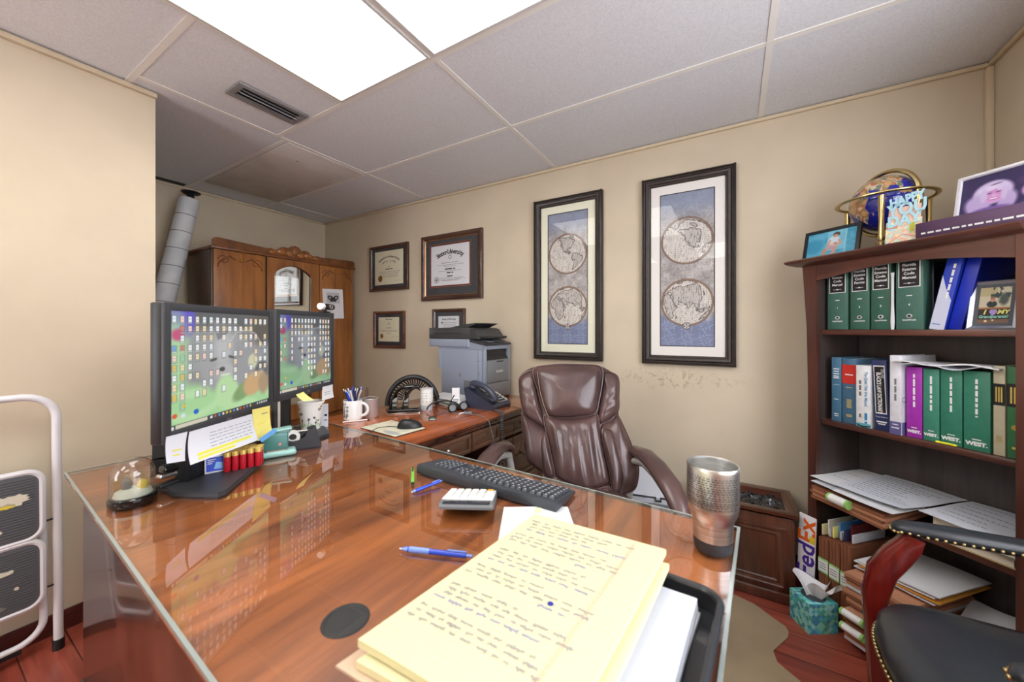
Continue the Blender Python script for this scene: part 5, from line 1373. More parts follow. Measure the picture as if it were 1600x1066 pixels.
# ------------------------------------------------------------------ waste bin by the wall
t = thing('waste_bin', 'square cherry wood waste bin with panelled sides and a black liner', 'waste bin', Tr(.05, 2.205, 0))
bx, by, bh = .178, .130, .40
m = MB()
for s_ in (-1, 1):
    m.box(s_ * bx - .008, s_ * bx + .008, -by - .006, by + .006, .0, bh - .014, CHERRY_D, .002); m.box(-bx, bx, s_ * by - .008, s_ * by + .008, .0, bh - .014, CHERRY_D, .002)
m.box(-bx, bx, -by, by, .01, .03, CHERRY_D); m.build('bin_walls', t)
m = MB()
m.T = Tr(0, -by - .009, .205); m.rings(.31, .27, [(0, 0), (.0, -.008), (.008, -.010), (.014, -.004), (.020, -.002), (.030, -.006), (.036, -.001)], CHERRY_D)
m.T = Tr(bx + .009, 0, .205) @ Rz(90); m.rings(.21, .27, [(0, 0), (.0, -.008), (.008, -.010), (.014, -.004), (.020, -.002), (.030, -.006), (.036, -.001)], CHERRY_D); m.build('panel_moulding', t)
m = MB(); m.box(-bx - .018, bx + .018, -by - .018, -by + .018 - .02, 0, .05, CHERRY_D, .008, 3); m.box(bx + .0, bx + .018, -by - .018, by + .008, 0, .05, CHERRY_D, .008, 3); m.build('plinth', t)
m = MB(); m.T = Tr(0, 0, bh) @ Rx(-90); m.rings(2 * bx + .05, 2 * by + .05, [(0, .0), (.0, -.014 + .0), (.006, -.016), (.03, -.016), (.044, -.012), (.048, .02)], CHERRY_E); m.T = Tr(0, 0, 0); m.build('rim', t)
BAG = mat('black_bin_bag', (30, 32, 36), .16, coat=.7)
m = MB(); rnd = random.Random(2)
def bagf(u, v):
    x = (u - .5) * 2 * (bx - .014); y = (v - .5) * 2 * (by - .014); e = min(u, 1 - u, v, 1 - v)
    return (x, y, bh - .012 - .035 * min(1, e * 2.2) + .022 * (vnoise(np.array([u * 16]), np.array([v * 12]), 5)[0] - .5) + .016 * (vnoise(np.array([u * 34]), np.array([v * 26]), 8)[0] - .5))
m.grid(bagf, 44, 32, BAG); m.build('bin_liner', t)

# ------------------------------------------------------------------ tissue box on the floor
def tissuepic(seed):
    p = Pic(70, 70, 1, (110, 196, 190)); U, V = p.U, p.V
    a = U * 6 + V * 6; b = U * 6 - V * 6
    ia, ib = np.floor(a), np.floor(b); h = np.abs(np.sin(ia * 12.9 + ib * 78.2 + seed) * 43758.5) % 1
    for lo, hi, c in ((0, .25, (84, 196, 206)), (.25, .45, (140, 220, 196)), (.45, .65, (70, 150, 186)), (.65, .85, (160, 228, 226)), (.85, 1.01, (86, 180, 146))): p.mix((h >= lo) & (h < hi), c)
    fa, fb = a - ia, b - ib; p.mix(np.clip(1 - np.minimum(fa, fb) * 8, 0, 1) * .35, (170, 230, 226)); return p
t = thing('tissue_box', 'turquoise patterned tissue box on the floor beside the waste bin', 'tissue box', Tr(.2916, 1.987, 0) @ Rz(32.5))
s_ = .122; sy_ = .100; H_ = .122
m = MB(); m.box(-s_ / 2 + .0006, s_ / 2 - .0006, -sy_ / 2 + .0006, sy_ / 2 - .0006, 0, H_ - .001, mat('tissue_box_card', (100, 190, 186), .5)); m.build('carton', t)
tissuepic(1).sheet(s_, H_, PRINT, Tr(0, -sy_ / 2, H_ / 2), name='printed_front', parent=t); tissuepic(2).sheet(sy_, H_, PRINT, Tr(-s_ / 2, 0, H_ / 2) @ Rz(-90), name='printed_side', parent=t); tissuepic(4).sheet(sy_, H_, PRINT, Tr(s_ / 2, 0, H_ / 2) @ Rz(90), name='printed_side', parent=t)
tissuepic(3).sheet(s_, sy_, PRINT, Tr(0, 0, H_) @ Rx(-90), name='printed_top', parent=t)
m = MB(); m.cyl((0, 0, H_ + .0006), (0, 0, H_ + .001), .042, .042, mat('tissue_slot', (60, 70, 76), .6), 28, True); m.build('slot', t)
m = MB(); TIS = mat('white_tissue', (242, 242, 244), .8)
def tis(u, v):
    a = (u - .5); w_ = .05 + .10 * v
    return (.004 + a * w_ * 1.3 + .012 * v + .007 * math.sin(9 * u + 3 * v), .014 * math.sin(7 * u) * (.4 + v) + .010 * v, H_ + .001 + .098 * v * (1 - .62 * u) + .012 * math.sin(8 * u) * v)
m.grid(tis, 22, 14, TIS)
def tis2(u, v):
    return (.012 + (u - .4) * (.05 + .11 * v), -.014 - .026 * v + .012 * math.sin(8 * u + 1), H_ + .001 + .062 * v * (1 - .3 * u) + .014 * math.sin(9 * u) * v)
m.grid(tis2, 18, 12, TIS); m.build('tissue', t)

# ------------------------------------------------------------------ chair mat
MATM = mat('tan_chair_mat', (176, 158, 128), .35, var=.06, vscale=5)
poly = [(-1.02, 1.13), (-.02, 1.10), (.16, 1.20), (.30, 1.40), (.30, 1.52), (.204, 1.64), (.144, 1.69), (.135, 1.74), (.192, 1.849), (.198, 1.885), (.190, 1.91), (.135, 1.953), (.086, 1.994), (.0, 2.02), (-.3, 2.04), (-1.0, 2.05)]
m = MB(); m.prism(poly, .0005, .004, MATM); solo(m, 'chair_mat', 'tan chair mat with a wavy edge on the red floor', 'chair mat')

# ------------------------------------------------------------------ white box and parts standing behind the office chair
t = thing('storage_carton', 'white carton with a black edge strip, behind the arm of the office chair', 'carton', Tr(-.400, 2.215, 0) @ Rz(12))
m = MB(); m.prismx([(-.10, 0), (.13, 0), (.13, .43), (-.02, .40), (-.10, .33)], -.115, .105, WHITE2); m.build('carton_body', t)
m = MB(); m.T = Tr(0, -.10, .33) @ Rx(41); m.box(-.115, .02, -.004, .003, -.004, .004, BLACKP, .001); m.box(.02, .026, -.018, .003, -.004, .004, BLACKP); m.box(.02, .052, -.020, -.014, -.004, .004, BLACKP); m.box(.046, .052, -.018, .003, -.004, .004, BLACKP); m.box(.05, .105, -.004, .003, -.004, .004, BLACKP); m.build('edge_strip', t)
m = MB(); m.box(-.117, .107, -.112, -.101, .02, .30, GREYP, .003); m.build('grey_front', t)

# ------------------------------------------------------------------ brown leather office chair
CH = Tr(-.725, 1.752, 0) @ Rz(22.5)
t = thing('office_chair', 'brown leather executive chair with a pleated back, behind the desk', 'office chair', CH)
def cp(cx, cy, off=0.0):  # cx, cy: image crop pixels, carried to an assumed depth from the camera
    tt = 1.87 - .20 * (cy - 45) / 910
    return ((cx - 375) / 4.443 * tt / 580 , -(1.87 - tt) + off, 1.24 - (560 + cy / 4.443 - 515) / 580 * tt)
def smooth(pts, n=4):
    """closed Catmull-Rom through the given points"""
    o = []; N = len(pts)
    for i in range(N):
        p0, p1, p2, p3 = pts[i - 1], pts[i], pts[(i + 1) % N], pts[(i + 2) % N]
        for k in range(n):
            u = k / n
            o.append(tuple(.5 * ((2 * p1[j]) + (-p0[j] + p2[j]) * u + (2 * p0[j] - 5 * p1[j] + 4 * p2[j] - p3[j]) * u * u + (-p0[j] + 3 * p1[j] - 3 * p2[j] + p3[j]) * u ** 3) for j in range(len(p1))))
    return o
def padd(name, pts, th, off, power=2.6, fold=None, rings=8, seam=True):
    o = [cp(x, y, off) for x, y in smooth(pts)]
    m = MB(); m.cushion(o, th, LEATHER, rings, power, back=.03, fold=fold)
    p = m.build(name, t, sharp=70)
    if seam:
        s2 = MB(); s2.tube([(x, y - .004, z) for x, y, z in o], .0035, LEATHER, 6, closed=True); s2.build('piping', p)
    return p
padd('backrest', [(38, 200), (45, 140), (85, 105), (150, 75), (300, 52), (480, 50), (610, 60), (700, 105), (745, 150), (742, 300), (745, 400), (800, 540), (865, 700), (876, 800), (850, 920), (740, 965), (540, 945), (360, 890), (220, 840), (100, 740), (72, 600), (58, 420)], .020, .060, 3, seam=False)
m = MB(); o_ = [cp(x, y, .085) for x, y in smooth([(60, 200), (80, 130), (300, 75), (600, 80), (715, 150), (720, 400), (840, 720), (830, 900), (560, 925), (230, 830), (110, 720), (80, 420)])]
m.cushion([(x, -y, z) for x, y, z in o_][::-1], .05, LEATHER, 6, 2.5); m.v = [(x, -y, z) for x, y, z in m.v]; m.build('back_shell', t, sharp=70)
wr = lambda sgn: (lambda x, z: .0035 * math.sin(z * 150 + x * 60 * sgn) * max(0, 1 - abs(x + sgn * .0) * 2))
padd('wing_cushion', [(42, 200), (48, 145), (95, 108), (140, 98), (160, 170), (190, 320), (215, 420), (232, 505), (160, 470), (92, 425), (60, 340)], .045, .035, 2.4, wr(1))
padd('wing_cushion', [(640, 95), (715, 112), (740, 155), (740, 260), (736, 365), (680, 425), (612, 468), (596, 400), (618, 260), (636, 150)], .045, .035, 2.4, wr(-1))
padd('side_bolster', [(62, 400), (100, 440), (160, 480), (228, 522), (250, 600), (275, 700), (295, 835), (215, 825), (140, 775), (98, 730), (76, 600)], .045, .035)
padd('side_bolster', [(614, 478), (680, 438), (728, 396), (775, 480), (830, 610), (868, 720), (872, 810), (848, 905), (770, 945), (700, 950), (690, 860), (660, 640)], .050, .035)
padd('inner_cushion', [(202, 580), (232, 528), (250, 580), (272, 680), (296, 830), (232, 828), (212, 720)], .030, .0, 2.4)
padd('inner_cushion', [(622, 495), (660, 482), (695, 510), (730, 620), (765, 760), (766, 850), (738, 935), (690, 930), (684, 830), (645, 640)], .034, .0, 2.4)
pl = lambda x, z: -.011 * abs(math.sin(x * 46 + .8 * math.sin(z * 9))) * min(1, max(0.15, (z - .48) * 5)) + .005 * math.sin(x * 120 + z * 14)
padd('centre_panel', [(225, 410), (320, 425), (420, 424), (520, 405), (588, 385), (610, 480), (640, 640), (680, 830), (660, 875), (560, 915), (500, 920), (400, 885), (300, 830), (272, 680), (240, 530)], .040, .015, 3.0, pl, 12)
padd('lumbar_roll', [(540, 905), (600, 890), (670, 872), (690, 930), (680, 950), (600, 940)], .022, -.012, 2.4)
padd('head_cushion', [(150, 80), (300, 52), (450, 46), (590, 50), (628, 90), (622, 190), (600, 310), (580, 378), (500, 402), (400, 418), (300, 418), (245, 400), (210, 340), (180, 230)], .062, .012, 2.6, lambda x, z: .003 * math.sin(x * 30 + z * 25), 9)
# stitching lines on head cushion
m = MB(); m.tube([cp(x, y, -.028) for x, y in smooth([(185, 95), (200, 230), (235, 350), (262, 395)])[:12]], .0016, STITCH, 5); m.build('stitching', t)
# seat
def sq(a, e=.62): 
    c, s = math.cos(a), math.sin(a); return (math.copysign(abs(c) ** e, c), math.copysign(abs(s) ** e, s))
def seat(cx, cy, hx_, hy_, z0_, z1_, m_, name, par, n=40, e=.62):
    mb = MB(); pr = [(0.0, z0_), (.9, z0_), (.98, z0_ + .02), (1.0, (z0_ + z1_) / 2), (.97, z1_ - .015), (.88, z1_ - .003), (.6, z1_ + .006), (.0, z1_ + .008)]
    vs = []; fs = []
    for r_, z in pr:
        for i in range(n):
            x, y = sq(2 * PI * i / n, e); vs.append((cx + hx_ * r_ * x, cy + hy_ * r_ * y, z))
    for j in range(len(pr) - 1):
        for i in range(n): k = (i + 1) % n; fs.append((j * n + i, j * n + k, (j + 1) * n + k, (j + 1) * n + i))
    mb.add(vs, fs, m_); return mb.build(name, par, sharp=60)
st = seat(.035, -.420, .275, .275, .42, .530, LEATHER, 'seat', t)
m = MB(); m.tube([(.035 + .272 * sq(2 * PI * k / 40)[0], -.420 + .272 * sq(2 * PI * k / 40)[1], .508) for k in range(40)], .003, STITCH, 5, closed=True); m.build('stitching', st)
# arms: padded top, light grey loop
ARMG = mat('grey_chair_loop', (176, 174, 168), .35, coat=.2)
def arm(sx, k=1.0):
    sx *= k
    P = [(.300, -.085, .655), (.318, -.12, .682), (.345, -.20, .690), (.372, -.30, .676), (.398, -.40, .640), (.412, -.47, .590), (.416, -.50, .555)]
    q = MB(); q.tube([(sx * x, y, z) for x, y, z in P], [.028, .034, .040, .042, .042, .036, .024], LEATHER, 14, flat=.62); a = q.build('armrest', t)
    L_ = [(.29, -.10, .46), (.295, -.10, .56), (.305, -.125, .635), (.34, -.21, .655), (.368, -.31, .640), (.394, -.41, .602), (.408, -.48, .545), (.400, -.50, .46), (.35, -.49, .39), (.28, -.45, .365)]
    q = MB(); q.tube([(sx * x, y, z) for x, y, z in L_], .017, ARMG, 10, flat=1.2); q.build('arm_loop', t)
arm(1); arm(-1, .90)
m = MB(); m.cyl((0.0, -.40, .10), (.0, -.40, .34), .028, .028, BLACKP, 18); m.box(-.10, .10, -.50, -.30, .34, .415, BLACKP, .006); m.build('gas_column', t)
for k in range(5):
    a = math.radians(72 * k + 20); c_, s2_ = math.cos(a), math.sin(a)
    m = MB(); m.tube([(0, -.40, .115), (.15 * c_, -.40 + .15 * s2_, .10), (.29 * c_, -.40 + .29 * s2_, .075)], [.03, .025, .018], BLACKP, 10); l = m.build('base_leg', t)
    m = MB(); m.T = Tr(.29 * c_, -.40 + .29 * s2_, 0) @ Rz(72 * k + 20 + 40)
    for yy in (-.016, .016): m.cyl((-.0, yy - .010, .031), (0, yy + .010, .031), .0265, .0265, BLACKP, 18)
    m.cyl((0, 0, .03), (0, 0, .075), .008, .008, PEWTER, 8); m.build('caster', l)

# ------------------------------------------------------------------ black guest chair at the right
t = thing('guest_chair', 'black leather guest chair with red wood frame and brass nail heads', 'chair', Tr(.36, 1.225, 0))
# local: front edge towards -x, width along y
def gseat(u):
    return u
m = MB(); n = 48; pr = [(.0, .40), (.96, .40), (1.0, .415), (1.0, .445), (.985, .468), (.94, .484), (.75, .500), (.4, .512), (.0, .515)]
vs = []; fs = []
for r_, z in pr:
    for i in range(n):
        x, y = sq(2 * PI * i / n, .42); bow = -.035 * (1 - y * y) if x < 0 else 0
        vs.append((.235 + .245 * r_ * x + bow * r_, r_ * .238 * y, z))
for j in range(len(pr) - 1):
    for i in range(n): k = (i + 1) % n; fs.append((j * n + i, j * n + k, (j + 1) * n + k, (j + 1) * n + i))
m.add(vs, fs, BLACKL); gs = m.build('seat', t, sharp=60)
m = MB()
E_ = []
for i in range(4000):
    x, y = sq(2 * PI * i / 4000, .42); bow = -.035 * (1 - y * y) if x < 0 else 0
    E_.append((.235 + .247 * x + bow, .240 * y))
acc = 1.0
for i in range(1, 4000):
    acc += math.dist(E_[i], E_[i - 1])
    if acc > .0135 and E_[i][0] < .40: m.ell((E_[i][0], E_[i][1], .428), .0052, NAILM, 8, 5); acc = 0
m.build('nail_head_trim', gs)
m = MB(); m.box(.0, .46, -.225, .225, .355, .398, REDWOOD, .006); m.build('seat_rail', t)
for s_ in (-1, 1):
    y = s_ * .270
    # front leg sweeping up into the arm support
    pts = [(.012, y, .0), (.010, y, .18), (.004, y, .36), (.002, y, .45), (.018, y, .53), (.050, y, .585), (.074, y, .622), (.084, y, .650)]
    q = MB(); vs = []; fs = []
    wd = [.017, .020, .024, .028, .033, .033, .028, .024]; th = [.015, .016, .018, .019, .019, .018, .017, .017]
    for i, (px_, py_, pz_) in enumerate(pts):
        a = pts[max(i - 1, 0)]; b = pts[min(i + 1, len(pts) - 1)]; dx, dz = b[0] - a[0], b[2] - a[2]; L_ = math.hypot(dx, dz); nx_, nz_ = dz / L_, -dx / L_
        w_ = wd[i]; h_ = th[i]
        for (aa, bb) in ((-1, -.6), (-.8, -1), (.8, -1), (1, -.6), (1, .6), (.8, 1), (-.8, 1), (-1, .6)): vs.append((px_ + nx_ * w_ * aa, py_ + h_ * bb, pz_ + nz_ * w_ * aa))
    for i in range(len(pts) - 1):
        for k in range(8): l = (k + 1) % 8; fs.append((i * 8 + k, i * 8 + l, (i + 1) * 8 + l, (i + 1) * 8 + k))
    fs += [tuple(range(7, -1, -1)), tuple(range((len(pts) - 1) * 8, len(pts) * 8))]
    q.add(vs, fs, REDWOOD); q.build('front_leg', t, sharp=50)
    q = MB(); q.tube([(.47, y, 0), (.455, y, .2), (.46, y, .42), (.50, y, .66), (.545, y, .98)], [.016, .019, .022, .02, .016], REDWOOD, 10); q.build('rear_leg', t)
    # arm pad
    q = MB(); P = [(.040, y, .662), (.048, y, .668), (.075, y, .672), (.16, y, .674), (.30, y, .676), (.42, y, .680), (.49, y, .684)]
    q.tube(P, [.010, .022, .030, .034, .034, .033, .030], BLACKL, 18, flat=.62); a = q.build('armrest', t, sharp=60)
    q = MB()
    for k in range(26):
        u = k / 25; x = .052 + .42 * u
        for ss in (-1, 1): q.ell((x, y + ss * (.0335 if u > .08 else .026), .664 + .012 * u), .0048, NAILM, 8, 5)
    for k in range(5): aa = -PI / 2 + PI * k / 4; q.ell((.047 - .010 * math.cos(aa), y + .022 * math.sin(aa), .6605), .0048, NAILM, 8, 5)
    q.build('nail_head_trim', a)
m = MB(); o_ = smooth([(-.20, 0, .50), (-.22, 0, .75), (-.21, 0, .98), (-.10, 0, 1.03), (.10, 0, 1.03), (.21, 0, .98), (.22, 0, .75), (.20, 0, .50)])
m.T = Tr(.470, 0, 0) @ Matrix.Shear('XZ', 4, (0, 0)) @ Rz(-90); m.cushion([(x, (z - .5) * .16, z) for x, y, z in o_], .05, BLACKL, 7, 2.4, back=.03); m.build('backrest', t, sharp=60)
# ------------------------------------------------------------------ corner bookcase
BK = 1.05; FL = .0592      # case and contents scaled up about the camera; FL is floor level before scaling
BCM = Tr(.2841, 2.128, -FL * BK) @ Rz(-43.4) @ Matrix.Scale(BK, 4)
BC = lambda x, y, z, r=0: BCM @ Tr(x, y, z) @ Rz(r)
BD, BWD = .275, .596
S1, S2, S3, S4 = 1.2395, .862, .545, .09
t = thing('bookcase', 'dark mahogany bookcase with an arched top rail, set across the corner', 'bookcase', BCM)
m = MB()
m.prismy([(.0, FL), (.044, FL), (.044, 1.512), (-.012, 1.512), (-.004, 1.40), (.006, 1.25), (.011, 1.0), (.011, .1)], .0, .022, BCASE_Z); m.build('front_stile', t)
m = MB(); m.prismy([(.576, FL), (BWD, FL), (BWD, .1), (BWD, 1.512), (.576, 1.512)], .0, .022, BCASE_Z); m.build('front_stile', t)
for (x0, x1) in ((.016, .040), (.580, .594)):
    m = MB(); m.box(x0, x1, .0225, BD, FL, 1.50, BCASE_IN)
    if x0 < .1:
        for z in [.66 + .05 * k for k in range(4)] + [.98 + .05 * k for k in range(4)] + [1.30 + .045 * k for k in range(4)]:
            for y in (.06, .24): m.cyl((.0395, y, z), (.0404, y, z), .0028, .0028, BLACKP, 8)
    m.build('side_panel', t)
m = MB(); m.box(.0405, .5795, BD - .010, BD, .07, 1.50, BCASE_IN); m.build('back_panel', t)
arch = [(.0445 + (.575 - .0445) * k / 20, 1.445 + .032 * math.sin(PI * k / 20)) for k in range(21)]
m = MB(); m.prismy([(.0445, 1.512), ] + arch + [(.575, 1.512)], .002, .020, BCASE); m.build('arched_rail', t)
m = MB(); cpf = [(-.004, 1.5125), (-.016, 1.5130), (-.034, 1.5205), (-.044, 1.5285), (-.046, 1.5345), (-.040, 1.5400)]
w0, w1 = -.014, BWD
def crownrect(e, z): return [(w0 - e, -e, z), (w1 + min(e, .004), -e, z), (w1 + min(e, .004), BD, z), (w0 - e, BD, z)]
vs = []; fs = []
for e, z in [(-x, z) for x, z in cpf]: vs += crownrect(e, z)
for j in range(len(cpf) - 1):
    for i in range(4): k = (i + 1) % 4; fs.append((j * 4 + i, j * 4 + k, (j + 1) * 4 + k, (j + 1) * 4 + i))
fs += [(3, 2, 1, 0), tuple(range((len(cpf) - 1) * 4, len(cpf) * 4))]
m.add(vs, fs, BCASE); m.build('crown_top', t)
TOPZ = 1.5405
for z in (S1, S2, S3):
    m = MB(); m.box(.0407, .5793, .034, BD - .011, z - .021, z, BCASE, .002); m.build('shelf', t)
m = MB(); m.box(.0407, .5793, .010, BD - .011, S4 - .021, S4, BCASE, .002); m.box(.0445, .5755, .004, .02, FL, S4 - .022, BCASE); m.build('bottom_shelf', t)

def vtext(mb, s_, size, m_, x, y, z, sx=1.0, bold=0.0):
    mb.text(s_, size, m_, Tr(x, y, z) @ Rx(90) @ Rz(-90), bold=bold, sx=sx)
def htext(mb, s_, size, m_, x, y, z, sx=1.0, bold=0.0, shear=0):
    mb.text(s_, size, m_, Tr(x, y, z) @ Rx(90), bold=bold, sx=sx, shear=shear)
PAGES = mat('book_pages', (232, 226, 208), .8)
def book(label, x0, x1, h, zb, rgb, group, decorate=None, y=.05, d=.19, tilt=0.0, cover_rough=.4, paper=False, cat='book', name='book'):
    w_ = x1 - x0
    M = BCM @ Tr((x0 + x1) / 2, y, zb + .0006) @ Ry(tilt)
    t = thing(name, label, cat, M, group)
    c = mat('cover_%d_%d_%d' % rgb, rgb, cover_rough, var=.05, vscale=40)
    e = .0022
    m = MB(); hw = w_ / 2 - .0006
    m.box(-hw, hw, 0, .003, 0, h, c, .0012); m.box(-hw, -hw + e, .0025, d, 0, h, c); m.box(hw - e, hw, .0025, d, 0, h, c)
    if decorate: decorate(m, hw, h, -.0005)
    m.build('cover', t)
    m = MB(); m.box(-hw + e + .0002, hw - e - .0002, .0035, d - .004, .003, h - .003, PAGES); m.build('pages', t)
    return t
def barsv(mb, x, y, z0, z1, wd, m_, seed=0):
    """a line of small print running down a spine"""
    rnd = random.Random(seed); z = z1
    while z > z0 + .004:
        L_ = min(rnd.uniform(.010, .028), z - z0); mb.add([(x - wd / 2, y, z - L_), (x + wd / 2, y, z - L_), (x + wd / 2, y, z), (x - wd / 2, y, z)], [(0, 1, 2, 3)], m_); z -= L_ + .005
def barsh(mb, cx, y, z, wd, h, m_):
    mb.add([(cx - wd / 2, y, z - h / 2), (cx + wd / 2, y, z - h / 2), (cx + wd / 2, y, z + h / 2), (cx - wd / 2, y, z + h / 2)], [(0, 1, 2, 3)], m_)
LABK = mat('black_spine_label', (28, 26, 28), .45); WH = mat('white_print', (236, 238, 236), .5); GOLDP = mat('gold_print', (214, 190, 96), .4)
def vol(num, lines):
    def f(m, hw, h, y):
        lw = hw * .74
        m.box(-lw - .0025, lw + .0025, y - .0002, .0, .150, .246, WH); m.box(-lw, lw, y - .0005, .0, .1525, .2435, LABK)
        for i, s_ in enumerate(lines): htext(m, s_, .0135, WH, 0, y - .0008, .228 - .0148 * i, bold=.0003)
        barsh(m, 0, y - .0008, .164, lw * 1.1, .0012, WH); m.box(-.003, .003, y - .0009, y, .162, .166, WH)
        barsh(m, 0, y, .120, .016, .003, WH); htext(m, num, .010, WH, 0, y, .088, bold=.0003)
        m.lathe([(0, 0)], WH, 3) if False else None
        e = MB(); 
        old = m.T; m.T = old @ Tr(0, y, .048) @ Rx(90); m.lathe([(.0045, .0), (.0088, .0)], WH, 20, sx=1.0, sy=.8); m.lathe([(0, .0004), (.0042, .0004)], LABK, 14); m.T = old
        htext(m, 'LexisNexis', .0082, WH, 0, y, .034, bold=.0002)
    return f
GRN = (72, 112, 98)
GV = 'green law volumes on the top shelf'
LN = ['Florida', 'Estates', 'Code', 'Manual']
book('leftmost green law volume with a black label on the top shelf', .055, .130, .252, S1, GRN, GV, vol('1', LN))
book('narrow green law volume, second from the left on the top shelf', .138, .202, .252, S1, (64, 106, 90), GV, vol('2', ['Florida', 'Estates', 'Code', 'Forms']))
book('green law volume third from the left, beside the white strip', .207, .268, .252, S1, (60, 102, 86), GV, vol('3', LN))
book('widest green law volume, right of the white strip on the top shelf', .282, .357, .252, S1, GRN, GV, vol('4', LN))
m = MB(); m.prismy([(-.0035, 0), (.0035, 0), (.005, .03), (.003, .09), (.0028, .19), (.0045, .207), (-.0045, .207), (-.0028, .19), (-.003, .09), (-.005, .03)], -.002, .002, WHITE); solo(m, 'white_strip', 'thin white strip standing between two green law volumes', 'bookmark', BC(.275, .046, S1 + .0006))
book('dark binder squeezed between the green volume and the leaning blue binder', .3585, .3665, .235, S1, (24, 30, 44), None, None, y=.085)
def bl(m, hw, h, y):
    m.add([(-hw, y, 0), (hw, y, 0), (hw * .9, y, .10), (-hw * .2, y, .14), (-hw, y, .18)], [(0, 1, 2, 3, 4)], mat('binder_pale_spine', (206, 212, 232), .35)); barsv(m, .004, y - .0003, .10, h - .02, .006, WH, 3); barsh(m, -.004, y - .0003, .018, .02, .004, mat('binder_blue_text', (120, 140, 190), .4))
book('blue and white binder leaning to the right on the top shelf', .370, .408, .238, S1, (38, 66, 190), 'blue binders leaning on the top shelf', bl, tilt=11.0, y=.05)
book('plain deep blue binder leaning behind the small framed photo', .4105, .4435, .236, S1, (20, 48, 190), 'blue binders leaning on the top shelf', None, tilt=11.5, y=.06)
# framed grandchild photo
def gp():
    p = Pic(120, 150, .8, (44, 34, 32)); U, V = p.U, p.V
    p.rect(0, 1, .44, 1, (214, 206, 178)); p.rect(0, .55, .75, 1, (196, 184, 140)); n = fbm(U * 9, V * 9, 4, 2)
    p.mix(np.clip((n - .42) * 8, 0, 1) * (np.clip(1.2 - np.sqrt(((U - .70) / .32) ** 2 + ((V - .82) / .24) ** 2), 0, 1) > .1), (52, 74, 70)); p.ell(.78, .66, .14, .16, (78, 88, 84), .6)
    p.ell(.42, .53, .16, .09, (40, 52, 50), .3); p.ell(.43, .66, .075, .075, (206, 150, 128), .25); p.ell(.43, .71, .075, .035, (150, 110, 90), .4); p.rect(0, 1, .40, .445, (176, 120, 70)); p.rect(0, 1, 0, .12, (120, 92, 74)); p.ell(.28, .07, .05, .03, (236, 214, 160), .3); p.ell(.5, .09, .04, .02, (236, 214, 170), .3)
    p.ell(.44, .33, .075, .055, (176, 150, 214), .2, 20); p.ell(.54, .33, .075, .055, (176, 150, 214), .2, -20); p.poly([(.37, .30), (.61, .30), (.49, .21)], (176, 150, 214)); return p
t = thing('photo_frame', 'silver framed photo of a small child with bright lettering, on the top shelf', 'photo frame', BC(.512, .040, S1 + .0006, 2) @ Rx(-13))
m = MB(Tr(0, 0, .0775)); m.rings(.104, .155, [(0, .014), (0, .002), (.004, -.002), (.012, .004)], mat('silver_frame', (196, 200, 206), .2, metal=.7)); m.rings(.080, .131, [(0, .004), (.009, .006)], mat('dark_frame_mat', (70, 76, 84), .5)); m.box(-.051, .051, .0085, .0145, -.0765, .0765, BLACKP); m.build('frame', t)
gp().sheet(.064, .115, PRINT, Tr(0, .0062, .0775), name='photo', parent=t)
m = MB(Tr(0, .0058, .0775)); htext(m, 'I', .019, mat('lettering_yellow', (226, 226, 120), .5), -.018, 0, -.022, bold=.0008, shear=.2); htext(m, 'MY', .017, mat('lettering_yellow', (226, 226, 120), .5), .019, 0, -.022, bold=.0008, shear=.2); htext(m, 'Grandparents!', .0125, mat('lettering_mint', (136, 206, 186), .5), 0, 0, -.036, bold=.0005, sx=.8, shear=.2); m.build('lettering', t)

# second shelf
B2 = 'books on the second shelf'
def d1(m, hw, h, y):
    for k, z in enumerate((.215, .205, .195, .185, .178)): barsh(m, 0, y, z, hw * (1.2 - .1 * (k % 2)), .004, WH)
    barsh(m, 0, y, .15, hw * 1.3, .0012, WH); barsh(m, 0, y, .09, hw * .9, .003, WH); barsh(m, 0, y, .03, hw, .003, WH); barsh(m, 0, y, .022, hw * .8, .003, WH)
book('slim steel-blue law book at the left end of the second shelf', .070, .107, .262, S2, (74, 118, 146), B2, d1)
def d2(m, hw, h, y):
    m.box(-hw, hw, y - .0003, 0, .160, .236, mat('red_spine_label', (200, 52, 44), .4)); barsh(m, 0, y - .0005, .196, hw * 1.1, .004, WH); barsh(m, 0, y, .145, hw * .9, .003, GOLDP)
    for k in range(6): barsh(m, 0, y, .095 - .006 * k, hw * .7, .003, GOLDP)
    for k in range(2): barsh(m, 0, y, .035 - .006 * k, hw * .8, .003, GOLDP)
book('steel-blue law book with a red label on the second shelf', .109, .160, .260, S2, (72, 110, 138), B2, d2)
def d3(m, hw, h, y):
    vtext(m, 'The Quiet Title War Manual', .0135, mat('bright_blue_print', (50, 130, 180), .5), hw * .42, y, h * .62, sx=.85, bold=.0004); barsv(m, hw * .42, y, .012, .055, .009, mat('bright_blue_print', (50, 130, 180), .5), 2)
    barsv(m, -hw * .4, y, .12, .18, .008, INKG, 3); barsv(m, -hw * .4, y, .03, .05, .008, INKG, 4)
book('white paperback war manual with blue lettering on the second shelf', .1625, .2095, .238, S2, (234, 236, 236), B2, d3, y=.042)
def d4(m, hw, h, y):
    m.box(-hw * .76, hw * .76, y - .0003, 0, .062, .242, WH); m.box(-hw * .66, hw * .66, y - .0005, 0, .066, .238, LABK)
    vtext(m, "BLACK'S LAW DICTIONARY", .0185, WH, -hw * .12, y - .0008, .140, sx=.66, bold=.0006); vtext(m, 'DELUXE', .0115, WH, hw * .42, y - .0008, .212, sx=.8)
    htext(m, 'Tenth Edition', .0075, WH, 0, y, .050, sx=.9); barsh(m, 0, y, .032, hw * 1.4, .005, WH); barsh(m, 0, y, .024, hw, .004, WH)
book('navy law dictionary with a black and white spine panel', .219, .265, .262, S2, (48, 58, 104), B2, d4, tilt=-2.4)
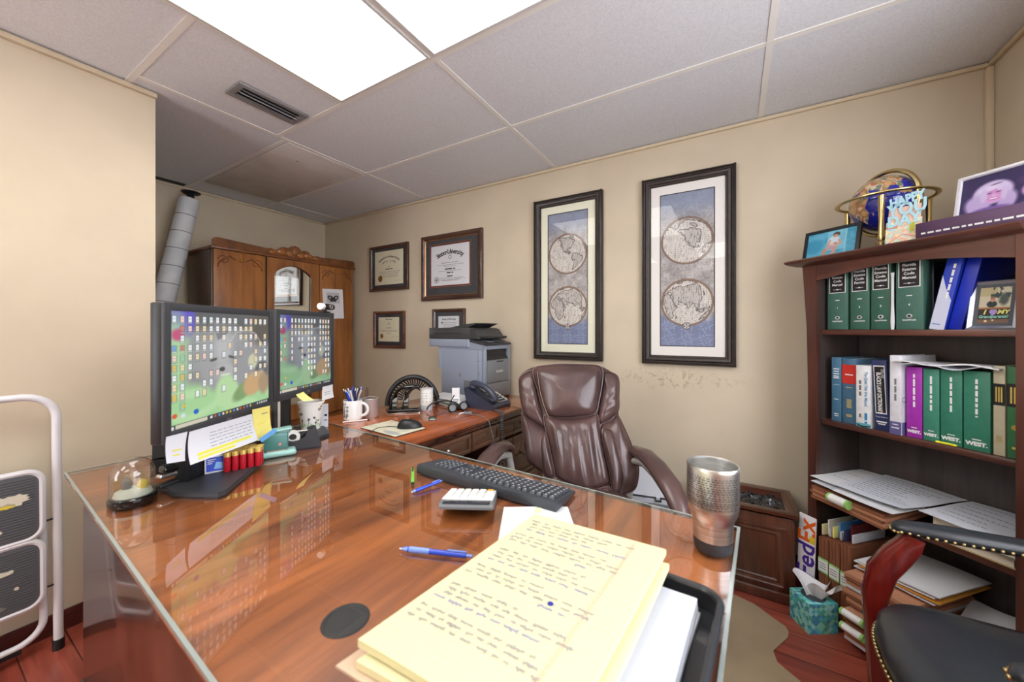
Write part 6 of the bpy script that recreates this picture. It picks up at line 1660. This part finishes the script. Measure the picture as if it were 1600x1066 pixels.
def d5(m, hw, h, y):
    m.box(-hw, hw, y - .0002, 0, 0, .046, mat('purple_spine_band', (96, 92, 142), .4)); barsv(m, 0, y, .12, .20, .006, INKG, 5); barsh(m, 0, y - .0005, .036, hw, .003, WH); barsh(m, 0, y - .0005, .024, hw * 1.3, .004, WH)
    m.box(hw - .0001, hw + .0005, .004, .18, .0, .046, mat('purple_spine_band', (96, 92, 142), .4)); m.text('CA', .030, INKG, Tr(hw + .0006, .022, .125) @ Rz(90) @ Rx(90))
book('tall white paperback with a purple band at the foot of its spine', .2725, .3065, .284, S2, (226, 226, 232), B2, d5, y=.034)
def west(seed):
    def f(m, hw, h, y):
        barsv(m, 0, y, h * .42, h * .90, .0055, WH, seed); barsh(m, 0, y, .034, hw * .7, .003, WH); htext(m, 'WEST.', min(.0165, hw * .62), WH, 0, y, .020, bold=.0009)
    return f
book('bright purple paperback on the second shelf', .311, .354, .246, S2, (168, 52, 176), B2, west(1))
book('green paperback next to the bright purple one, slightly wrinkled', .3555, .3965, .244, S2, (66, 140, 118), B2, west(2))
book('green paperback in the middle of the three green ones, plain spine', .3985, .4495, .246, S2, (54, 128, 104), B2, west(3))
book('thickest green paperback of the second shelf, under the loose papers', .4515, .5095, .247, S2, (56, 130, 106), B2, west(4))
def d10(m, hw, h, y):
    m.box(-hw, hw, y - .0003, 0, .150, .215, LABK)
    for k in range(3): m.box(-hw * .6 + k * hw * .45, -hw * .35 + k * hw * .45, y - .0005, y, .16, .205, GOLDP)
    barsh(m, 0, y, .05, hw, .02, mat('tan_emblem', (176, 160, 116), .5))
book('tan hardback with a black and gold band, right end of the second shelf', .514, .5385, .268, S2, (196, 190, 160), B2, d10)
def d11(m, hw, h, y):
    m.box(-hw, hw, y - .0003, 0, .150, .218, LABK)
    for k in range(3): m.box(-hw * .6 + k * hw * .45, -hw * .35 + k * hw * .45, y - .0005, y, .16, .208, GOLDP)
    m.lathe([(0, 0)], GOLDP, 3) if False else None
    old = m.T; m.T = old @ Tr(0, y, .09) @ Rx(90); m.lathe([(.005, 0), (.008, 0)], GOLDP, 16); m.T = old; barsh(m, 0, y, .03, hw * .8, .006, GOLDP)
book('green hardback with a black and gold band, last on the second shelf', .5405, .5735, .268, S2, (60, 118, 76), B2, d11)
# papers lying over the books
for k, (x0_, x1_, dz, r_, lab) in enumerate(((.300, .520, .2505, 3, 'lower loose white papers drooping over the green paperbacks'), (.285, .535, .2545, -3, 'upper loose white papers lying across the second-shelf books'))):
    m = MB()
    m.slab(lambda u, v: (x0_ + (x1_ - x0_) * u, .015 + .20 * v + .012 * u, S2 + dz + .006 + .010 * (1 - v) * math.sin(5 * u + k) ** 2 + .014 * max(0, .3 - u) * (1 - k) * 0 - .020 * max(0, (.35 - v)) * max(0, math.sin(PI * (u - .35) / .6)) * (1 - k)), 22, 12, .0045 if k else .002, WHITE if k else WHITE2)
    solo(m, 'loose_papers', lab, 'papers', BCM, 'loose papers on the second shelf')
m = MB(); m.T = Ry(90); m.cyl((0, 0, -.022), (0, 0, .022), .0038, .0038, mat('yellow_marker', (230, 220, 50), .4), 12); m.cyl((0, 0, .022), (0, 0, .028), .0038, .001, mat('yellow_marker', (230, 220, 50), .4), 10); solo(m, 'marker', 'small yellow marker on the front edge of the second shelf', 'marker', BC(.415, .041, S2 + .0045, 0))
m = MB(); m.box(-.022, .020, -.004, .004, 0, .016, mat('teal_clip', (90, 160, 170), .3), .003); m.tube([(-.022, -.002, .010), (0, -.006, .004), (.022, -.002, .008)], .0022, BLACKP, 6); solo(m, 'teal_clip', 'small teal and black clip in front of the white manual', 'clip', BC(.192, .0368, S2 + .0006, 4))

# third shelf: folders and papers
BRN = mat('brown_file_folder', (192, 136, 102), .7, var=.06, vscale=8); BRND = mat('brown_accordion', (146, 92, 64), .7, var=.08, vscale=6)
LABG = mat('green_label_border', (150, 204, 112), .5); LABW = mat('label_white', (236, 238, 236), .5)
FG = 'brown folders stacked on the third shelf'
for k in range(5):
    m = MB(); dx = (.0, .006, -.004, .008, .002)[k]
    m.slab(lambda u, v: (.055 + dx + .26 * u - .02 * v, -.045 + .27 * v - .03 * u, S3 + .0105 + .0103 * k + .002 * math.sin(3 * u + k)), 8, 5, .0095, BRN if k % 2 else BRND)
    solo(m, 'file_folder', ['lowest brown folder of the stack on the third shelf', 'second lowest brown folder on the third shelf', 'middle brown folder of the stack on the third shelf', 'second from top brown folder on the third shelf', 'topmost brown folder under the white sheets on the third shelf'][k], 'folder', BCM, FG)
m = MB(); m.T = Tr(.175, -.070, S3 + .040) @ Rz(-8) @ Ry(90); m.cyl((0, 0, -.036), (0, 0, .036), .0165, .0165, LABW, 16); m.cyl((0, 0, -.038), (0, 0, -.030), .0172, .0172, LABG, 16); m.cyl((0, 0, .030), (0, 0, .038), .0172, .0172, LABG, 16); solo(m, 'label_roll', 'rolled white and green label wrapped on the folders of the third shelf', 'label', BCM)
def sheet(lab, q, z, th, m_, waves, lines=0, name='paper_sheet', grp='white sheets on the third shelf'):
    mb = MB(); f = lambda u, v: quadpt(q, u, v) + (z + waves * math.sin(4.2 * u + 2.1 * v) + waves * .6 * math.sin(7 * v),)
    mb.slab(lambda u, v: f(1 - u, v), 12, 12, th, m_)
    rnd = random.Random(len(lab))
    for r_ in range(lines):
        v = .12 + .8 * r_ / max(lines, 1); u = .1; e = rnd.uniform(.5, .92)
        while u < e:
            w_ = rnd.uniform(.02, .07); a, b, c, d = f(u, v), f(u + w_, v), f(u + w_, v + .014), f(u, v + .014)
            mb.add([(p[0], p[1], p[2] + .0008) for p in (d, c, b, a)], [(0, 1, 2, 3)], INKG); u += w_ + .015
    return solo(mb, name, lab, 'paper', BCM, grp)
sheet('white sheet curling over the front of the folder stack, third shelf', [(.045, .240), (.300, .250), (.330, -.060), (.052, -.040)], S3 + .066, .0025, WHITE2, .0018, 0)
sheet('white sheet sticking out at the front of the third shelf', [(.12, .20), (.34, .20), (.345, -.085), (.155, -.075)], S3 + .0735, .002, WHITE, .002, 0)
sheet('letter with a printed heading at the left of the third shelf', [(.048, .262), (.250, .262), (.235, -.020), (.042, -.030)], S3 + .081, .002, WHITE, .0025, 3)
sheet('printed form lying on top of the papers, third shelf', [(.135, .262), (.372, .262), (.352, -.045), (.150, -.055)], S3 + .0905, .002, WHITE2, .003, 12)
# right-hand stack
def flat(name, label, cat, x0, x1, y0, y1, z0, z1, m_, bev=.002, r_=0, grp=None, pages=False):
    cx, cy = (x0 + x1) / 2, (y0 + y1) / 2
    mb = MB(); 
    if pages:
        t_ = thing(name, label, cat, BC(cx, cy, z0, r_), grp); hx_, hy_ = (x1 - x0) / 2, (y1 - y0) / 2
        a = MB(); a.box(-hx_, hx_, -hy_, hy_, 0, .003, m_); a.box(-hx_, hx_, -hy_, hy_, z1 - z0 - .003, z1 - z0, m_); a.box(-hx_, hx_, hy_ - .003, hy_, .0031, z1 - z0 - .0031, m_); a.build('cover', t_)
        a = MB(); a.box(-hx_ + .004, hx_ - .004, -hy_ + .004, hy_ - .004, .0032, z1 - z0 - .0032, PAGES); a.build('pages', t_); return t_
    mb.box(-(x1 - x0) / 2, (x1 - x0) / 2, -(y1 - y0) / 2, (y1 - y0) / 2, 0, z1 - z0, m_, bev)
    return solo(mb, name, label, cat, BC(cx, cy, z0, r_), grp)
flat('book', 'flat tan book at the bottom of the right-hand pile, third shelf', 'book', .385, .565, .03, .25, S3 + .001, S3 + .034, mat('tan_book_cloth', (206, 180, 136), .6), r_=0, pages=True)
flat('book', 'thick grey-green book lying flat on the tan one, third shelf', 'book', .392, .572, .015, .252, S3 + .0345, S3 + .084, mat('grey_green_cloth', (126, 130, 116), .6), pages=True)
sheet('big white sheet draped over the flat books at the right of the third shelf', [(.382, .258), (.575, .262), (.574, -.020), (.375, -.012)], S3 + .0895, .0025, WHITE2, .002, 6)

# bottom: courier envelope, accordion files, folders, papers
t = thing('courier_envelope', 'white courier envelope with purple and orange letters, at the foot of the bookcase', 'envelope', BC(.048, -.036, .188, 0) @ Rx(-3))
m = MB(); m.box(-.055, .014, -.003, .004, .0, .265, mat('courier_white', (236, 236, 240), .45), .003); m.build('envelope', t)
PUR = mat('courier_purple', (74, 42, 150), .45); ORA = mat('courier_orange', (236, 104, 30), .45)
m = MB(); mt = Tr(-.018, -.0036, .115) @ Ry(-90) @ Rx(90)
m.text('Fed', .098, PUR, Tr(-.018, -.0036, .080) @ Ry(-90) @ Rx(90), bold=.002); m.text('Ex', .098, ORA, Tr(-.018, -.0036, .200) @ Ry(-90) @ Rx(90), bold=.002); m.build('lettering', t)
m = MB(); m.box(-.008, .012, -.0048, -.0038, .158, .184, mat('yellow_flag', (236, 216, 40), .5)); m.T = Ry(12); m.build('flag', t)
AG = 'accordion files on the bottom shelf'
tops = [(mat('yellow_pad_paper', (250, 245, 196), .65), WHITE), (mat('bright_sticky', (250, 244, 150), .6), mat('blue_card', (96, 160, 220), .5)), (mat('navy_folder', (44, 50, 96), .5), MAROON)]
labs = ['accordion file nearest the courier envelope, with white and yellow papers', 'middle accordion file with a bright yellow sheet and a blue card', 'accordion file with a wide plain brown side, nearest the guest chair']
for k in range(3):
    x0_ = .064 + .0405 * k
    t = thing('accordion_file', labs[k], 'accordion file', BC(x0_ + .018, -.012, S4 + .001, 0), AG)
    m = MB(); w_ = .0185
    zig = [(-w_, 0)] + [(-w_ + 2 * w_ * j / 6, .004 if j % 2 else -.002) for j in range(1, 6)] + [(w_, 0), (w_, .235), (-w_, .235)]
    m.prism(zig, 0, .292 + .008 * k, BRND); m.build('pocket', t)
    m = MB(); m.box(-w_ - .0005, w_ + .0005, -.0042, -.0025, .15 - .004 * k, .21 - .004 * k, LABG, .001); m.box(-w_ + .001, w_ - .001, -.0048, -.0040, .157 - .004 * k, .203 - .004 * k, LABW)
    for j in range(3): m.box(-w_ + .005, w_ - .008, -.0051, -.0047, .168 + .01 * j - .004 * k, .171 + .01 * j - .004 * k, INKG)
    m.build('label', t)
    for j, (mm, dz, yy) in enumerate(((tops[k][0], .050, .01), (tops[k][1], .070, .03), (WHITE2, .040, .022))):
        m = MB(); m.box(-w_ + .004 + .010 * j, -w_ + .010 + .010 * j, yy, .20, .30 + .008 * k, .293 + .008 * k + dz, mm, .001); m.build('paper', t)
m = MB(); m.box(.0, .075, -.0005, .0005, 0, .03, LABG); solo(m, 'green_tab', 'green tab lying against the plain brown side of the accordion file', 'tab', BC(.1965, -.02, S4 + .165, 85))
LG = 'brown folders stacked on the bottom shelf'
rnd = random.Random(9)
fl = ['lowest', 'second lowest', 'third from the bottom', 'fourth from the bottom', 'fifth from the bottom', 'sixth from the bottom', 'second from the top', 'topmost']
for k in range(8):
    m = MB(); z = S4 + .001 + .0325 * k; dx, dy = rnd.uniform(-.008, .008), rnd.uniform(-.02, .012)
    m.slab(lambda u, v: (.208 + dx + .19 * u, -.085 + dy + .32 * v, z + .028 + .0012 * math.sin(4 * u + k) - .010 * max(0, .3 - u) * (k % 2)), 8, 4, .012, BRN)
    m.slab(lambda u, v: (.206 + dx + .19 * u, -.082 + dy + .32 * v, z + .0145), 4, 4, .0125, BRND if k % 3 else WHITE2)
    solo(m, 'file_folder', fl[k] + ' bulging brown folder in the stack on the bottom shelf', 'folder', BCM, LG)
for k, (z, y) in enumerate(((S4 + .060, -.112), (S4 + .112, -.112))):
    m = MB(); m.T = Tr(.245, y, z) @ Ry(90); m.cyl((0, 0, -.034), (0, 0, .034), .0130, .0130, LABW, 16); m.cyl((0, 0, -.036), (0, 0, -.028), .0136, .0136, LABG, 16); m.cyl((0, 0, .028), (0, 0, .036), .0136, .0136, LABG, 16); solo(m, 'label_roll', ['lower', 'upper'][k] + ' rolled white and green label at the front of the bottom folders', 'label', BCM, 'label rolls on the bottom folders')
for k in range(4):
    m = MB(); x0_ = .215 + .012 * (k % 2); z = S4 + .265 + .009 * k
    m.slab(lambda u, v: (x0_ + .21 * u, -.055 + .27 * v + .02 * u, z + .0065 + .002 * math.sin(5 * u + 2 * v + k)), 8, 6, .004, (WHITE2, mat('orange_folder', (214, 150, 60), .6), WHITE, WHITE)[k])
    solo(m, 'paper_sheets', ['white papers directly on the bottom brown folders', 'orange folder between the papers on the bottom shelf', 'white papers just above the orange folder', 'uppermost white papers of the bottom shelf'][k], 'papers', BCM, 'papers over the bottom folders')
rnd = random.Random(17)
for k in range(9):
    m = MB(Rz(rnd.uniform(-14, 14))); z = S4 + .001 + .0235 * k; dx, dy = rnd.uniform(-.006, .006), rnd.uniform(-.03, .02)
    m.slab(lambda u, v: (-.062 + dx + .125 * u, -.125 + dy + .25 * v, z + .021 + .003 * math.sin(6 * u + k) + .004 * math.sin(5 * v + 2 * k)), 8, 8, .012 if k % 2 else .006, (WHITE, mat('cream_folder', (226, 210, 160), .6), WHITE2, mat('buff_folder', (206, 176, 120), .6))[k % 4])
    solo(m, 'loose_papers', 'untidy %s sheets, layer %s, in the heap right of the bottom shelf' % (['white', 'cream', 'pale', 'buff'][k % 4], ['one, at the base', 'two', 'three', 'four', 'five', 'six', 'seven', 'eight', 'nine, on top'][k]), 'papers', BC(.487, .125, 0), 'untidy papers at the right of the bottom shelf')

# ------------------------------------------------------------------ on top of the bookcase
def boy():
    p = Pic(120, 80, 1.55, (96, 178, 206)); n = fbm(p.U * 6, p.V * 5, 4, 6); p.mix(np.clip((n - .45) * 3, 0, 1) * .7, (50, 140, 180)); p.ell(.15, .45, .2, .3, (60, 150, 186), .5); p.rect(.78, .80, 0, 1, (150, 210, 220)); p.rect(.42, .78, .2, 1, (150, 214, 234), .6)
    p.ell(.56, .56, .12, .22, (206, 222, 232), .25); p.ell(.60, .83, .07, .09, (70, 52, 46), .2); p.ell(.585, .775, .05, .06, (196, 150, 126), .3)
    p.line([(.48, .60), (.44, .42), (.56, .40)], .022, (206, 156, 130)); p.line([(.66, .58), (.70, .44), (.60, .40)], .022, (206, 156, 130)); p.ell(.55, .42, .09, .08, (226, 190, 176), .3); p.ell(.60, .46, .04, .05, (190, 140, 120), .3)
    p.line([(.48, .34), (.38, .22), (.36, .02)], .04, (196, 146, 122)); p.line([(.60, .32), (.58, .18), (.54, .02)], .04, (206, 156, 132)); p.ell(.50, .32, .10, .08, (190, 160, 170), .4); return p
t = thing('photo_frame', 'black framed photo of a boy holding a baby, on the left of the bookcase top', 'photo frame', BC(.060, .045, TOPZ + .0005, 4) @ Rx(-12))
m = MB(Tr(0, 0, .066)); m.rings(.205, .132, [(0, .012), (0, .0), (.012, -.002), (.013, .004)], BLACKP); m.box(-.098, .098, .0095, .0125, -.062, .062, BLACKP); m.build('frame', t)
boy().sheet(.180, .107, PRINT, Tr(0, .0045, .066), name='photo', parent=t)
# globe
def globepic():
    p = Pic(220, 110, 2, (28, 38, 150)); U, V = p.U, p.V; lon = U * 360 - 180; lat = V * 180 - 90
    wob = (fbm(U * 40, V * 20, 3, 4) - .5) * 8; l = land((lon + wob + 180) % 360 - 180, lat + wob)
    n = fbm(U * 24, V * 12, 2, 8); p.mix(fbm(U * 30, V * 16, 3, 1), (40, 52, 176), ) if False else None
    for lo, hi, c in ((0, .38, (206, 160, 110)), (.38, .48, (150, 140, 90)), (.48, .56, (190, 110, 80)), (.56, .66, (214, 196, 160)), (.66, 1, (120, 130, 110))): p.mix(l * ((n >= lo) & (n < hi)), c)
    gl = (np.abs((lon % 20) - 10) > 9.6) | (np.abs((lat % 20) - 10) > 9.5); p.mix(gl * (~l) * .35, (170, 160, 120)); return p
GC = (.185, .165); GZc = 1.738; GRr = .106
t = thing('globe', 'blue gemstone globe in a gold stand on top of the bookcase', 'globe', BC(GC[0], GC[1], TOPZ, 25))
zc = GZc - TOPZ
gt = Tr(0, 0, zc) @ Ry(-18)
gm = MB(); gm.T = gt
globepic().sheet(1, 1, colmat('globe_map', .12, coat=.5), None, lambda x, z: (GRr * math.cos(z * PI) * math.cos(2 * PI * x + 3.5), GRr * math.cos(z * PI) * math.sin(2 * PI * x + 3.5), GRr * math.sin(z * PI)), 'sphere', t, gm)
m = MB(); 
def ring(mb, R, wr, T, n=48, flat=1.0, a0=0, a1=2 * PI):
    old = mb.T; mb.T = T
    cl = abs(a1 - a0 - 2 * PI) < 1e-6
    mb.tube([(R * math.cos(a0 + (a1 - a0) * k / n), R * math.sin(a0 + (a1 - a0) * k / n), 0) for k in range(n if cl else n + 1)], wr, GOLDM, 10, closed=cl, flat=flat); mb.T = old
ring(m, .142, .0085, Tr(0, 0, zc + .012), flat=.6); m.build('horizon_ring', t)
m = MB(); ring(m, .122, .008, Tr(0, 0, zc) @ Rz(-38) @ Rx(90), flat=1.2, n=56); m.build('meridian_ring', t)
for k in range(3):
    a = -1.56 + k * 2 * PI / 3; c_, s2_ = math.cos(a), math.sin(a)
    m = MB(); m.lathe([(.0, .012), (.013, .014), (.015, .022), (.009, .030), (.013, .040), (.010, .052), (.008, .10), (.010, zc - .004), (.012, zc + .002), (.0, zc + .004)], GOLDM, 14, (.134 * c_, .134 * s2_, 0)); m.lathe([(0, 0), (.016, 0), (.017, .006), (.010, .0125), (.0, .0126)], GOLDM, 14, (.134 * c_, .134 * s2_, 0)); m.build('stand_leg', t)
m = MB()
for k in range(3):
    a = -1.56 + k * 2 * PI / 3; m.tube([(.132 * math.cos(a), .132 * math.sin(a), .028), (.05 * math.cos(a), .05 * math.sin(a), .030), (0, 0, .034 + .001 * k)], .006, GOLDM, 8)
m.lathe([(0, .0), (.035, .0), (.040, .004), (.036, .022), (.020, .030), (.014, .05), (.018, .066), (.006, .078), (0, .08)], GOLDM, 24); m.build('cross_base', t)
# greeting card
CY = mat('card_cyan', (172, 216, 226), .5)
t = thing('greeting_card', 'pale blue cut-out greeting card with big letters, standing beside the globe', 'greeting card', BC(.322, .006, TOPZ + .0005, 8) @ Rx(-9))
def cardpic():
    p = Pic(80, 70, 1.15, (236, 214, 190)); n = fbm(p.U * 7, p.V * 6, 3, 3)
    for lo, hi, c in ((.30, .42, (190, 224, 200)), (.42, .5, (236, 176, 150)), (.58, .66, (244, 226, 150)), (.66, .9, (170, 214, 220))): p.mix((n >= lo) & (n < hi), c)
    p.rect(.68, .82, .45, .85, (190, 196, 60)); p.rect(0, .35, .70, .80, (214, 140, 110)); p.line([(.1, .1), (.5, .4), (.9, .2)], .02, (230, 150, 140)); return p
m = MB(); m.box(-.046, .046, .0012, .0024, 0, .085, mat('card_stock', (232, 226, 214), .6)); m.build('card_back', t)
cardpic().sheet(.092, .085, PRINT, Tr(0, .0010, .0425), name='card_picture', parent=t)
m = MB(); 
for s_, z, sz, x in (('HAPPY', .158, .046, .004), ('YOU', .124, .062, .006), ('DAY', .084, .056, .0)): m.text(s_, sz, CY, Tr(x, .0, z) @ Ry(-8 if s_ == 'HAPPY' else -3) @ Rx(90), bold=.0022, ext=.0008, sx=.64 if s_ == 'HAPPY' else .76)
m.box(-.042, .042, .0026, .0034, .085, .135, mat('card_peach', (226, 190, 170), .6)); m.build('letters', t)
# purple flat box and white framed portrait
t = thing('purple_album', 'flat purple album with white print along its edge, on the bookcase top', 'album', BC(.490, .085, TOPZ + .0005, 2))
m = MB(); m.box(-.135, .15, -.075, .13, 0, .058, mat('plum_album', (86, 56, 88), .45, var=.1, vscale=10), .003)
x = -.12
rnd = random.Random(3)
while x < .13:
    w_ = rnd.uniform(.008, .02); m.box(x, x + w_, -.0758, -.0745, .018, .0235, WH); x += w_ + .005
m.build('album_cover', t)
def portrait():
    p = Pic(130, 100, 1.35, (52, 40, 84)); H = (206, 190, 226); p.ell(.33, .47, .20, .31, H, .2); p.ell(.19, .18, .13, .28, (190, 170, 216), .4, 12); p.ell(.48, .16, .09, .26, (190, 170, 216), .4, -8)
    p.ell(.345, .40, .115, .185, (204, 146, 204), .2); p.ell(.345, .30, .09, .10, (214, 156, 210), .6); p.ell(.30, .60, .12, .075, (222, 210, 238), .4, 20); p.ell(.42, .58, .05, .09, (214, 200, 232), .4, -20); p.ell(.36, .68, .06, .02, (120, 96, 140), .5, 10); p.ell(.245, .42, .035, .19, H, .5); p.ell(.445, .40, .03, .18, H, .5)
    p.ell(.30, .455, .026, .013, (70, 48, 96), .5); p.ell(.39, .455, .026, .013, (70, 48, 96), .5); p.ell(.345, .385, .02, .04, (222, 172, 220), .6); p.ell(.345, .295, .052, .03, (150, 84, 150), .3); p.ell(.345, .30, .044, .018, (250, 238, 250), .3)
    p.ell(.76, .34, .15, .22, (214, 168, 220), .25); p.ell(.76, .62, .19, .16, (74, 54, 100), .4); p.ell(.71, .40, .022, .011, (66, 44, 90), .4); p.ell(.81, .40, .022, .011, (66, 44, 90), .4); p.ell(.76, .24, .05, .022, (246, 230, 248), .3); p.ell(.33, .0, .2, .1, (120, 90, 160), .5); p.ell(.78, .0, .2, .1, (70, 60, 110), .5); return p
t = thing('photo_frame', 'white framed purple-toned portrait standing on the purple album', 'photo frame', BC(.535, .065, TOPZ + .0590, -4) @ Rx(-10))
m = MB(Tr(0, 0, .070)); m.rings(.235, .140, [(0, .012), (0, .0), (.009, -.003), (.011, .004)], mat('white_frame', (238, 238, 240), .35)); m.box(-.115, .115, .0095, .0125, -.067, .067, WHITEP); m.build('frame', t)
portrait().sheet(.214, .119, PRINT, Tr(0, .0045, .070), name='photo', parent=t)
# ------------------------------------------------------------------ printer at the wall end of the return desk (front faces the chair, +x)
PBL = mat('printer_blue_grey', (150, 160, 178), .4); PFR = mat('printer_front_grey', (134, 138, 142), .4); PDK = mat('printer_dark_grey', (64, 65, 66), .45); PBK = mat('printer_black', (40, 41, 43), .4)
t = thing('office_printer', 'large blue-grey office printer with a dark scanner lid, against the wall', 'printer', Tr(-1.617, 2.208, RZ + .0005) @ Rz(87))
# local: front -y, x to the wall
hx_, fy, by_ = .150, -.200, .205
m = MB()
m.box(-hx_, hx_, fy + .028, by_, .0, .345, PBL, .006)
m.box(-hx_, hx_, by_ + .0005, by_ + .03, .20, .345, PBL, .004)
m.prismx([(fy + .004, .345), (by_ + .03, .345), (by_ + .03, .362), (fy + .13, .395), (fy + .004, .372)], -hx_, hx_, PBL)
m.box(-hx_ - .0012, -hx_, fy + .06, fy + .0612, .0, .340, PDK); m.box(-hx_ - .0012, -hx_, fy + .03, fy + .08, .265, .2662, PDK); m.box(-hx_ - .0012, -hx_, fy + .05, fy + .06, .17, .195, PFR)
m.box(-hx_ - .002, -hx_, .012, .032, .150, .178, PFR); m.build('printer_body', t)
g = MB()
for k in range(16): g.box(-hx_ - .003, -hx_ - .0005, -.085, -.015, .058 + .0042 * k, .0605 + .0042 * k, PFR)
g.box(-hx_ - .0012, -hx_, -.087, -.013, .055, .128, mat('vent_brown_grey', (128, 122, 120), .6)); g.build('side_grille', t)
m = MB()
m.box(-hx_, -hx_ + .022, fy, fy + .028, .0, .372, PBL, .006); m.box(hx_ - .022, hx_, fy, fy + .028, .0, .372, PBL, .006)
m.box(-hx_ + .022, hx_ - .022, fy + .002, fy + .028, .345, .372, PBL, .002); m.build('front_pillars', t)
m = MB(); m.box(-hx_ + .022, hx_ - .022, fy + .024, fy + .0275, .272, .345, PBK); m.prismx([(fy + .003, .272), (fy + .024, .272), (fy + .024, .300)], -hx_ + .022, hx_ - .022, PBK); m.build('output_slot', t)
m = MB(); m.box(-hx_ + .023, hx_ - .023, fy - .002, fy + .027, .115, .271, PFR, .003); m.box(-.02, .055, fy - .0035, fy - .001, .254, .262, PBK); m.text('brother', .026, WHITEP, Tr(.016, fy - .0024, .190) @ Rx(90), bold=.0006); m.build('front_door', t)
m = MB(); m.box(-hx_ + .004, hx_ - .004, fy - .004, fy + .027, .006, .112, PFR, .004); m.box(-.045, .05, fy - .006, fy - .002, .006, .020, PBK, .001); m.build('paper_tray', t)
# control panel sloping to the front
m = MB(); m.prismx([(fy - .004, .372), (fy - .008, .384), (fy + .012, .390), (fy + .145, .420), (fy + .145, .398)], -hx_ - .002, hx_ + .002, PDK)
m.T = Tr(0, fy + .012, .3905) @ Rx(12.7); m.box(-.075, .005, .02, .085, .0, .003, mat('printer_screen', (170, 178, 184), .15, coat=.5), .001)
for j in range(3):
    for i in range(3): m.box(.03 + i * .026, .05 + i * .026, .02 + j * .026, .038 + j * .026, .0, .003, GREYP, .001)
m.box(-.125, -.09, .03, .08, .0, .002, GREYP, .001); m.build('control_panel', t)
# scanner bed and lid overhanging at the back
m = MB(); m.box(-hx_ - .012, hx_, fy + .135, by_ + .115, .358, .415, PBL, .008, 3); m.build('scanner_bed', t)
m = MB(); m.box(-hx_ - .012, hx_, fy + .120, by_ + .115, .4155, .494, PDK, .005); m.box(-hx_ - .0135, -hx_ - .011, fy + .20, by_ + .06, .452, .456, PBK); m.prismx([(fy + .120, .416), (fy + .121, .490), (fy + .105, .488), (fy + .050, .422), (fy + .046, .416)], -hx_ - .010, hx_, PDK); m.build('scanner_lid', t)
m = MB(); m.prismx([(.16, .4945), (.10, .502), (-.02, .522), (-.105, .528), (-.112, .524), (-.05, .503), (-.03, .4945)], -hx_ + .02, hx_ - .03, PDK); m.box(-hx_ + .01, hx_ - .02, fy + .015, fy + .075, .421, .436, PBK, .003); m.build('feeder_tray', t)
m = MB(); m.tube([(-1.865, 2.205, RZ + .004), (-1.885, 2.24, RZ + .05), (-1.888, 2.28, RZ + .11), (-1.86, 2.30, RZ + .145), (-1.826, 2.30, RZ + .15)], .004, mat('blue_cable', (80, 90, 190), .4), 8); solo(m, 'blue_cable', 'blue cable curving up behind the printer', 'cable')
